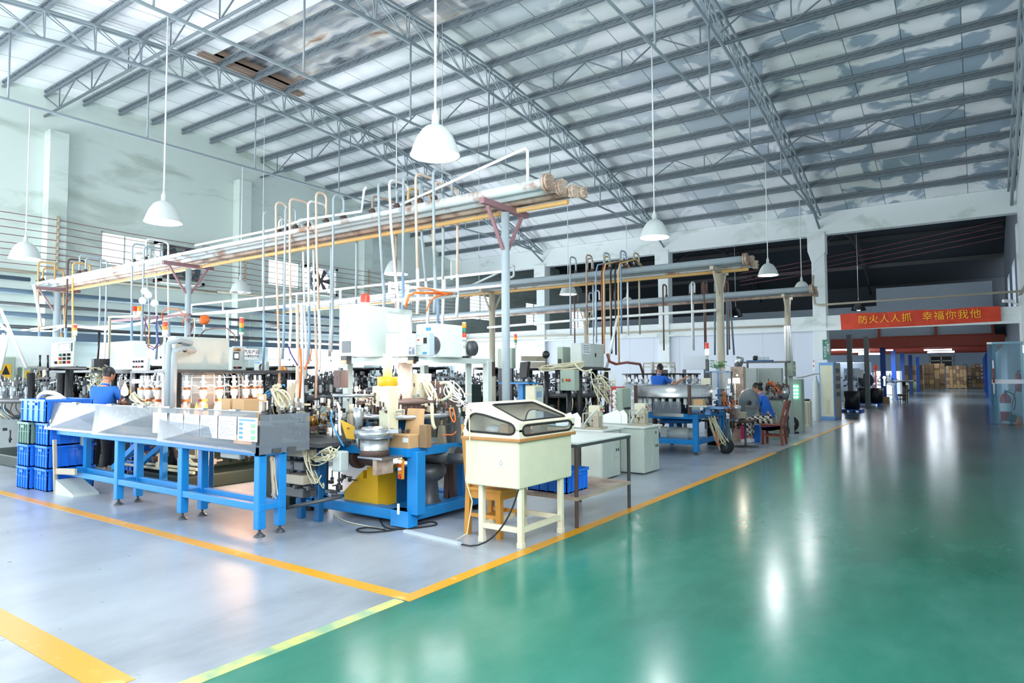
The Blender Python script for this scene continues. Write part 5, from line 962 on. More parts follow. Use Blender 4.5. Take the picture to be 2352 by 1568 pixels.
# cartons on the machine table
k = cbox(894, 939, 951, 1000, 1026, 6.95); k.z0 = .833; k.y1 = k.y0+.22; tag(pbox(k, .004).build('cardboard_box', M['card']), 'open cardboard box with a white label on the blue machine table', 'box'); kk = k
b = MB(); b.prism([(k.x0+.03, k.y0+.2, k.z1), (k.x1+.02, k.y0+.2, k.z1), (k.x1, k.y0+.24, k.z1+.27), (k.x0+.04, k.y0+.24, k.z1+.27)], (0, .004, 0)); fl = b.build('flap', M['card'], bpy.data.objects['cardboard_box.002'] if 'cardboard_box.002' in bpy.data.objects else None)
b = plate(k.fy, .7, .55, .96, .95, .002); b.build('label', M['paper'], fl.parent)
k = cbox(922, 938, 951, 974, 1000, 7.15); k.z0 = .835; k.x0 = kk.x1+.015; k.x1 = k.x0+.1; tag(pbox(k, .004).build('cardboard_box', M['card2']), 'narrow upright cardboard box right beside the open box on the blue machine', 'box')
# cables on the floor
def floorcable(lab, pts, r=.008, m='rubber', name='floor_cable'):
    P = [fl_pt(*p) for p in pts]; o = []
    for i in range(len(P)-1):
        a, b2 = P[max(i-1, 0)], P[i]; c, d = P[i+1], P[min(i+2, len(P)-1)]
        for j in range(5):
            u = j/5; o.append(.5*((2*b2)+(c-a)*u+(2*a-5*b2+4*c-d)*u*u+(-a+3*b2-3*c+d)*u**3))
    b = MB(); b.tube(o+[P[-1]], r, 6); return tag(b.build(name, M[m]), lab, 'cable')
def fl_pt(x, y, z=.01): p = at(x, y, Z=z); return p
floorcable('black cable looped on the floor in front of the blue machine', [(868, 1180), (876, 1200), (890, 1212), (930, 1214), (1000, 1205), (985, 1198), (900, 1217), (840, 1222), (819, 1216), (845, 1211), (885, 1216)])
a, q = fl_pt(930, 1218), fl_pt(1056, 1248); b = MB(); b.bar(a, q, .05, .02); tag(b.build('floor_cable_cover', M['floorplug']), 'pale cable cover strip on the floor below the blue machine', 'cable cover')
floorcable('thin cream cable lying from the blue machine foot towards the yellow line', [(766, 1180), (790, 1195), (830, 1205), (880, 1214)], .006, 'hosecream')
# ================================================================ GLOVE BOX ON A CREAM STAND
L = [at(1103, 1243, Z=0), at(1197, 1258, Z=0), at(1293, 1224, Z=0)]
gx0, gx1, gy0, gy1 = L[0].x-.02, L[1].x+.03, 5.12, 5.9
t = thing('glove_box', 'cream glove box with sloping windows on a white stand in the foreground', 'glove box', ((gx0+gx1)/2, (gy0+gy1)/2, 0)); fxx = gx1
for x in (gx0+.03, gx1-.03):
    for y in (gy0+.03, gy1-.03): b = MB(); b.bbox(x-.027, y-.027, 0, x+.027, y+.027, .62, .005); b.bbox(x-.031, y-.031, 0, x+.031, y+.031, .05, .005); b.build('leg', M['creamwall'], t)
b = MB()
for q in (((gx0, gy0+.03), (gx1, gy0+.03)), ((gx0, gy1-.03), (gx1, gy1-.03)), ((gx0+.03, gy0), (gx0+.03, gy1)), ((gx1-.03, gy0), (gx1-.03, gy1))): b.bar((*q[0], .16), (*q[1], .16), .035, .05)
b.build('stretcher', M['creamwall'], t)
hx0, hx1, hy0, hy1 = gx0-.1, gx1+.02, gy0-.07, gy1+.12
zb, zt = .555, .985
b = MB(); b.bbox(hx0, hy0, zb, hx1, hy1, zt, .01); b.build('lower_case', M['cream'], t)
b = MB(); b.bbox(hx0-.03, hy0-.035, zt, hx1+.035, hy1+.035, zt+.03, .006); b.build('wooden_rim', M['woodedge'], t)
q = at(1152, 1062, Y=hy0); b = MB(); b.bbox(q.x-.04, hy0-.008, q.z-.045, q.x+.04, hy0, q.z+.045, .004); s = b.build('wall_socket', M['barewhite'], t); b = MB()
for dx, dz in ((-.015, .0), (.015, .0), (0, .018), (-.01, -.02), (.01, -.02)): b.box(q.x+dx-.003, hy0-.01, q.z+dz-.006, q.x+dx+.003, hy0-.007, q.z+dz+.006)
b.build('socket_hole', M['darksteel'], s)
# the hood: front (+X) face slopes; ends are -Y and +Y
z0, z1 = zt+.03, 1.335; X0, X1, Y0, Y1 = hx0-.02, hx1+.02, hy0-.02, hy1+.02
def hoodpt(u): pass
prof = [(X1, z0), (X1, z0+.14), (X0+.2, z1), (X0+.06, z1+.0), (X0, z0)]   # profile in X-Z
def ring_window(quad, ins, off, mfr, rr=.02, corner=.3):
    """rounded window: returns (outer loop, inner loop) on a planar polygon"""
    n = len(quad); c = sum((Vector(p) for p in quad), Vector())/n; out = []
    for i in range(n):
        p0, p, p2 = Vector(quad[i-1]), Vector(quad[i]), Vector(quad[(i+1) % n]); a = p.lerp(p0, corner*min(1, .28/(p-p0).length*.5)); d = p.lerp(p2, corner*min(1, .28/(p-p2).length*.5))
        for j in range(5): u = j/4; out.append(a*(1-u)**2+p*2*u*(1-u)+d*u*u)
    return out
def panel_with_hole(m, outer, hole, thick):
    """flat panel with a rounded opening: bridged outer polygon to hole loop"""
    N = len(hole); T = Vector(thick); c = sum(hole, Vector())/N
    per = []; L_ = [0]
    for i in range(len(outer)): L_.append(L_[-1]+(Vector(outer[(i+1) % len(outer)])-Vector(outer[i])).length)
    # project every hole point outwards to the outline by nearest angular ray
    nrm = (Vector(outer[1])-Vector(outer[0])).cross(Vector(outer[2])-Vector(outer[1])).normalized()
    for h in hole:
        d = (h-c); best = None
        for i in range(len(outer)):
            a, b2 = Vector(outer[i]), Vector(outer[(i+1) % len(outer)]); e = b2-a; s = d.cross(e).dot(nrm)
            if abs(s) < 1e-9: continue
            tt = (a-c).cross(e).dot(nrm)/s; uu = (a-c).cross(d).dot(nrm)/s
            if tt > 0 and -1e-6 <= uu <= 1+1e-6 and (best is None or tt < best[0]): best = (tt, c+d*tt)
        per.append(best[1])
    cor = {}
    for i, p in enumerate(outer):                      # snap to the corners so that the outline stays true
        j = min(range(N), key=lambda q: (per[q]-Vector(p)).length); per[j] = Vector(p)
    A = [m.pv(p) for p in per]; B = [m.pv(p) for p in hole]; A2 = [m.pv(p+T) for p in per]; B2 = [m.pv(p+T) for p in hole]
    for i in range(N):
        k2 = (i+1) % N; m.face([A[i], A[k2], B[k2], B[i]]); m.face([A2[k2], A2[i], B2[i], B2[k2]]); m.face([B[i], B[k2], B2[k2], B2[i]])
def P3(x, z, y): return Vector((x, y, z))
hood = MB(); seals = []; panes = []
def windowed(outer, hole, thick): panel_with_hole(hood, outer, hole, thick); seals.append(hole); panes.append((hole, Vector(thick)))
for y, s in ((Y0, 1), (Y1, -1)):
    outer = [P3(x, z, y) for x, z in prof]; hq = [P3(X1-.05, z0+.035, y), P3(X1-.05, z0+.13, y), P3(X0+.23, z1-.1, y), P3(X0+.1, z1-.1, y), P3(X0+.045, z0+.05, y)]
    if s < 0: outer.reverse(); hq.reverse()
    windowed(outer, ring_window(hq, 0, 0, 0, corner=.55), (0, .012*s, 0))
o1 = [P3(X1, z0, Y0), P3(X1, z0, Y1), P3(X1, z0+.14, Y1), P3(X1, z0+.14, Y0)]
windowed(o1, ring_window([P3(X1, z0+.025, Y0+.05), P3(X1, z0+.025, Y1-.05), P3(X1, z0+.12, Y1-.05), P3(X1, z0+.12, Y0+.05)], 0, 0, 0, corner=.6), (-.012, 0, 0))
a, c = Vector((X1, 0, z0+.14)), Vector((X0+.2, 0, z1))
def sl(u, y): q = a.lerp(c, u); return Vector((q.x, y, q.z))
windowed([sl(0, Y0), sl(0, Y1), sl(1, Y1), sl(1, Y0)], ring_window([sl(.1, Y0+.1), sl(.1, Y1-.09), sl(.88, Y1-.14), sl(.88, Y0+.14)], 0, 0, 0, corner=.3), (-.008, 0, -.01))
hood.prism([P3(X0+.2, z1, Y0), P3(X0+.2, z1, Y1), P3(X0+.06, z1, Y1), P3(X0+.06, z1, Y0)], (0, 0, -.01)); hood.prism([P3(X0+.06, z1, Y0), P3(X0+.06, z1, Y1), P3(X0, z0, Y1), P3(X0, z0, Y0)], (.012, 0, 0))
hood.build('hood', M['worncream'], t)
b = MB()
for hl in seals: b.tube(list(hl)+[hl[0], hl[1]], .011, 6)
b.build('rubber_seal', M['rubber'], t)
for hl, T in panes: b = MB(); b.prism([p+T*.4 for p in hl], T*.2); b.build('pane', M['clear'], t)
hose(t, 'hosecream', [(X0+.1, Y0-.02, 1.25), (X0+.12, Y0-.03, 1.0), (X0+.06, Y0-.02, .6), (X0+.14, Y0-.02, .4), (X0+.1, Y0-.05, .1), (X0-.05, Y0-.05, .01)], .006, lab='thin white cable'); hose(t, 'rubber', bez((hx1-.02, hy0+.02, zb), (hx1-.05, hy0-.05, .3), (hx1-.2, hy0-.15, -.02), at(1060, 1250, Z=.015)), .008, lab='grey power cable')
for (dx, dy, w, d, h, m, lab) in ((.33, .12, .1, .14, .12, 'card', 'small cardboard box inside the glove box, at the near end'), (.36, .36, .09, .12, .1, 'card2', 'brown carton inside the glove box, in the middle'), (.36, .64, .1, .14, .13, 'tan', 'grey-brown box inside the glove box, at the far end')):
    b = MB(); b.bbox(hx0+dx, hy0+dy, z0, hx0+dx+w, hy0+dy+d, z0+h, .004); tag(b.build('cardboard_box', M[m]), lab, 'box')
b = MB(); b.ball((hx0+.2, hy0+.2, z0+.055), .09, 10, (1.1, .8, .55)); b.ball((hx0+.3, hy0+.3, z0+.045), .07, 10, (1, .8, .6)); b.ball((hx0+.14, hy0+.3, z0+.04), .06, 10, (1, .8, .6)); tag(b.build('crumpled_cloth', M['hosewhite']), 'crumpled white cloth heap inside the glove box', 'cloth')
# wooden chair behind the glove box
def chair(lab, x, y, rz, m, seat=.45, back=.95, w=.42, cm=None, legw=.045, slope=.06, group=None):
    t = thing('wooden_chair', lab, 'chair', (0, 0, 0), group); h = w/2
    for sx in (-1, 1):
        b = MB(); b.bar((sx*(h-.03), -h+.03, 0), (sx*(h-.03), -h+.03, seat-.02), legw); b.build('leg', M[m], t)
        b = MB(); b.bar((sx*(h-.03), h-.03+slope*.3, 0), (sx*(h-.03), h-.03, seat), legw); b.bar((sx*(h-.03), h-.03, seat-.02), (sx*(h-.03), h-.03+slope, back), legw*.95); b.build('leg', M[m], t)
    b = MB(); b.bbox(-h, -h-.01, seat-.02, h, h, seat+.015, .01); b.build('seat', M[cm or m], t)
    b = MB(); 
    for sy in (-h+.03, h-.03): b.bar((-h+.03, sy, seat-.055), (h-.03, sy, seat-.055), .03, .07)
    for sx in (-h+.03, h-.03): b.bar((sx, -h+.03, seat-.055), (sx, h-.03, seat-.055), .03, .07)
    b.build('apron', M[m], t)
    b = MB()
    for sx in (-h+.03, h-.03): b.bar((sx, -h+.03, .2), (sx, h-.03, .2), .025, .035)
    b.bar((-h+.03, 0, .2), (h-.03, 0, .2), .025, .035); b.build('stretcher', M[m], t)
    b = MB(); b.prism([(-h+.02, h-.02+slope*.55, back-.2), (h-.02, h-.02+slope*.55, back-.2), (h-.02, h-.03+slope, back-.03), (0, h-.03+slope, back), (-h+.02, h-.03+slope, back-.03)], (0, .02, 0)); b.bar((-h+.03, h-.02+slope*.35, seat+.18), (h-.03, h-.02+slope*.35, seat+.18), .02, .05); b.build('backrest', M[m], t)
    t.location = (x, y, 0); t.rotation_euler = (0, 0, rz); return t
ch = at(1064, 1224, Z=0); chair('light orange wooden chair tucked behind the cream glove box', ch.x+.26, ch.y+.2, math.radians(90), 'wood', .46, 1.1, .44, legw=.055)
# metal table with a blue crate
ta = [at(1308, 1210, Z=0), at(1442, 1167, Z=0), at(1222, 1188, Z=0)]
x0, x1, y0, y1 = ta[2].x-.02, ta[1].x+.02, ta[0].y-.02, ta[1].y+.06
t = thing('metal_table', 'steel work table with rusty legs behind the glove box', 'table', ((x0+x1)/2, (y0+y1)/2, 0)); zt = at(1442, 997, X=x1).z
for x in (x0+.02, x1-.02):
    for y in (y0+.02, y1-.02): b = MB(); b.bbox(x-.017, y-.017, 0, x+.017, y+.017, zt-.05, .004); b.build('leg', M['brownsteel' if y < y0+.1 else 'darksteel'], t)
b = MB(); b.box(x0, y0, zt-.05, x1, y1, zt-.015); b.build('top_frame', M['darksteel'], t); b = MB(); b.box(x0-.01, y0-.01, zt-.015, x1+.01, y1+.01, zt); b.build('table_top', M['desktop'], t)
b = MB()
for q in (((x0, y0+.02), (x1, y0+.02)), ((x0, y1-.02), (x1, y1-.02)), ((x0+.02, y0), (x0+.02, y1)), ((x1-.02, y0), (x1-.02, y1))): b.bar((*q[0], .3), (*q[1], .3), .03, .035)
b.box(x0, y0, .315, x1, y1, .322); b.build('lower_shelf', M['rustypipe2'], t)
def crate(lab, x, y, z, w, d, h, m, group, txt=None, rz=0):
    t = thing('plastic_crate', lab, 'crate', (x, y, z), group); b = MB(); th = .012
    b.box(x, y, z, x+w, y+d, z+.015); b.box(x, y, z, x+w, y+th, z+h); b.box(x, y+d-th, z, x+w, y+d, z+h); b.box(x, y, z, x+th, y+d, z+h); b.box(x+w-th, y, z, x+w, y+d, z+h); b.build('body', M[m], t)
    b = MB(); r = .014; b.bar((x-r/2, y-r/2, z+h-.015), (x+w+r/2, y-r/2, z+h-.015), .03, .03); b.bar((x-r/2, y+d+r/2, z+h-.015), (x+w+r/2, y+d+r/2, z+h-.015), .03, .03); b.bar((x-r/2, y-r/2, z+h-.015), (x-r/2, y+d+r/2, z+h-.015), .03, .03); b.bar((x+w+r/2, y-r/2, z+h-.015), (x+w+r/2, y+d+r/2, z+h-.015), .03, .03); b.build('rim', M[m], t)
    b = MB()
    for i in range(5): u = x+w*(.06+.88*i/4); b.box(u-.008, y-.014, z+.01, u+.008, y, z+h-.03)
    for i in range(6): v = y+d*(.06+.88*i/5); b.box(x+w, v-.008, z+.01, x+w+.014, v+.008, z+h-.03)
    b.box(x, y-.012, z+h*.55, x+w, y, z+h*.58); b.box(x+w, y, z+h*.72, x+w+.012, y+d, z+h*.75); b.build('rib', M[m], t)
    b = MB(); b.box(x+w*.36, y-.026, z+h*.74, x+w*.64, y-.012, z+h*.86); b.build('handle', M[m], t); b = MB(); b.box(x+w+.012, y+d*.38, z+h*.74, x+w+.026, y+d*.62, z+h*.86); b.build('handle', M[m], t)
    if txt:
        for i, s in enumerate(txt): text(s, (x+w+.017, y+d*.3, z+h*(.74-.42*i)), h*.3, mat('crate_ink', '#0d2f80', .6, var=0), t, (0, 1, 0), (0, 0, 1), bold=.002)
    return t
crate('single blue plastic crate on the lower shelf of the steel table', x0+.03, y0+.1, .322, .5, .46, .24, 'crate', None)
G = 'stacked plastic crates'
sx, sy = -11.56, 3.87; h = .315; w_, d_ = .4, .6
s2x, s2y = -11.08, 3.93
for i, (m, lab) in enumerate((('crate', 'blue plastic crate at the floor, bottom of the left stack by the conveyor'), ('crate', 'blue plastic crate second from the floor in the left stack'), ('crategreen', 'green plastic crate, the only green one, in the left stack'))): crate(lab, sx, sy, i*(h+.004), w_, d_, h, m, G)
for i, lab in enumerate(('blue plastic crate at the floor, bottom of the right stack by the conveyor', 'blue plastic crate in the middle of the right stack by the conveyor', 'blue plastic crate at the top of the right stack behind the clear guard')): crate(lab, s2x, s2y, i*(h+.004), w_, d_, h-.004, 'crate', G)
crate('large blue crate with two dark characters on top of both stacks', sx, sy+.02, 3*(h+.004), .88, .6, .33, 'crate', G, ('文', '耀'))
for k_, (x, y) in enumerate(((-10.62, 4.75), )):
    for i in range(2): crate('blue crate %s behind the left end of the conveyor frame' % ('on the floor' if i == 0 else 'stacked upper'), x-.4, y+.25, i*.33, .5, .6, .32, 'crate', G)
b = MB(); b.tube(bez((sx+.1, sy+.2, 1.28), (sx+.15, sy+.2, 1.42), (sx+.5, sy+.3, 1.4), (sx+.7, sy+.3, 1.28)), .03, 8); b.ball((sx+.45, sy+.3, 1.29), .12, 10, (1.6, 1, .35)); tag(b.build('white_bag', M['hosewhite']), 'white plastic bag in the top crate of the stack', 'bag')
b = MB(); b.ball((CX0-.12, CY0+.02, .95), .06, 9, (1.3, .8, .7)); b.ball((CX0-.06, CY0-.03, .98), .045, 9); tag(b.build('work_glove', M['dirty']), 'cream work glove on the left end of the conveyor frame', 'glove')
t = thing('broom', 'wooden handled dust scoop leaning at the left end of the conveyor', 'broom', at(128, 1135, Z=0)); q = at(128, 1134, Z=0); b = MB(); b.bar(q, (q.x-.04, q.y-.02, .74), .04); b.bar((q.x, q.y, .31), (q.x+.6, q.y+.0, .35), .03, .08); b.build('handle', M['tan'], t); b = MB(); b.prism([(q.x+.03, q.y-.02, 0), (q.x+.5, q.y+.02, .0), (q.x+.46, q.y+.02, .04), (q.x+.03, q.y-.02, .2)], (.05, .3, 0)); b.build('scoop', M['greybox'], t)
# ================================================================ GREY-GREEN DESKS WITH SMALL BENCH MACHINES
def desk(lab, px, py, ztp, ln):
    e = at(px, py, Z=0); x1, y0 = e.x, e.y; t = thing('office_desk', lab, 'desk', (x1, y0, 0), 'grey green desks'); W = 1.3; Dp = .62; z = .76
    y0 = y0; x0 = x1-W; y1 = y0+Dp
    b = MB(); b.bbox(x0-.03, y0-.03, z-.03, x1+.03, y1+.1, z, .01); b.build('desk_top', M['desktop'], t)
    for a in (x1-.42,): b = MB(); b.bbox(a, y0, .02, x1, y1, z-.03, .008); b.build('pedestal', M['desk'], t)
    b = MB(); b.bbox(x0, y0, .02, x0+.42, y1, z-.03, .008); b.build('pedestal', M['desk'], t); b = MB(); b.box(x0+.4, y1-.04, .1, x1-.4, y1-.02, z-.03); b.build('modesty_panel', M['desk'], t)
    b = MB()
    for i in range(3): zz = .1+i*.21; b.box(x1, y0+.33, zz, x1+.008, y1-.03, zz+.19)
    b.box(x1, y0+.03, z-.15, x1+.008, y0+.3, z-.04)
    o = b.build('drawer', M['desk'], t)
    [MB().box(x1+.008, y0+ya, za, x1+.012, y0+ya+.035, za+.045).build('sticker', INKD, o) for ya, za in ((.45, .62), (.45, .4), (.52, .4))]
    [MB().box(xa, y0-.006, .06, xa+.38, y0, z-.06).build('door', M['desk'], t) for xa in (x0+.02, x1-.4)]
    return t, x0, x1, y0, y1, z
def benchmachine(lab, x, y, z):
    t = thing('bench_machine', lab, 'machine', (x, y, z), 'small bench machines'); b = MB(); b.bbox(x, y, z, x+.34, y+.26, z+.03, .006); b.build('base', M['tan'], t)
    b = MB(); b.bbox(x+.06, y+.14, z+.03, x+.26, y+.26, z+.36, .008); k = Box(); k.x0, k.y0, k.z0, k.w, k.d, k.h, k.x1 = x+.06, y+.14, z+.03, .2, .12, .33, x+.26; o = b.build('control_case', M['cabcream'], t)
    for i in range(3): b = MB(); b.cyl((x+.262, y+.16+.035*i, z+.3-.04*(i == 2)), (x+.275, y+.16+.035*i, z+.3-.04*(i == 2)), .012, n=8); b.build('button', M['red'], o)
    b = MB(); b.bbox(x+.2, y+.02, z+.03, x+.32, y+.1, z+.2, .006); b.bar((x+.3, y+.0, z+.03), (x+.3, y+.0, z+.28), .03); b.bar((x+.04, y, z+.03), (x+.04, y, z+.24), .02); b.bar((x+.04, y, z+.24), (x+.16, y+.05, z+.25), .02); b.build('press_head', M['tan'], t)
    b = MB(); b.tube(bez((x+.08, y-.05, z+.02), (x+.1, y-.06, z+.14), (x+.18, y, z+.2), (x+.26, y+.06, z+.3)), .014, 6); b.build('lever', M['greybox'], t); clutter('fitting', t, 'brownsteel', (x+.17, y+.07), .14, z+.03, z+.16, 14, int(x*97) % 50, .025)
    for s in (0, .12): b = MB(); b.prism([(x-.36-s, y+.05, z+.02), (x-.0-s, y+.0, z+.02), (x-.0-s, y+.0, z+.17), (x-.07-s, y+.01, z+.25), (x-.4-s, y+.06, z+.14)], (0, .008, 0)); b.build('guard_plate', M['barewhite'], t, label='white guard plate')
    return t
d1 = desk('grey-green desk directly behind the steel table', 1384, 1104, 0, 0); benchmachine('small bench machine with a white guard on the desk behind the steel table', d1[2]-.42, d1[3]+.1, d1[5]); b = MB(); 
d2 = desk('grey-green desk with side drawers, nearer the blue drum machine', 1480, 1090, 0, 0); benchmachine('small bench machine on the desk nearer the blue drum machine', d2[2]-.4, d2[3]+.25, d2[5])
k = cbox(1370, 1410, 1442, 1006, 1100, PD(1410, 1100, 1).y and (R_, at(1410, 1104, Z=0))[1].dot(_f) if False else 9.3, foot=True)
# ================================================================ SECOND ROW: machines behind the desks
D2 = 14.0
t = thing('rotary_machine', 'rotary glass machine under the grey double-door cabinet behind the glove box', 'machine', PD(1290, 930, 14.2)); c0 = PD(1295, 925, 14.6)
bpy.data.objects.remove(t); t = carousel('rotary glass machine under the grey double-door cabinet behind the glove box', (c0.x, c0.y), .95, 1.25, 22, 81, m='darksteel', mh='steel')
k = cbox(1310, 1335, 1386, 787, 843, 13.4); c = thing('double_door_cabinet', 'grey double-door cabinet with a paper notice, raised on black posts behind the glove box', 'cabinet', (k.x0, k.y0, 0)); pbox(k).build('case', M['greybox'], c)
for u0, u1 in ((.01, .545), (.555, .99)): dd = plate(k.fx, u0, .02, u1, .98, .012).build('door', M['greybox'], c)
plate(k.fx, .58, .45, .61, .6, .03).build('handle', M['black'], dd); s = onface(k.fx, 'paper', 'notice', c, .05, .55, .38, .97, .016); text_lines(s, k.fx(.05, .58, .016), (0, 1, 0), (0, 0, 1), k.d*.33, k.h*.35, 4, INKD, 6, .1)
b = MB()
for (x, y) in ((k.x1-.1, k.y0+.1), (k.x0+.08, k.y1-.1)): b.cyl((x, y, 0), (x, y, k.z0), .062, n=12)
b.build('post', M['black'], c); b = MB(); b.box(k.x0-.1, k.y0-.02, k.z0-.05, k.x1+.05, k.y1, k.z0); b.build('shelf', M['darksteel'], c)
k2 = cbox(1279, 1293, 1311, 796, 836, 14.4); c = thing('slim_cabinet', 'slim green cabinet with a black vent left of the double-door cabinet', 'cabinet', (k2.x0, k2.y0, 0)); pbox(k2).build('case', M['greenbox'], c); onface(k2.fy, 'black', 'vent', c, .2, .03, .75, .3); b = MB(); b.cyl((k2.x0+.1, k2.y0+.1, 0), (k2.x0+.1, k2.y0+.1, k2.z0), .04); b.build('post', M['darksteel'], c)
k = cbox(1286, 1319, 1331, 849, 897, 12.2); c = thing('control_box', 'green control box with a red and a brass button on a black post', 'control box', (k.x0, k.y0, 0)); pbox(k).build('case', M['greenbox'], c); knob(k.fy, .42, .52, .025, .04).build('button', M['brass'], c); knob(k.fy, .65, .5, .03, .04).build('button', M['red'], c); plate(k.fy, .17, .4, .23, .58, .01).build('latch', M['darksteel'], c); b = MB(); b.cyl((k.x0+.12, k.y0+.12, 0), (k.x0+.12, k.y0+.12, k.z0), .05); b.build('post', M['black'], c)
k = cbox(1206, 1229, 1248, 885, 960, 11.0, foot=True); c = thing('supply_cabinet', 'cream floor cabinet with a small blue display behind the grey rack post', 'cabinet', (k.x0, k.y0, 0)); pbox(k).build('case', M['cabcream'], c); f = plate(k.fx, .04, .04, .96, .98, .008).build('front_panel', M['greybox'], c); onface(k.fx, 'pipeblue', 'display', c, .15, .86, .75, .93, .012); onface(k.fx, 'black', 'switch', c, .2, .7, .3, .8, .014)
b = MB(); q = PD(1199, 930, 11.3); b.bbox(q.x-.05, q.y-.05, 0, q.x+.05, q.y+.05, at(1199, 881, Y=q.y).z, .006); b.box(q.x-.35, q.y-.2, at(1199, 881, Y=q.y).z, q.x+.25, q.y+.15, at(1199, 879, Y=q.y).z+.01); st = tag(b.build('blue_stand', M['blue']), 'blue steel stand with a tray beside the grey rack post', 'stand'); tz = at(1199, 879, Y=q.y).z+.01
c = thing('monitor', 'black computer monitor seen from behind on the blue stand', 'monitor', (q.x, q.y, tz)); a, d = PD(1192, 868, 11.2), PD(1215, 830, 11.2); b = MB(); b.prism([(a.x, a.y, a.z), (d.x, a.y, a.z+.02), (d.x+.01, a.y+.04, d.z), (a.x, a.y+.04, d.z-.01)], (.02, .05, 0)); b.build('screen_case', M['black'], c); b = MB(); b.bar((d.x-.03, a.y+.06, a.z+.05), (d.x+.06, q.y, tz), .05, .02); b.bbox(q.x-.1, q.y-.1, tz, q.x+.2, q.y+.08, tz+.015, .005); b.build('stand', M['darksteel'], c)
c = thing('hose_manifold', 'long dark manifold with a ribbed grey cover over the machine behind the glove box', 'machine unit', PD(1230, 846, 13.5)); a, d = PD(1203, 838, 13.5), PD(1253, 838, 13.8); b = MB(); b.bar(a, d, .25, .12)
for i in range(14): e = a.lerp(d, (i+.5)/14)+Vector((0, -.1, .08)); b.box(e.x-.012, e.y-.02, e.z, e.x+.012, e.y+.2, e.z+.1)
b.build('cover', M['tan'], c); b = MB(); b.bar(PD(1195, 848, 13.5), PD(1400, 848, 14.2), .1, .05)
for px in (1215, 1252, 1390): e = PD(px, 848, 13.6); b.cyl((e.x, e.y+.05, 0), (e.x, e.y+.05, e.z), .045)
b.build('beam', M['black'], c); cables('hose_bundle', c, 'hosecream', PD(1240, 845, 13.4), PD(1335, 838, 13.4), 10, .06, .012, .1, 41); hose(c, 'hosecream', bez(PD(1320, 835, 13.3), PD(1335, 855, 13.2), PD(1345, 855, 13.2), PD(1360, 848, 13.2)), .02)
c2 = thing('small_fan', 'small black fan on a stick above the ribbed manifold', 'fan', PD(1254, 843, 13.5)); e = PD(1254, 814, 13.5); b = MB(); b.lathe([(.07, -.03), (.08, 0), (.07, .03), (0, .03)], e, 16, (.3, -1, 0), close=False); b.lathe([(0, -.03), (.07, -.03)], e, 16, (.3, -1, 0)); b.build('head', M['black'], c2); b = MB(); b.cyl(e, PD(1254, 845, 13.5), .012); b.build('stick', M['darksteel'], c2)
cables('hose_bundle', t, 'hosecream', PD(1375, 880, 13.2), PD(1395, 915, 13.0), 16, -.25, .012, .3, 42)
k = cbox(1415, 1430, 1450, 891, 1000, 12.2, foot=True); c = thing('knob_cabinet', 'green cabinet with two rows of black knobs beside the steel drum machine', 'cabinet', (k.x0, k.y0, 0)); pbox(k).build('case', M['greenbox'], c)
for i in range(4):
    for j in range(3): knob(k.fx, .25+.16*i, .72-.1*j, .02, .03).build('knob', M['black'], c)
b = MB()
for i in range(4): b.tube(bez(k.fy(.0, .95-.08*i, .0), k.fy(-.3, .98-.08*i, .05), k.fy(-.3, .9-.08*i, .05), k.fy(.1, .9-.08*i, .02)), .03, 6)
b.build('conduit', M['hosewhite'], c)
b = MB(); b.bbox(k.x0-.2, k.y0+.2, 0, k.x0-.03, k.y0+.5, k.z1+.02, .01); tag(b.build('red_rack', M['redpaint']), 'red steel rack behind the white conduits of the knob cabinet', 'rack')
k = cbox(1109, 1129, 1137, 831, 863, 11.6); c = thing('control_box', 'grey box with a brown side fixed to the tan rack post behind the grey post', 'control box', (k.x0, k.y0, k.z0)); pbox(k).build('case', M['panelwhite'], c); onface(k.fx, 'brownsteel', 'side', c, 0, 0, 1, 1, .004); b = MB(); b.cyl((k.x1-.04, k.y0+.1, 0), (k.x1-.04, k.y0+.1, k.z0), .05); b.build('post', M['tan'], c)
k = cbox(1142, 1176, 1185, 799, 846, 14.0); c = thing('slim_cabinet', 'green cabinet half hidden behind the grey rack post with a signal light', 'cabinet', (k.x0, k.y0, 0)); pbox(k).build('case', M['greenbox'], c); b = MB(); b.box(k.x0+.02, k.y0+.02, 0, k.x0+.1, k.y0+.1, k.z0); b.box(k.x1-.1, k.y0+.02, 0, k.x1-.02, k.y0+.1, k.z0); b.build('stand', M['darksteel'], c); stack_light(c, PD(1184, 800, 14.0), .3, .03, ('lampred', 'lampamber', 'lampgreenoff'), .08)
pC = PD(1130, 900, 17); carousel('rotary machine far back between the aluminium post and the grey rack post', (pC.x, pC.y), .85, 1.2, 18, 91, m='darksteel', mh='steel')
pC = PD(830, 890, 16.5); carousel('rotary machine seen through the lit opening of the blue machine', (pC.x, pC.y), 1.0, 1.3, 22, 95, m='darksteel', mh='steel')
pC = PD(985, 890, 15.5); carousel('rotary machine behind the brown centre column of the blue machine', (pC.x, pC.y), .85, 1.3, 22, 97, m='darksteel', mh='steel')
pC = PD(1030, 905, 11.5); b = MB(); b.bbox(pC.x-.5, pC.y-.3, 0, pC.x+.5, pC.y+.3, 1.45, .01); tag(b.build('machine_cabinet', M['oilgreen']), 'dark green machine cabinet behind the hoses of the blue machine', 'cabinet')
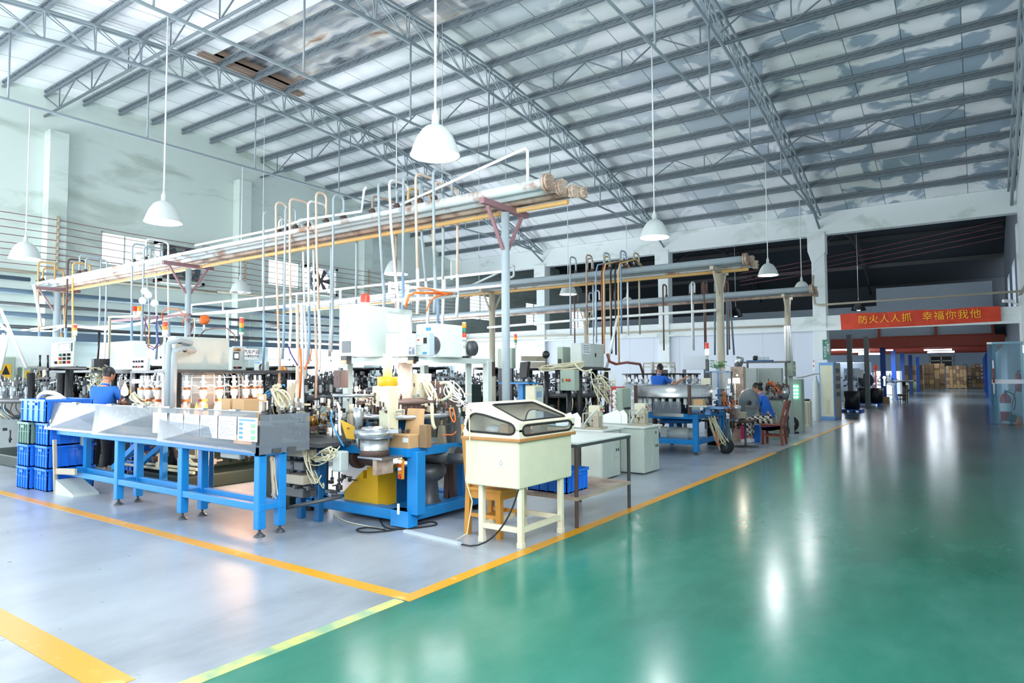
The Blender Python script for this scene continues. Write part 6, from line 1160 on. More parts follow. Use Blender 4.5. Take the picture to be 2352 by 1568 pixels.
# white hanging conduits and red pipes around the tan posts
pipe('white conduit slanting down to the machine with the grey double-door cabinet', [at(1418, 730, Y=13.4), at(1392, 850, Y=13.0)], .03, 'hosewhite')
pipe('brown hose sagging from the drop pipes to the glass carousel', [PD(1395, 812, 14), PD(1400, 830, 14), PD(1415, 836, 14), PD(1440, 832, 14.4), PD(1470, 836, 15), PD(1477, 858, 15.4)], .03, 'woodred', 'hose', 'hose')
pipe('thin white pipe spanning from the grey rack post to the tan post', [at(1120, 752, Y=14.6), at(1410, 728, Y=14.6), at(1645, 712, Y=14.6)], .035, 'hosewhite')
pipe('long rusty conduit along the lintel beam', [at(1030, 780, Y=25.9), at(1400, 766, Y=25.9), at(1640, 754, Y=25.9), at(1810, 748, Y=25.9)], .04, 'tan')
for i, (px, y0, y1, Y, m) in enumerate(((1387, 690, 812, 13.3, 'pipeyellow'), (1369, 690, 786, 13.3, 'pipeblue'), (1383, 720, 790, 13.4, 'woodred'), (1404, 720, 812, 13.4, 'black'), (1414, 725, 815, 13.4, 'black'), (1421, 725, 835, 13.4, 'pipeyellow'))):
    p = at(px, y0, Y=Y); b = MB(); b.tube([(p.x, Y2r-.1, 4.18), (p.x, Y2r-.5, 4.32), (p.x, Y+.1, 4.1), (p.x, Y, 3.9), p, at(px+1, y1, Y=Y)], .02, 6); tag(b.build('drop_hose', M[m]), '%s hose hanging over the double-door cabinet%s' % (('orange-yellow', 'steel blue', 'thick dark red', 'left black', 'right black', 'rightmost yellow')[i], '' if i < 3 else ' right side'), 'hose', 'hanging hoses')
for i, (px, px2, y1, D, lab) in enumerate(((1642, 1642, 815, 15.2, 'left of the tan post'), (1669, 1671, 815, 15.4, 'just right of the tan post'), (1677, 1686, 815, 15.4, 'farther right of the tan post'))):
    b = MB(); b.tube([PD(px, 690, D), PD(px2, y1, D)], .022, 6); tag(b.build('drop_hose', M['glove']), 'dark hose hanging %s above the steel drum machine' % lab, 'hose', 'hanging hoses')
# ================================================================ BLUE MACHINE WITH THE STEEL DRUM
e = at(1603, 1046, Z=0); ex, ey = e.x, e.y; l = at(1500, 1030, Z=0)
t = thing('drum_machine', 'blue machine with a wide polished steel drum behind the desks', 'machine', (ex-.6, ey+.8, 0)); x0 = ex-1.25; y1 = ey+1.75; zt = at(1603, 952, Y=ey).z
b = MB(); b.bbox(x0, ey, zt-.1, ex, y1, zt, .01); b.build('table', M['blue'], t)
for (x, y) in ((x0+.05, ey+.05), (ex-.05, ey+.05), (x0+.05, y1-.05), (ex-.05, y1-.05)): b = MB(); b.bbox(x-.05, y-.05, .06, x+.05, y+.05, zt-.099, .008); b.build('leg', M['blue'], t); leveller(t, x, y, .06)
b = MB(); b.bbox(x0+.1, ey+.012, .2, ex-.1, ey+.08, .3, .008); b.bbox(ex-.08, ey+.1, .2, ex-.012, y1-.1, .3, .008); b.box(x0+.05, ey+.05, .2, ex-.05, y1-.05, .22); b.build('lower_shelf', M['blue'], t)
b = MB(); b.cyl((x0+.5, ey+.4, .38), (x0+.95, ey+.4, .38), .13, n=18); b.box(x0+.35, ey+.3, .3, x0+.55, ey+.5, .5); b.lathe([(.1, 0), (.13, .05), (.13, .1)], (x0+.95, ey+.4, .38), 18, (1, 0, 0)); b.build('motor', M['greybox'], t)
b = MB(); b.lathe([(0, .6), (.42, .6), (.45, .63), (.45, .67), (.42, .69), (0, .69)], (x0+.65, ey+.6, 0), 32); b.cyl((x0+.65, ey+.6, .3), (x0+.65, ey+.6, .62), .06); b.build('gear_disc', M['bluedark'], t)
dc = PD(1545, 900, 13.9); dz0, dz1 = at(1545, 912, Y=dc.y-.78).z, at(1545, 886, Y=dc.y-.78).z
b = MB(); b.lathe([(.8, dz0), (.8, dz1), (.78, dz1), (.78, dz0+.03), (0, dz0+.03)], (dc.x, dc.y, 0), 48); b.build('steel_drum', M['steelspin'], t, label='polished steel drum wall'); b = MB(); b.cyl((dc.x, dc.y, zt), (dc.x, dc.y, dz0+.05), .3, n=20); b.lathe([(.78, dz0-.02), (.8, dz0-.02), (.8, dz0), (.78, dz0)], (dc.x, dc.y, 0), 40); b.build('hub', M['darksteel'], t)
for i in range(30):
    a = i*.2094; u = Vector((math.cos(a), math.sin(a), 0)); p = Vector((dc.x, dc.y, dz0-.1))+u*.7; b = MB(); b.box(p.x-.03, p.y-.03, p.z-.05, p.x+.03, p.y+.03, p.z+.08); b.cyl(p-Vector((0, 0, .12)), p, .012, n=6); b.build('pocket', M['whitebox'], t)
for px in (1461, 1584, 1627): p = PD(px, 945, 13.1 if px < 1627 else 13.6); b = MB(); b.bbox(p.x-.03, p.y-.03, zt, p.x+.03, p.y+.03, dz1+.02, .005); b.build('brown_post', M['brownsteel'], t)
a, d = PD(1500, 948, 13.0), PD(1580, 921, 13.0); b = MB(); b.prism([(a.x, a.y, a.z), (d.x, a.y, a.z), (d.x, a.y, d.z), (a.x, a.y, d.z)], (0, .006, 0)); b.build('guard_panel', M['acrylic'], t); b = MB(); b.box(a.x, a.y-.01, a.z-.06, d.x+.05, a.y+.02, a.z); b.build('guard_rail', M['steel'], t)
k = cbox(1592, 1615, 1621, 917, 931, 12.9); pbox(k, .004).build('small_carton', M['card'], t); b = MB(); b.box(k.x0-.05, k.y0-.1, k.z0-.03, k.x1+.1, k.y1+.1, k.z0); b.build('tray', M['greybox'], t); a = PD(1615, 938, 13.0); b = MB(); b.box(a.x, a.y, a.z, a.x+.4, a.y+.45, a.z+.03); b.box(a.x, a.y+.1, zt, a.x+.1, a.y+.2, a.z); b.build('tray', M['cabblue'], t)
cables('hose_bundle', t, 'hosecream', PD(1635, 960, 13.2), PD(1655, 1010, 13.3), 14, .2, .011, .15, 51); cables('hose_bundle', t, 'glove', PD(1670, 965, 13.6), PD(1672, 1035, 13.5), 12, .1, .018, .1, 52); cables('orange_hose', t, 'orange', PD(1660, 900, 13.6), PD(1680, 935, 13.6), 5, .15, .009, .12, 53); cables('orange_hose', t, 'orange', PD(1640, 990, 13.2), PD(1648, 1020, 13.2), 4, .05, .01, .06, 54)
b = MB(); p = PD(1668, 1040, 13.4); b.lathe([(.06, -.03), (.14, -.03), (.16, 0), (.14, .03), (.06, .03)], (p.x, p.y, .15), 16, (.5, -1, 0)); b.build('cable_reel', M['rubber'], t); clutter('fitting', t, 'darksteel', (PD(1645, 930, 13.7).x, PD(1645, 930, 13.7).y), .35, zt, 1.25, 40, 55, .05); clutter('fitting', t, 'brownsteel', (PD(1650, 930, 13.8).x, PD(1650, 930, 13.8).y), .35, .4, 1.0, 26, 56, .06); clutter('fitting', t, 'steel', (PD(1640, 930, 13.7).x, PD(1640, 930, 13.7).y), .4, 1.0, 1.35, 26, 57, .05)
# stainless hood and work lamp of the woman's station
k = cbox(1632, 1672, 1681, 853, 895, 14.2); c = thing('clear_hood', 'translucent guard hood beside the steel drum', 'hood', (k.x0, k.y0, k.z0)); b = pbox(k, .02); b.build('cover', M['acrylic2'], c); b = MB(); b.bar((k.x0, k.y0, zt), (k.x0, k.y0, k.z1), .04); b.bar((k.x1, k.y1, zt), (k.x1, k.y1, k.z1), .04); b.build('post', M['darksteel'], c)
k = cbox(1611, 1632, 1633, 868, 884, 14.0); c = thing('white_tin_box', 'small white box between the drum and the clear hood', 'box', (k.x0, k.y0, k.z0)); pbox(k).build('case', M['cream'], c); b = MB(); b.bar((k.x0+.1, k.y0+.05, zt), (k.x0+.1, k.y0+.05, k.z0), .04); b.build('post', M['darksteel'], c)
# potted plant on a small shelf at the tan post
q = PD(1650, 852, 14.5); b = MB(); b.box(q.x-.25, q.y-.12, q.z-.03, q.x+.2, q.y+.15, q.z); b.bar((q.x, q.y, 0), (q.x, q.y, q.z-.02), .05); tag(b.build('wall_shelf', M['cabblue']), 'small blue shelf at the tan post holding a plant', 'shelf')
c = thing('potted_plant', 'small green plant in a glass jar on the blue shelf at the tan post', 'plant', q); b = MB(); b.lathe([(.0, 0), (.05, 0), (.06, .02), (.06, .12), (.055, .12), (.05, .02)], q, 14); b.build('jar', M['tubeglass'], c); b = MB(); rg = random.Random(4)
for i in range(30):
    a, r = rg.uniform(0, 6.28), rg.uniform(.08, .22); u = Vector((math.cos(a), math.sin(a), 0)); p = q+u*r+Vector((0, 0, rg.uniform(.08, .24))); s = Vector((-u.y, u.x, 0))*.045; b.tube([q+Vector((0, 0, .05)), p-u*.04], .005, 4); b.prism([p-u*.05, p+s, p+u*.07-Vector((0, 0, .02)), p-s], (0, 0, .004))
b.build('foliage', M['leaf'], c)
# glass carousel with the second operator
pg = PD(1518, 880, 18.6); t = thing('glass_carousel', 'round machine of glass jars under a black ring beyond the steel drum', 'machine', (pg.x, pg.y, 0)); zr_ = at(1518, 857, Y=pg.y-1).z
b = MB(); b.lathe([(.9, zr_-.04), (1.08, zr_-.04), (1.08, zr_), (.9, zr_)], (pg.x, pg.y, 0), 40); b.build('top_ring', M['black'], t); b = MB(); b.lathe([(1.0, .3), (1.05, .35), (1.05, .9), (0, .9)], (pg.x, pg.y, 0), 32); b.build('base', M['greybox'], t); b = MB(); b.cyl((pg.x, pg.y, .8), (pg.x, pg.y, zr_+.1), .2); b.lathe([(.2, zr_-.02), (1, zr_-.02), (1, zr_-.01), (.2, zr_-.01)], (pg.x, pg.y, 0), 24); b.build('column', M['darksteel'], t)
for i in range(20):
    a = i*.31416; p = Vector((pg.x+math.cos(a)*.98, pg.y+math.sin(a)*.98, 0)); b = MB(); b.lathe([(.12, 1.0), (.13, 1.02), (.13, 1.3), (.07, 1.36)], p, 12); j = b.build('glass_jar', M['tubeglass'], t); b = MB(); b.cyl(p+Vector((0, 0, 1.34)), p+Vector((0, 0, zr_)), .035, n=7); b.box(p.x-.05, p.y-.05, 1.4, p.x+.05, p.y+.05, 1.48); b.build('clamp', M['steel' if i % 3 else 'barewhite'], j)
k = cbox(1566, 1621, 1627, 815, 848, 19.5); c = thing('white_cabinet', 'white cabinet raised behind the glass carousel', 'cabinet', (k.x0, k.y0, 0)); pbox(k).build('case', M['panelwhite'], c); b = MB(); b.box(k.x0, k.y0+.05, 0, k.x0+.08, k.y0+.13, k.z0); b.box(k.x1-.08, k.y0+.05, 0, k.x1, k.y0+.13, k.z0); b.build('stand', M['darksteel'], c)
c = thing('signal_post', 'slim grey post with a lit green signal light by the white cabinet', 'post', PD(1625, 900, 18)); p = PD(1625, 866, 18); b = MB(); b.bbox(p.x-.04, p.y-.04, 0, p.x+.04, p.y+.04, at(1625, 825, Y=p.y).z, .006); b.build('post', M['darksteel'], c); stack_light(c, (p.x-.0, p.y, at(1625, 825, Y=p.y).z), .45, .05, ('lampred', 'lampgreen'), .08)
b = MB(); y = 19.3; b.tube([at(1478, 858, Y=y), at(1478, 834, Y=y), at(1550, 834, Y=y), at(1550, 850, Y=y)], .03, 6); b.tube([at(1478, 842, Y=y), at(1550, 842, Y=y)], .02, 6); b.cyl(at(1499, 858, Y=y), at(1499, 831, Y=y), .05); b.tube([(at(1478, 858, Y=y).x, y, 0), at(1478, 858, Y=y)], .03, 6); b.tube([(at(1550, 850, Y=y).x, y, 0), at(1550, 850, Y=y)], .03, 6); tag(b.build('pipe_frame', M['tan']), 'brown pipe frame behind the operator at the glass carousel', 'frame')
pipe('white hose arching beside the second operator', bez(at(1520, 838, Y=18.2), at(1530, 832, Y=18.2), at(1540, 842, Y=18.2), at(1541, 856, Y=18.2)), .03, 'hosewhite', 'hose', 'hose')
# ================================================================ THE SEATED WOMAN'S STATION
k = cbox(1684, 1738, 1742, 845, 882, 16.8); c = thing('station_cabinet', 'pale green cabinet behind the seated woman', 'cabinet', (k.x0, k.y0, 0)); k.z0 = 0; pbox(k).build('case', M['greybox'], c)
k = cbox(1742, 1796, 1800, 845, 920, 17.0); c = thing('station_cabinet', 'pale cabinet with a maroon panel and a green form, right of the pale green cabinet', 'cabinet', (k.x0, k.y0, 0)); k.z0 = 0; pbox(k).build('case', M['greybox'], c); onface(k.fy, 'brownsteel', 'maroon_panel', c, .0, .72, .38, .83); s = onface(k.fy, 'acrylic', 'form_holder', c, .4, .68, .9, .85, .02); onface(k.fy, 'paper', 'form', s, .45, .69, .85, .84, .015)
b = MB(); y = 17.6; a, d = at(1700, 832, Y=y), at(1808, 828, Y=y); b.box(a.x, y, a.z-.02, d.x, y+.4, a.z+.02)
for x in (a.x+.1, d.x-.1): b.box(x-.02, y+.3, 0, x+.02, y+.34, a.z)
tag(b.build('high_shelf', M['darksteel']), 'dark high shelf behind the seated woman', 'shelf'); sh = a.z+.02
b = MB(); q = at(1732, 826, Y=y); b.ball((q.x, y+.15, sh+.08), .08, 12); tag(b.build('black_ball', M['black']), 'black round jar on the high shelf', 'jar')
for i, px in enumerate((1741, 1749, 1757)): q = at(px, 826, Y=y); b = MB(); b.lathe([(0, 0), (.05, 0), (.07, .04), (.06, .12), (.055, .12), (.06, .05)], (q.x, y+.15, sh), 12); tag(b.build('glass_bowl', M['tubeglass']), 'clear glass jar on the high shelf, %s of three' % NTH[i], 'jar', 'glass jars on the high shelf')
b = MB(); a = at(1733, 830, Y=y); b.box(a.x-.2, y-.02, sh, a.x+.45, y+.1, sh+.03); tag(b.build('blue_tray', M['bluedark']), 'flat blue tray on the edge of the high shelf', 'tray')
c = thing('steel_jug', 'tilted stainless steel can at the left end of the high shelf', 'can', PD(1695, 840, 16)); p = PD(1695, 842, 16); b = MB(); b.lathe([(0, 0), (.09, 0), (.1, .2), (.08, .24), (.08, .22), (.09, .01)], p-Vector((0, 0, 0)), 16, (.25, 0, 1)); b.build('body', M['steel'], c); b = MB(); b.box(p.x-.15, p.y-.1, 0, p.x+.15, p.y+.1, p.z); b.build('pedestal', M['rustypipe2'], c)
pw = PD(1720, 925, 14.6); wx, wy = pw.x, pw.y
t = thing('winding_station', 'work station with a round clear disc and bright lamp in front of the seated woman', 'work station', (wx-.4, wy+.2, 0))
tz = at(1700, 965, Y=wy).z; b = MB(); b.bbox(wx-1.0, wy-.25, tz-.04, wx+.05, wy+.45, tz, .01); b.build('table', M['brownsteel'], t); b = MB(); b.bbox(wx-.95, wy, 0, wx-.6, wy+.4, tz-.04, .01); b.build('pedestal', M['black'], t)
b = MB(); dcn = Vector((wx, wy, at(1720, 925, Y=wy).z)); b.lathe([(.05, -.012), (.3, -.012), (.305, 0), (.3, .012), (.05, .012)], dcn, 40, (.85, -.52, 0)); b.build('clear_disc', M['acrylic'], t, label='round grey translucent disc'); b = MB(); b.lathe([(.3, -.01), (.315, 0), (.3, .01), (.29, 0), (.3, -.01)], dcn, 40, (.85, -.52, 0)); b.build('disc_rim', M['steel'], t); b = MB(); b.cyl(dcn-Vector((.2, -.12, 0)), dcn+Vector((.03, -.02, 0)), .05, n=16); b.box(dcn.x-.35, dcn.y, tz, dcn.x-.15, dcn.y+.25, dcn.z+.05); b.build('motor', M['black'], t)
b = MB(); p = PD(1690, 925, 14.3); b.lathe([(0, tz+.05), (.09, tz+.05), (.09, tz+.25), (.11, tz+.27), (.11, tz+.35), (0, tz+.36)], (p.x, p.y, 0), 18); b.cyl((p.x, p.y, tz), (p.x, p.y, tz+.06), .05); b.build('feeder_pot', M['steelspin'], t); cables('orange_hose', t, 'orange', (p.x-.1, p.y, tz+.45), (p.x+.12, p.y-.05, tz+.1), 5, -.1, .009, .12, 61)
k = cbox(1675, 1712, 1716, 946, 961, 14.1); b = pbox(k, .004); b.build('carton', M['tan'], t, label='printed carton'); lp = PD(1688, 880, 14.7); b = MB(); b.box(lp.x-.06, lp.y-.02, lp.z, lp.x+.1, lp.y+.02, lp.z+.12); b.bar((lp.x, lp.y, tz), (lp.x, lp.y, lp.z), .02); b.build('paper_shade', M['barewhite'], t); b = MB(); b.ball((lp.x+.05, lp.y, lp.z+.18), .022, 8); b.build('lamp_bulb', M['flamehot'], t); point('station_light', (lp.x+.15, lp.y-.05, lp.z+.05), 5, (1, .85, .7), .05)
clutter('fitting', t, 'darksteel', (wx-.5, wy+.1), .4, tz, tz+.3, 30, 62, .05); clutter('fitting', t, 'brownsteel', (wx-.6, wy+.1), .4, .35, tz-.1, 20, 63, .06)
st = at(1713, 1026, Z=0); b = MB(); b.lathe([(.27, 0), (.27, .015), (.05, .035), (.022, .05), (.022, .56), (.1, .57), (.1, .585), (0, .585)], (st.x, st.y, 0), 28); tag(b.build('pedestal_stand', M['darksteel']), 'steel pedestal stand with a round base in front of the woman', 'stand')
b = MB(); p = at(1700, 1018, Z=0); b.bbox(p.x-.08, p.y+.3, 0, p.x+.1, p.y+.55, .38, .01); tag(b.build('drink_carton', M['magenta']), 'magenta box on the floor under the work station', 'box'); b = MB(); p = at(1733, 1016, Z=0); b.bbox(p.x-.06, p.y+.1, 0, p.x+.08, p.y+.3, .4, .03); tag(b.build('blue_bucket', M['crate']), 'blue container on the floor beside the woman\'s feet', 'container')
cr = at(1775, 1020, Z=0); chair('dark red wooden chair with the woman sitting on it', cr.x, cr.y+.1, math.radians(-90), 'woodred', .45, 1.0, .44, legw=.055, slope=.14)
b = MB(); 
for i in range(3): b.prism([(cr.x-.22, cr.y-.13, .4-.02*i), (cr.x+.2, cr.y-.13, .43), (cr.x+.2, cr.y-.13, .36), (cr.x+.0, cr.y-.13, .31), (cr.x-.2, cr.y-.13, .33)], (0, .01, 0))
tag(b.build('purple_cloth', M['purple']), 'purple cloth hanging from the seat of the red chair', 'cloth')
t = thing('gun_machine', 'brown machine with red hoses on a green cabinet right of the woman', 'machine', PD(1780, 960, 16.2)); k = cbox(1768, 1797, 1800, 918, 972, 16.2, foot=True); pbox(k).build('cabinet', M['greenbox'], t); zt2 = k.z1; b = MB(); b.box(k.x0-.1, k.y0-.05, zt2, k.x1+.05, k.y1+.3, zt2+.03); b.build('top', M['darksteel'], t); clutter('fitting', t, 'brownsteel', (k.x0+.15, k.y0+.2), .3, zt2, zt2+.36, 50, 64, .06); clutter('fitting', t, 'steel', (k.x0+.1, k.y0+.2), .3, zt2, zt2+.3, 24, 65, .05); cables('red_hose', t, 'orange', (k.x0, k.y0, zt2+.4), (k.x0+.25, k.y0, zt2+.1), 5, -.1, .012, .15, 66); b = MB(); b.cyl((k.x1+.08, k.y0, zt2+.05), (k.x1+.08, k.y0, zt2+.3), .09); b.build('cylinder', M['steel'], t)
k = cbox(1801, 1822, 1828, 829, 864, 17.6); c = thing('switch_box', 'green switch box with a warning triangle on a grey post right of the woman', 'switch box', (k.x0, k.y0, 0)); pbox(k).build('case', M['greenbox'], c); s = onface(k.fx, 'paper', 'warning_sign', c, .1, .3, .8, .75); onface(k.fx, 'yellow', 'triangle', s, .2, .4, .7, .62, .009); b = MB(); b.cyl((k.x1-.1, k.y0+.15, 0), (k.x1-.1, k.y0+.15, k.z0+.1), .06); b.build('post', M['greybox'], c); b = MB()
for i, (a, d) in enumerate(((1803, 1806), (1809, 1813), (1813, 1819))): b.tube([PD(a, 748, 17.7), PD(d, 829, 17.7)], .028, 6)
b.build('conduit', M['hosewhite'], c)
k = cbox(1802, 1843, 1848, 870, 975, 18.2, foot=True); c = thing('led_cabinet', 'green machine cabinet with two columns of glowing green lights', 'cabinet', (k.x0, k.y0, 0)); pbox(k).build('case', M['greenbox'], c)
for i in range(2):
    for j in range(4): e = at((1824, 1831)[i], (887, 896, 904, 912)[j], Y=k.y0); b = MB(); b.cyl(e, e-Vector((0, .03, 0)), .03, n=8); b.build('indicator', M['ledgreen'], c)
k = cbox(1831, 1861, 1865, 921, 977, 20.2, foot=True); c = thing('dehumidifier', 'beige ribbed unit standing left of the blue edged cabinet', 'unit', (k.x0, k.y0, 0)); pbox(k).build('case', M['cabcream'], c); b = MB()
for i in range(4): x = k.x0+k.w*(.12+.25*i); b.box(x-.02, k.y0-.015, .05, x+.02, k.y0, k.z1-.05)
b.build('rib', M['tan'], c); b = MB(); b.ball((k.x0+.2, k.y0+.2, k.z1+.03), .1, 8, (1.6, 1, .4)); tag(b.build('black_hose_pile', M['black']), 'black hose lying on top of the beige ribbed unit', 'hose')
b = MB(); p = PD(1876, 955, 22.5); b.lathe([(.11, 0), (.115, .02), (.115, 1.25), (.06, 1.4), (.04, 1.5), (.04, 1.55), (0, 1.55)], (p.x, p.y, 0), 16, close=True); tag(b.build('gas_cylinder', M['greybox']), 'grey gas cylinder between the beige unit and the blue edged cabinet', 'cylinder')
pipe('white hose from the switch box along the white wall to the cabinet', bez(PD(1828, 866, 18), PD(1850, 868, 19), PD(1855, 858, 21), PD(1882, 858, 23)), .03, 'hosewhite', 'hose', 'hose')
b = MB(); p = PD(1815, 968, 18.0); b.lathe([(.12, -.02), (.2, -.02), (.22, 0), (.2, .02), (.12, .02)], (p.x, p.y, .25), 18, (.3, -1, 0)); b.lathe([(.2, 0), (.22, .02), (.2, .04), (.0, .04)], (p.x, p.y, 0), 18); b.cyl((p.x, p.y, 0), (p.x, p.y, .2), .03); tag(b.build('cable_coil', M['rubber']), 'coil of black cable standing on the floor behind the red chair', 'cable')
# blue edged cabinet at the column
k = cbox(1882, 1919, 1932, 832, 967, 22.9, foot=True); c = thing('electrical_cabinet', 'tall cream cabinet with blue edges in front of the banner column', 'cabinet', (k.x0, k.y0, 0)); pbox(k, .02).build('case', M['cabblue'], c); plate(k.fy, .1, .06, .92, .95, .012).build('door', M['cabcream'], c); b = MB()
for i in range(12): z = .1+.022*i; plate(k.fy, .45, z, .7, z+.008, .016, b)
b.build('vent_slot', M['tan'], c); plate(k.fx, .08, .04, .92, .96, .01).build('instrument_side', M['tan'], c); plate(k.fy, .55, .68, .75, .71, .02).build('handle', M['cream'], c)
for i in range(4): onface(k.fx, 'darksteel', 'meter', c, .2, .4+.14*i, .8, .48+.14*i, .015)
a, d = at(1889, 780, Y=YB-.02), at(1908, 825, Y=YB-.02); s = thing('green_sign', 'narrow green sign with white characters on the banner column', 'sign', (a.x, YB, d.z)); b = MB(); b.box(a.x, YB-.03, d.z, d.x, YB-.005, a.z); b.build('board', mat('signgreen', '#3f7a68', .5, var=0), s); w_ = d.x-a.x; h_ = a.z-d.z
for j, ch in enumerate('预防为主'): text(ch, (a.x+w_*.3, YB-.033, a.z-h_*(.42+.14*j)), h_*.15, M['paper'], s, (1, 0, 0), (0, 0, 1))
for j, ch in enumerate('安全第一'): text(ch, (a.x+w_*.7, YB-.033, a.z-h_*(.28+.14*j)), h_*.15, M['paper'], s, (1, 0, 0), (0, 0, 1))
b = MB(); b.prism([(a.x+w_*.3, YB-.032, a.z-h_*.16), (a.x+w_*.45, YB-.032, a.z-h_*.19), (a.x+w_*.75, YB-.032, a.z-h_*.08), (a.x+w_*.45, YB-.032, a.z-h_*.15)], (0, -.003, 0)); b.build('tick_mark', M['paper'], s)
a, d = at(1866, 826, Y=YB+.12), at(1881, 852, Y=YB+.12); s = thing('first_aid_poster', 'white poster with a red cross on the wall left of the banner column', 'poster', (a.x, YB+.12, d.z)); b = MB(); b.box(a.x, YB+.12, d.z, d.x, YB+.14, a.z); b.build('sheet', M['paper'], s); m_ = (a.x+d.x)/2; z_ = a.z-.2; b = MB(); b.box(m_-.03, YB+.112, z_-.09, m_+.03, YB+.12, z_+.03); b.box(m_-.09, YB+.112, z_-.06, m_+.09, YB+.12, z_); b.box(a.x+.02, YB+.112, a.z-.08, a.x+.08, YB+.12, a.z-.02); b.box(d.x-.1, YB+.112, a.z-.08, d.x-.04, YB+.12, a.z-.02); b.build('red_cross', M['red'], s)
# ================================================================ BANNER
Yb = YB-.03
TL, TR, BR, BL = at(1930, 721.5, Y=Yb), at(2298, 703, Y=Yb), at(2299.5, 737.6, Y=Yb), at(1932.6, 757.6, Y=Yb)
t = thing('banner', 'long red cloth banner with yellow characters on the lintel beam', 'banner', (TL.x, Yb, BL.z)); b = MB(); n = 60; V = []
for i in range(n+1):
    u = i/n; a, c = TL.lerp(TR, u), BL.lerp(BR, u); row = []
    for j in range(7):
        p = a.lerp(c, j/6); p.y = Yb-.035+.012*math.sin(u*23+j*.5)+.008*math.sin(u*51-j); p.z += .012*math.sin(u*16)*(1-j/6); row.append(b.pv(p))
    V.append(row)
for i in range(n):
    for j in range(6): b.face([V[i][j], V[i][j+1], V[i+1][j+1], V[i+1][j]], True)
b.build('cloth', mat('bannerred', '#d5401f', .65, 0, var=.15, scale=3), t); slope = (TR.z-TL.z)/(TR.x-TL.x); YEL = mat('banneryellow', '#ffc02a', .6, var=0)
for zx, ch in zip((575, 682, 790, 898, 1012, 1220, 1335, 1455, 1575, 1702), '防火人人抓幸福你我他'):
    px = 1850+.2296*zx; py = 640+.2296*(415-(zx-575)*.0545); p = at(px, py, Y=Yb-.06); text(ch, (p.x, Yb-.062, p.z), .31, YEL, t, (1, 0, slope), (-slope, 0, 1), 'character', .004, bold=0, sx=1)
b = MB(); b.tube([at(1868, 632, Y=25.7), at(1866, 664, Y=25.7), at(1872, 698, Y=25.7), at(1885, 700, Y=25.7), at(2352, 668, Y=25.7)], .04, 6); tag(b.build('conduit_pipe', M['tan']), 'brown pipe bending past the banner column and running above the banner', 'pipe')
for k, (y0, y1) in enumerate(((639, 507), (655, 520), (668, 530), (680, 543))):
    b = MB(); b.tube(arc(at(1700, 628+k*9, Y=27.2), at(2305, 505+k*13, Y=27.2), .06, 8), .014, 5); tag(b.build('bare_wire', M['wirered']), 'thin wire stretched across the dark opening above the banner, %s from top' % NTH[k], 'wire', 'wires across the dark opening')
# ================================================================ RIGHT EDGE: glass door, extinguishers, camera
g = thing('glass_door', 'pale blue glass door and strip curtain at the right end of the aisle', 'glass door', (.8, 25.6, 0))
A, B2 = at(2272, 970, Y=25.6), at(2352, 975, Y=25.6); zt = at(2290, 785, Y=25.6).z
b = MB(); b.box(.46, 25.6, .03, 1.22, 25.615, zt); b.build('pane', M['curtain'], g)
b = MB(); x = .42
for i in range(2): b.box(.33+.12*i, 25.75+.03*(i % 2), .02, .46+.12*i, 25.755+.03*(i % 2), zt-.05)
b.build('curtain_strip', M['curtain'], g); z1, z0 = at(2300, 871, Y=25.58).z, at(2300, 881, Y=25.58).z; b = MB(); b.box(.42, 25.585, z0, 1.24, 25.6, z1); b.build('push_bar', M['panelwhite'], g)
b = MB(); b.cyl((.47, 25.55, .95), (.47, 25.55, 2.0), .02); b.build('handle', M['white'], g); b = MB(); b.cyl((.47, 25.55, 1.3), (.47, 25.55, 1.75), .026); b.build('grip', M['woodred'], g); b = MB(); b.box(.33, 25.7, zt-.06, 1.24, 25.8, zt); b.build('top_rail', M['steel'], g)
def extinguisher(lab, p, h, r, wheels=False):
    t = thing('fire_extinguisher', lab, 'fire extinguisher', p); b = MB(); b.lathe([(r*.8, 0), (r, .03), (r, h*.72), (r*.6, h*.84), (r*.3, h*.88), (r*.3, h*.92), (0, h*.92)], p, 20, close=False); b.build('cylinder', M['redpaint'], t)
    b = MB(); b.box(p[0]-.02, p[1]-.06, p[2]+h*.9, p[0]+.02, p[1]+.06, p[2]+h); b.bar((p[0], p[1], p[2]+h*.95), (p[0]+r*1.1, p[1], p[2]+h), .02); b.build('valve', M['darksteel'], t); b = MB(); b.tube(bez((p[0], p[1]-.02, p[2]+h*.93), (p[0]+r*2, p[1], p[2]+h*.95), (p[0]+r*1.8, p[1], p[2]+h*.6), (p[0]+r*1.3, p[1]-.02, p[2]+h*.35)), r*.14, 6); b.build('hose', M['black'], t)
    onl = MB(); onl.lathe([(r*1.004, h*.3), (r*1.008, h*.32), (r*1.008, h*.55), (r*1.004, h*.57)], p, 20); onl.build('label', M['paper'] if wheels else M['redpaint'], t)
    if wheels:
        for s in (-1, 1): b = MB(); b.lathe([(.05, -.03), (.13, -.03), (.14, 0), (.13, .03), (.05, .03)], (p[0]+.16, p[1]+s*.16-.1, .14), 20, (.3, 1, 0)); b.lathe([(0, -.032), (.06, -.032), (.06, .032), (0, .032)], (p[0]+.16, p[1]+s*.16-.1, .14), 14, (.3, 1, 0)); b.build('wheel', M['rubber'], t)
        b = MB(); b.tube([(p[0]+.12, p[1]+.1, .14), (p[0]+.2, p[1]+.05, .7), (p[0]+.28, p[1]+.05, 1.05)], .018, 6); b.tube([(p[0]-.05, p[1]-.1, .12), (p[0]-.18, p[1]-.12, .02)], .015, 6); b.build('trolley_frame', M['redpaint'], t)
    return t
pe = at(2315, 955, Z=0); extinguisher('large red wheeled fire extinguisher behind the glass door', Vector((.78, 26.9, .06)), 1.0, .16, True); extinguisher('small red fire extinguisher on the wall above the wheeled one', Vector((1.15, 27.2, 1.0)), .7, .1)
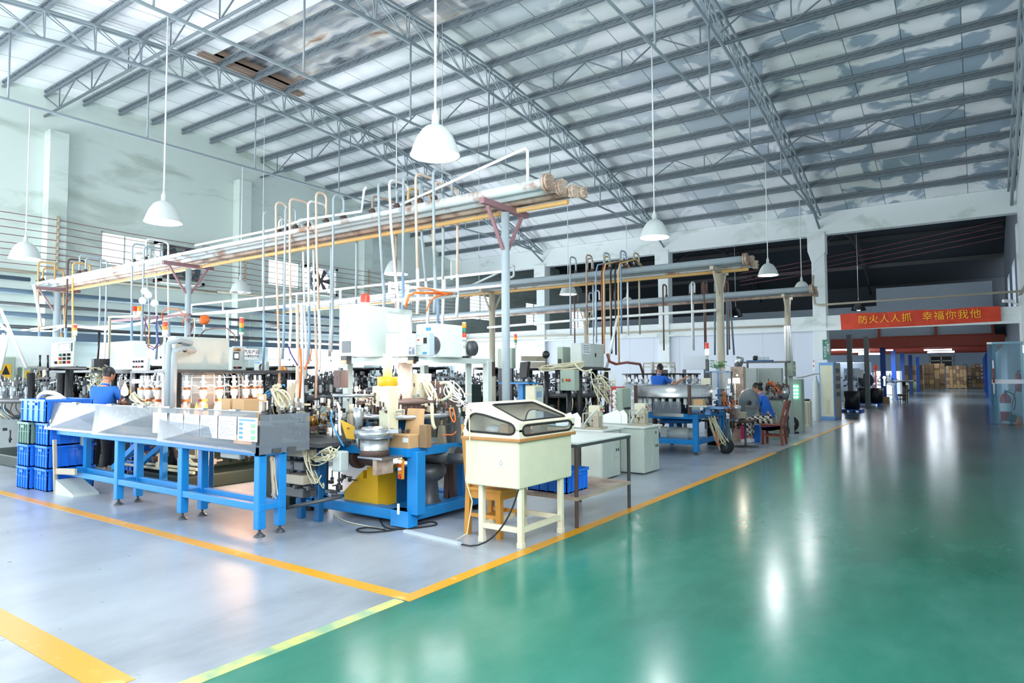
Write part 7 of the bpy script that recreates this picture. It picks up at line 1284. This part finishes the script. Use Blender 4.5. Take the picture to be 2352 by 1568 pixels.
b = MB(); b.lathe([(0, .01), (.16, .01), (.16, .03), (.1, .04), (.03, .25), (0, .25)], (1.1, 26.6, 0), 14); tag(b.build('traffic_cone', M['orange']), 'orange cone on the floor beside the wheeled fire extinguisher', 'cone')
c = thing('security_camera', 'white security camera at the right end of the lintel beam', 'camera', at(2320, 692, Y=25.9)); p = at(2320, 692, Y=25.8); b = MB(); b.bar((p.x-.18, p.y-.1, p.z+.02), (p.x+.1, p.y+.1, p.z), .1, .09); b.build('body', M['white'], c); b = MB(); b.bar((p.x+.02, p.y, p.z), (p.x+.2, p.y+.15, p.z-.1), .04); b.build('arm', M['white'], c)
b = MB(); b.box(XR-.02, 20.5, 4.2, XR, 22.5, 5.9); struct(b.build('door_1', M['woodred']), 'brown upper door on the right wall'); b = MB(); b.box(XR-.02, 22.9, 0, XR, 25.0, 2.6); struct(b.build('door_2', M['woodred']), 'brown door at the right end of the aisle wall')
b = MB(); b.box(XR-.05, 25.2, 2.2, XR, 25.4, 2.45); tag(b.build('wall_box', M['white']), 'small white box on the right wall beside the glass door', 'box')
b = MB(); b.tube([(XR-.05, 12, 4.0), (XR-.05, 25.6, 4.0)], .03, 6); tag(b.build('wall_pipe', M['tan']), 'pipe along the right wall', 'pipe')
# ================================================================ BEYOND THE LINTEL: mezzanine hall
FX = XR+3
b = MB(); b.box(XL, Y3, 0, FX, Y3+.2, 4.2); struct(b.build('wall_back', M['panelblue']), 'far white panel wall'); Yw = Y3-.05
a, d = at(2135, 817, Y=Yw), at(2189, 845, Y=Yw); b = MB(); b.box(a.x, Yw-.02, d.z, d.x, Yw, a.z); w1 = struct(b.build('window_20', M['black']), 'dark window in the far wall'); b = MB()
for u in (0, .48, .96): x = a.x+(d.x-a.x)*u; b.box(x, Yw-.06, d.z, x+.12, Yw-.02, a.z)
for z in (d.z, (a.z*.55+d.z*.45), a.z-.1): b.box(a.x, Yw-.06, z, d.x, Yw-.02, z+.12)
b.build('window_frame', M['cabcream'], w1)
b = MB(); b.box(XL, 40.6, 3.42, FX, 58, 3.5); struct(b.build('ceiling', mat('deck', '#9a5446', .6)), 'mezzanine deck')
b = MB(); b.box(XL, 58, 4.2, FX, Y3, 4.3); b.box(XL, 58, 3.42, FX, 58.1, 4.3); struct(b.build('ceiling', M['panelblue']), 'pale ceiling of the far store')
for i, y in enumerate([40.6+2.2*k for k in range(8)]):
    b = MB(); b.box(-12, y, 3.04, XR, y+.12, 3.42) if i else b.bbox(-12, y-.12, 3.0, XR, y, 3.52, .02); tag(b.build('mezzanine_beam', M['redsteel']), 'red mezzanine beam, %s from the front' % (NTH[i] if i < 20 else ''), 'beam', 'red mezzanine beams')
for i, (x, y) in enumerate([(-4.1, 41.2), (-4.1, 47), (-4.1, 53), (-4.1, 60), (-4.1, 68), (.75, 41.2), (.75, 47), (.75, 53), (.75, 60), (.75, 68), (.75, 76), (-9.5, 41.2), (-9.5, 50)]):
    b = MB(); b.box(x-.12, y-.12, 0, x+.12, y-.09, 3.04); b.box(x-.12, y+.09, 0, x+.12, y+.12, 3.04); b.box(x-.015, y-.1, 0, x+.015, y+.1, 3.04); b.box(x-.15, y-.15, 0, x+.15, y+.15, .03); tag(b.build('mezzanine_post', M['coldblue']), 'blue steel post under the mezzanine, %s from the front %s' % (NTH[[41.2, 47, 50, 53, 60, 68, 76].index(y)], 'at the right wall' if x > 0 else 'left of the aisle' if x > -5 else 'in the machine bay'), 'post', 'blue mezzanine posts')
b = MB(); b.box(-4.3, 40.7, 3.52, .9, 40.72, 3.6); b.tube([(-4.3, 40.8, 4.15), (.9, 40.8, 4.15)], .03, 6)
for x in (-4.2, -1.6, .8): b.box(x-.06, 40.75, 3.5, x+.06, 40.85, 4.4)
tag(b.build('mezzanine_railing', M['redsteel']), 'red railing along the mezzanine edge under the banner', 'railing')
def tubelamp(px, py, D, ln, lab, along='X'):
    p = PD(px, py, D); t = thing('tube_light', lab, 'tube light', p, 'lit tube lights under the mezzanine'); b = MB(); b.box(p.x-ln/2, p.y-.04, p.z+.03, p.x+ln/2, p.y+.04, p.z+.08); b.bar((p.x, p.y, p.z+.05), (p.x, p.y, 3.45), .02); b.build('housing', M['white'], t); b = MB(); b.cyl((p.x-ln/2, p.y, p.z), (p.x+ln/2, p.y, p.z), .035, n=8); b.build('tube', M['tube'], t)
    area('tube_lamp', (p.x, p.y, p.z-.08), (0, 0, 0), ln, .15, 22, (.85, .93, 1))
tubelamp(2154, 803, 36.6, 1.3, 'upper lit tube light over the middle of the far aisle'); tubelamp(2161, 808, 38, 1.3, 'lower lit tube light over the middle of the far aisle')
tubelamp(1932, 803, 37.8, 1.0, 'lit tube light nearest the banner column'); tubelamp(1965, 803, 38.2, 1.0, 'lit tube light between the two dark posts'); tubelamp(1972, 808, 39, 1.0, 'lit tube light lower between the dark posts'); tubelamp(1997, 813, 41, 1.2, 'lit tube light right of the dark posts'); tubelamp(2043, 804, 39.5, .35, 'short lit tube beside the blue post')
for i, (y, w) in enumerate(((50, 900), (64, 1500), (76, 1500))): area('mezzanine_fill', (-2.3, y, 3.0 if y < 58 else 4.1), (0, 0, 0), .5, 5, w*.09, (.8, .9, 1))  # added areas without fixtures, kept narrow to thin their floor streaks
area('machine_bay_fill', (-8, 46, 2.95), (0, 0, 0), 5, 4, 800, (.85, .93, 1)); area('upper_hall_light', (-6, 33, 6.6), (0, 0, 0), 6, 3, 45, (.75, .88, 1))  # bay area added without a fixture, to brighten the red beams under the deck
for i, (px, D) in enumerate(((1954, 29.5), (1993, 31))):
    p = PD(px, 900, D); b = MB(); b.bbox(p.x-.1, p.y-.1, 0, p.x+.1, p.y+.1, 3.35, .01); tag(b.build('dark_post', mat('postgrey', '#7d8282', .5)), 'dark square post behind the banner, %s' % ('nearer the column' if i == 0 else 'nearer the aisle'), 'post', 'dark posts')
# cartons on pallets at the far end
rgc = random.Random(11)
names = ['dim leftmost pile', 'narrow pile', 'tall middle pile', 'wide pale pile', 'rightmost labelled pile']
for si, (px0, px1, pyt, D, nx, nz, m) in enumerate(((2079, 2104, 839, 62, 3, 5, 'card2'), (2105, 2121, 838, 63, 2, 5, 'card2'), (2123, 2171, 835, 64, 4, 5, 'card2'), (2174, 2221, 840, 67, 6, 6, 'card'), (2214, 2261, 836, 69, 5, 6, 'card2'))):
    a = PD(px0, 889, D); xr = at(px1, 889, Y=a.y).x; zt = at(px0, pyt, Y=a.y).z; w = (xr-a.x)/nx; h = (zt-.12)/nz
    b = MB(); b.box(a.x, a.y, 0, xr, a.y+1.4, .03)
    for u in range(4): b.box(a.x+(xr-a.x)*u/3.2, a.y, .03, a.x+(xr-a.x)*u/3.2+.1, a.y+1.4, .12)
    tag(b.build('pallet', M['tan']), 'wooden pallet under the %s of cartons' % names[si], 'pallet', 'pallets')
    for j in range(nz):
        for i in range(nx):
            if j == nz-1 and si in (1, 4) and rgc.random() < .3: continue
            x = a.x+w*i; o = rgc.uniform(-.04, .05); b = MB(); b.bbox(x+.01, a.y+o, .12+h*j+.004, x+w-.01, a.y+1.3+o, .12+h*(j+1)-.004, .01)
            c = tag(b.build('cardboard_carton', M[m] if rgc.random() < .7 else M['card' if m == 'card2' else 'card2']), 'carton in the %s, %s row up, %s from its left' % (names[si], NTH[j], NTH[i]), 'carton', 'stacked cartons at the far end')
            if si == 4 and rgc.random() < .4: b = MB(); b.box(x+.1, a.y+o-.01, .12+h*(j+.4), x+.28, a.y+o, .12+h*(j+.7)); b.build('label', M['paper'], c)
# machine bay left of the far aisle
def low(lab, name, m, px0, px1, pyt, pyb, dp=.5, cat='bin', b_=.02, z0=None):
    e = at(px0, pyb, Z=0); x1 = at(px1, pyb, Y=e.y).x; zt = at(px0, pyt, Y=e.y).z; b = MB(); b.bbox(e.x, e.y, z0 or 0, x1, e.y+dp, zt, b_); return tag(b.build(name, M[m]), lab, cat), e, x1, zt
def pallet(lab, px0, px1, py, dp=1.0):
    e = at(px0, py, Z=0); x1 = at(px1, py, Y=e.y).x; b = MB(); b.box(e.x, e.y, .09, x1, e.y+dp, .13)
    for u in (0, .45, .88): b.box(e.x+(x1-e.x)*u, e.y, 0, e.x+(x1-e.x)*(u+.12), e.y+dp, .09)
    tag(b.build('plastic_pallet', M['pallet']), lab, 'pallet', 'blue plastic pallets'); return e, x1
for lab, px0, px1, py, bins in (('blue plastic pallet nearest the blue edged cabinet', 1932, 1978, 947, 1), ('blue plastic pallet farther along the far aisle', 1962, 2022, 931, 2)):
    e, x1 = pallet(lab, px0, px1, py)
    for i in range(bins): w = .55; b = MB(); b.lathe([(.25, 0), (.29, .02), (.3, .75), (.27, .75), (.26, .05), (0, .05)], (e.x+.35+.62*i, e.y+.45, .13), 20); tag(b.build('black_bin', M['black']), 'black round bin on the %s pallet%s' % ('nearest' if bins == 1 else 'farther', '' if bins == 1 else (', left' if i == 0 else ', right')), 'bin', 'black bins')
low('brown carton on the floor beside the far chair', 'cardboard_box', 'card', 2022, 2042, 911, 926, .4, 'box', .005)
p = at(2068, 925, Z=0); chair('dark chair standing at the edge of the far aisle', p.x+.1, p.y+.2, math.radians(-100), 'brownsteel', .46, .98, .42)
for i, (px, py, r) in enumerate(((2072, 900, .6), (2090, 898, .65))): e = at(px, py, Z=0); b = MB(); b.ball((e.x, e.y, r*.75), r, 14, (1, .9, .78)); tag(b.build('plastic_sack', mat('sack%d' % i, '#cdd6a0', .6)), 'pale yellow green sack beside the far aisle, %s one' % ('left' if i == 0 else 'right'), 'sack', 'pale sacks')
t = thing('far_workbench', 'white framed workbench with a lit machine in the far bay', 'workbench', at(2010, 925, Z=0)); e = at(2008, 920, Z=0); b = MB()
for x in (0, 1.6):
    for y in (0, .8): b.bar((e.x+x-.6, e.y+y, 0), (e.x+x-.6, e.y+y, .95), .08)
b.box(e.x-.7, e.y-.05, .95, e.x+1.1, e.y+.9, 1.02); b.bar((e.x-.6, e.y, .35), (e.x+1, e.y, .35), .06); b.build('frame', M['white'], t); clutter('fitting', t, 'steel', (e.x+.2, e.y+.4), .8, 1.02, 1.5, 50, 91, .08); clutter('fitting', t, 'darksteel', (e.x+.2, e.y+.4), .8, 1.0, 1.3, 30, 92, .08); b = MB(); b.lathe([(0, 1.1), (.5, 1.1), (.55, 1.15), (.5, 1.2), (0, 1.2)], (e.x+1.5, e.y+.6, 0), 24); b.cyl((e.x+1.5, e.y+.6, 0), (e.x+1.5, e.y+.6, 1.1), .1); b.build('turntable', M['darksteel'], t); b = MB(); q = PD(2031, 867, 33); b.ball(q, .07, 10); b.cyl((q.x, q.y, 1.0), q, .03); b.build('work_lamp', M['tube'], t); b = MB(); q = PD(2011, 844, 33); b.cyl((q.x, q.y, .9), (q.x, q.y, q.z), .03); b.cyl((q.x, q.y, q.z-.08), (q.x, q.y, q.z+.12), .08); b.build('red_beacon', M['lampred'], t)
f = thing('floor_fan', 'large dark floor fan in the far bay facing the aisle', 'fan', at(1992, 925, Z=0)); e = at(1990, 925, Z=0); cz = at(1992, 873, Y=e.y).z; b = MB(); b.lathe([(.38, -.07), (.42, 0), (.38, .07), (.1, .1), (0, .1)], (e.x, e.y, cz), 24, (.4, -1, 0)); b.lathe([(0, -.07), (.38, -.07)], (e.x, e.y, cz), 24, (.4, -1, 0)); b.build('guard', M['darksteel'], f); b = MB(); b.cyl((e.x, e.y, 0), (e.x, e.y, cz-.3), .03); b.lathe([(.3, 0), (.3, .03), (0, .05)], (e.x, e.y, 0), 18, close=True); b.build('stand', M['black'], f)
for i, (px, py, pyt, w, m, lab) in enumerate(((1962, 925, 832, 1.6, 'panelblue', 'tall pale machine enclosure in the far bay between the dark posts'), (1944, 930, 832, 1.0, 'whitebox', 'white machine enclosure in the far bay nearest the column'), (2040, 905, 852, 1.4, 'whitebox', 'white low machine in the far bay beside the blue post'))):
    e = PD(px, py, 38+i*2); b = MB(); b.bbox(e.x-w/2, e.y, 0, e.x+w/2, e.y+1.2, at(px, pyt, Y=e.y).z, .03); c = tag(b.build('machine_enclosure', M[m]), lab, 'machine')
    zz = at(px, pyt, Y=e.y).z; b = MB(); b.box(e.x-w*.3, e.y-.02, zz*.55, e.x+w*.2, e.y, zz*.85); b.build('window', M['glove'], c); clutter('fitting', c, 'darksteel', (e.x, e.y-.3), .6, .8, 1.4, 30, 93+i, .09)
p = PD(1972, 940, 29); b = MB(); b.cyl((p.x, p.y, 0), (p.x, p.y, 1.55), .015); b.lathe([(.15, 0), (.15, .02), (0, .03)], (p.x, p.y, 0), 14, close=True); b.prism([(p.x-.15, p.y, 1.5), (p.x+.2, p.y, 1.4), (p.x+.25, p.y+.1, 1.75), (p.x-.1, p.y+.1, 1.85)], (0, .01, 0)); tag(b.build('notice_stand', M['white']), 'white notice board on a slim stand beside the far aisle', 'notice stand')
for i, px in enumerate((1762, 1774, 1790, 1810)): p = at(px, 735, Y=30); b = MB(); b.tube([(p.x, 30, 0), (p.x, 30, 4.0), (p.x+.3, 30, 4.0)], .03, 6); tag(b.build('riser_pipe', M['darksteel']), 'dark riser pipe in the second hall above the lintel, %s from the left' % NTH[i], 'pipe', 'riser pipes in the second hall')
# ================================================================ PEOPLE
def skin_mesh(name, joints, edges, mats, root=0, sub=2):
    me = bpy.data.meshes.new(name); me.from_pydata([j[0] for j in joints], edges, []); o = bpy.data.objects.new(name, me); C.objects.link(o)
    o.modifiers.new('skin', 'SKIN'); o.modifiers['skin'].use_smooth_shade = True
    for i, j in enumerate(joints):
        v = me.skin_vertices[0].data[i]; r = j[1]; v.radius = (r, r) if not isinstance(r, tuple) else r; v.use_root = (i == root)
    s = o.modifiers.new('sub', 'SUBSURF'); s.levels = sub; s.render_levels = sub
    dg = bpy.context.evaluated_depsgraph_get(); m2 = bpy.data.meshes.new_from_object(o.evaluated_get(dg)); bpy.data.objects.remove(o)
    m2.materials.clear()
    for m in mats: m2.materials.append(m)
    for p in m2.polygons: p.use_smooth = True
    o = bpy.data.objects.new(name, m2); C.objects.link(o); return o
def person(lab, J, shirt, trousers, face, hair_long=False, glasses=False, scale=1.0):
    """J: joint positions in world space; the body is one continuous skinned surface"""
    V = {k: Vector(v) for k, v in J.items()}
    jt, ed, ix = [], [], {}
    def add(k, p, r, par=None):
        ix[k] = len(jt); jt.append((tuple(p), r))
        if par is not None: ed.append((ix[par], ix[k]))
    add('pelvis', V['pelvis'], .11); add('waist', V['pelvis'].lerp(V['chest'], .45), .115, 'pelvis'); add('chest', V['chest'], .13, 'waist'); add('neck0', V['chest'].lerp(V['neck'], .7), .075, 'chest'); add('neck', V['neck'], .052, 'neck0'); add('skull', V['head'], .06, 'neck')
    for s in 'lr':
        add('sh'+s, V['sh'+s], .058, 'chest'); add('el'+s, V['el'+s], .042, 'sh'+s); add('fa'+s, V['el'+s].lerp(V['wr'+s], .35), .04, 'el'+s); add('wr'+s, V['wr'+s], .026, 'fa'+s)
        d = (V['wr'+s]-V['el'+s]).normalized(); side = d.cross(Vector((0, 0, 1)));  side = side.normalized() if side.length > .1 else Vector((1, 0, 0)); dn = side.cross(d)
        if dn.z > 0: dn = -dn
        pm = V['wr'+s]+d*.06; add('pm'+s, pm, (.034, .018), 'wr'+s)
        for f, (off, ln) in enumerate(((-.03, .062), (-.011, .075), (.01, .07), (.029, .055))):
            a = pm+d*.02+side*off; k = 'f%s%d' % (s, f); add(k+'a', a, .0095, 'pm'+s); add(k+'b', a+d*ln*.5+dn*.012, .0088, k+'a'); add(k+'c', a+d*ln*.85+dn*.04, .0078, k+'b')
        th = side*(-.035 if s == 'l' else .035); add('t%sa' % s, V['wr'+s]+d*.03+th*.8, .0115, 'wr'+s); add('t%sb' % s, V['wr'+s]+d*.065+th*1.25+dn*.02, .0095, 't%sa' % s)
        add('hp'+s, V['hp'+s], .085, 'pelvis'); add('kn'+s, V['kn'+s], .062, 'hp'+s); add('cf'+s, V['kn'+s].lerp(V['an'+s], .3), .058, 'kn'+s); add('an'+s, V['an'+s], .038, 'cf'+s); add('toe'+s, V['an'+s]+Vector(J.get('foot', (0, .16, 0)))+Vector((0, 0, -.045)), .035, 'an'+s)
    body = skin_mesh('person', jt, ed, [M['skin']]); tag(body, lab, 'person')
    # head with brow, nose, mouth, ears and eyes, merged into the same mesh
    f = Vector(face).normalized(); up = (V['head']-V['neck']).normalized(); up = (up*.55+Vector((0, 0, 1))*.45).normalized(); sd = f.cross(up).normalized(); f = up.cross(sd).normalized()
    X = Matrix((sd, f, up)).transposed().to_4x4(); H0 = V['head']+up*.06
    hm = MB(); hm.T = Matrix.Translation(H0) @ X; n = 24; rows = []
    for i in range(1, 18):
        t = math.pi*i/18; z = math.cos(t); q = math.sin(t); row = []
        for j in range(n):
            a = 6.28319*j/n; x, y = math.cos(a)*q, math.sin(a)*q; fr = max(0, y)
            zz = z*.125; xx = x*.076*(1-.22*max(0, -z)); yy = y*.098*(1-.1*max(0, -z)*(y < 0))
            if fr > .1 and -.75 < z < .2: yy += .006*fr
            if abs(x) < .16 and y > .5 and -.45 < z < .12: yy += .024*(1-abs(x)/.16)*max(0, 1-abs(z+.28)/.4)     # nose
            if abs(x) < .38 and y > .5 and -.68 < z < -.5: yy += .006*(1-abs(z+.59)/.1)                            # lips
            if .2 < abs(x) < .55 and y > .5 and -.08 < z < .12: yy -= .008                                        # eye sockets
            row.append(hm.pv((xx, yy, zz)))
        rows.append(row)
    for A, B in zip(rows, rows[1:]):
        for j in range(n): hm.face([A[j], B[j], B[(j+1) % n], A[(j+1) % n]], True)
    hm.face(rows[0], True); hm.face(rows[-1][::-1], True)
    for s in (-1, 1): hm.ball((s*.077, -.004, -.012), .026, 8, (.35, .7, 1.1))
    ho = hm.build('head_tmp', M['skin'])
    import bmesh
    bm = bmesh.new(); bm.from_mesh(body.data); bm.from_mesh(ho.data); bm.to_mesh(body.data); bm.free(); bpy.data.objects.remove(ho)
    e = MB(); e.T = hm.T
    for s in (-1, 1): e.ball((s*.031, .083, .005), .0105, 8)
    e.build('eye', M['barewhite'], body); e = MB(); e.T = hm.T
    for s in (-1, 1): e.ball((s*.031, .0915, .005), .005, 6); e.bar((s*.016, .096, .026), (s*.05, .084, .026), .007)
    e.build('pupil_and_brow', M['hair'], body); e = MB(); e.T = hm.T; e.bar((-.022, .098, -.073), (.022, .098, -.073), .006); e.build('mouth', mat('lips', '#a8645a', .5, var=0), body)
    h = MB(); h.T = hm.T; rows = []
    for i in range(0, 13):
        t = math.pi*(.03+.6*i/12); row = []
        for j in range(n):
            a = 6.28319*j/n; x, y = math.cos(a)*math.sin(t), math.sin(a)*math.sin(t); z = math.cos(t); lim = .28 if y > .25 else (-.1 if abs(x) > .8 and y > -.2 else -.62); zz = max(z, lim); k_ = 1.0 if zz == z else math.sqrt(max(.02, 1-zz*zz))/max(.05, math.sin(t)); row.append(h.pv((x*k_*.084, y*k_*.106-.002, zz*.133+.004)))
        rows.append(row)
    for A, B in zip(rows, rows[1:]):
        for j in range(n): h.face([A[j], B[j], B[(j+1) % n], A[(j+1) % n]], True)
    h.face(rows[0], True)
    if hair_long: h.ball((0, -.1, .07), .05, 12, (1.1, .95, 1)); h.ball((0, -.075, -.03), .06, 10, (1.05, .7, 1))
    h.build('hair', M['hair'], body)
    if glasses:
        g = MB(); g.T = hm.T
        for s in (-1, 1): g.lathe([(.021, -.002), (.023, 0), (.021, .002), (.019, 0), (.021, -.002)], (s*.031, .1, .002), 12, (0, 1, 0)); g.bar((s*.052, .098, .006), (s*.08, 0, .004), .004)
        g.bar((-.01, .104, .004), (.01, .104, .004), .004); g.build('glasses', M['black'], body)
    # polo shirt: its own slightly larger skinned surface with sleeves to mid upper arm
    sj = [(tuple(V['pelvis']+Vector((0, 0, -.05))), .17), (tuple(V['pelvis'].lerp(V['chest'], .45)), .14), (tuple(V['chest']), .15), (tuple(V['chest'].lerp(V['neck'], .55)), .098), (tuple(V['chest'].lerp(V['neck'], .9)), .064)]; se = [(0, 1), (1, 2), (2, 3), (3, 4)]
    for s in 'lr': sj += [(tuple(V['sh'+s]), .074), (tuple(V['sh'+s].lerp(V['el'+s], .72)), .066)]; k_ = len(sj)-2; se += [(2, k_), (k_, k_+1)]
    so = skin_mesh('polo_shirt', sj, se, [M[shirt]]); so.parent = body
    c = MB(); nk = V['chest'].lerp(V['neck'], .9); c.lathe([(.058, -.015), (.066, 0), (.06, .022), (.054, .024)], nk, 16, up); c.lathe([(.0605, .0215), (.0615, .0235), (.0605, .0255)], nk, 16, up); co = c.build('collar', M[shirt], body); c = MB(); c.lathe([(.061, .021), (.0625, .0235), (.059, .026)], nk, 16, up)
    for s in 'lr': d = (V['el'+s]-V['sh'+s]); p = V['sh'+s].lerp(V['el'+s], .74); c.lathe([(.052, -.006), (.057, 0), (.052, .006)], p, 14, d)
    c.build('white_piping', M['barewhite'], body)
    tj = [(tuple(V['pelvis']+Vector((0, 0, .02))), .165)]; te = []
    for s in 'lr': k_ = len(tj); tj += [(tuple(V['hp'+s]), .125), (tuple(V['kn'+s]), .088), (tuple(V['an'+s]+Vector((0, 0, .05))), .07)]; te += [(0, k_), (k_, k_+1), (k_+1, k_+2)]
    to = skin_mesh('trousers', tj, te, [M[trousers]]); to.parent = body
    b = MB(); ft = Vector(J.get('foot', (0, .16, 0))).normalized()
    for s in 'lr': a = V['an'+s]; b.bar(a-ft*.05+Vector((0, 0, -.05)), a+ft*.19+Vector((0, 0, -.06)), .09, .075); b.bar(a-ft*.02+Vector((0, 0, -.02)), a+ft*.06+Vector((0, 0, -.04)), .085, .08)
    b.build('shoes', M['barewhite'] if shirt == 'polo' else M['black'], body); return body
M['check'], t_, N_, b_, L_ = nodes('black_and_white_pattern')
tc_ = N_('TexCoord'); wv = N_('TexWave', **{'Scale': 5.0, 'Distortion': 3.0, 'Detail': 2.0}); wv.bands_direction = 'DIAGONAL'; L_(tc_.outputs['Object'], wv.inputs['Vector']); ck = N_('TexChecker', Scale=17.0); L_(tc_.outputs['Object'], ck.inputs['Vector'])
mm = N_('MixRGB'); mm.inputs[0].default_value = .45; L_(wv.outputs['Fac'], mm.inputs[1]); L_(ck.outputs['Fac'], mm.inputs[2]); L_(ramp(N_, L_, mm.outputs[0], [(.42, '#17181b'), (.5, '#dcd8cf')]), b_.inputs['Base Color']); b_.inputs['Roughness'].default_value = .8
def stand_pose(p, yaw, h, lean=.0, arms=None, platform=0):
    """standing figure, feet at p; yaw: direction the body faces (radians from +X)"""
    f = Vector((math.cos(yaw), math.sin(yaw), 0)); s = Vector((-f.y, f.x, 0)); k = h/1.72; P = lambda a, b, c: Vector(p)+f*a*k+s*b*k+Vector((0, 0, c*k))
    J = dict(pelvis=P(0, 0, .93), chest=P(lean*.35, 0, 1.27), neck=P(lean*.55, 0, 1.47), head=P(lean*.75+.02, 0, 1.56), foot=tuple(f*.16))
    for n_, q in (('l', 1), ('r', -1)):
        J['sh'+n_] = P(lean*.4, q*.175, 1.38); J['hp'+n_] = P(0, q*.09, .88); J['kn'+n_] = P(.02, q*.1, .48); J['an'+n_] = P(0, q*.11, .09)
        e, wv_ = (arms or {}).get(n_, ((.12, q*.24, 1.12), (.36, q*.16, 1.1))); J['el'+n_] = P(*e); J['wr'+n_] = P(*wv_)
    return J, f
# operator behind the conveyor: back half turned to us, looking at the flames
pm = PD(234, 900, 10.7); J, f = stand_pose((pm.x, pm.y, 0), math.radians(118), 1.74, .14, {'l': ((.16, .24, 1.14), (.4, .16, 1.1)), 'r': ((.2, -.24, 1.15), (.44, -.12, 1.13))})
person('man in a blue polo shirt seen from behind, working at the flames behind the conveyor', J, 'polo', 'trouser', (-.25, .95, -.35))
# operator at the glass carousel: back to us, arms reaching forward to the right
pm = PD(1511, 870, 17.0); stp = at(1511, 960, Y=pm.y)
b = MB(); b.bbox(pm.x-.4, pm.y-.35, 0, pm.x+.4, pm.y+.35, .14, .01); tag(b.build('step_platform', M['darksteel']), 'low dark step under the man at the glass carousel', 'step')
J, f = stand_pose((pm.x, pm.y, .14), math.radians(80), 1.72, .1, {'l': ((.22, .22, 1.2), (.5, .1, 1.3)), 'r': ((.2, -.34, 1.2), (.48, -.52, 1.38))})
person('man in a blue polo shirt seen from behind, reaching into the glass carousel', J, 'polo', 'trouser', (.1, 1, -.35))
# seated woman in profile, facing left
sx_, sy_ = cr.x-.08, cr.y+.12
J = dict(pelvis=(sx_, sy_, .56), chest=(sx_-.12, sy_-.02, .95), neck=(sx_-.2, sy_-.02, 1.15), head=(sx_-.24, sy_-.03, 1.22), foot=(-.16, -.03, 0))
for n_, q in (('l', -1), ('r', 1)):
    J['sh'+n_] = (sx_-.14, sy_+q*.16, 1.05); J['el'+n_] = (sx_-.3, sy_+q*.2, .8); J['wr'+n_] = (sx_-.52, sy_+q*.1, .84); J['hp'+n_] = (sx_-.03, sy_+q*.09, .55); J['kn'+n_] = (sx_-.46, sy_+q*.1, .54); J['an'+n_] = (sx_-.44, sy_+q*.1, .1)
person('woman with a black bun, blue shirt and patterned trousers seated on the red chair', J, 'polo', 'check', (-1, -.1, -.45), True, True)
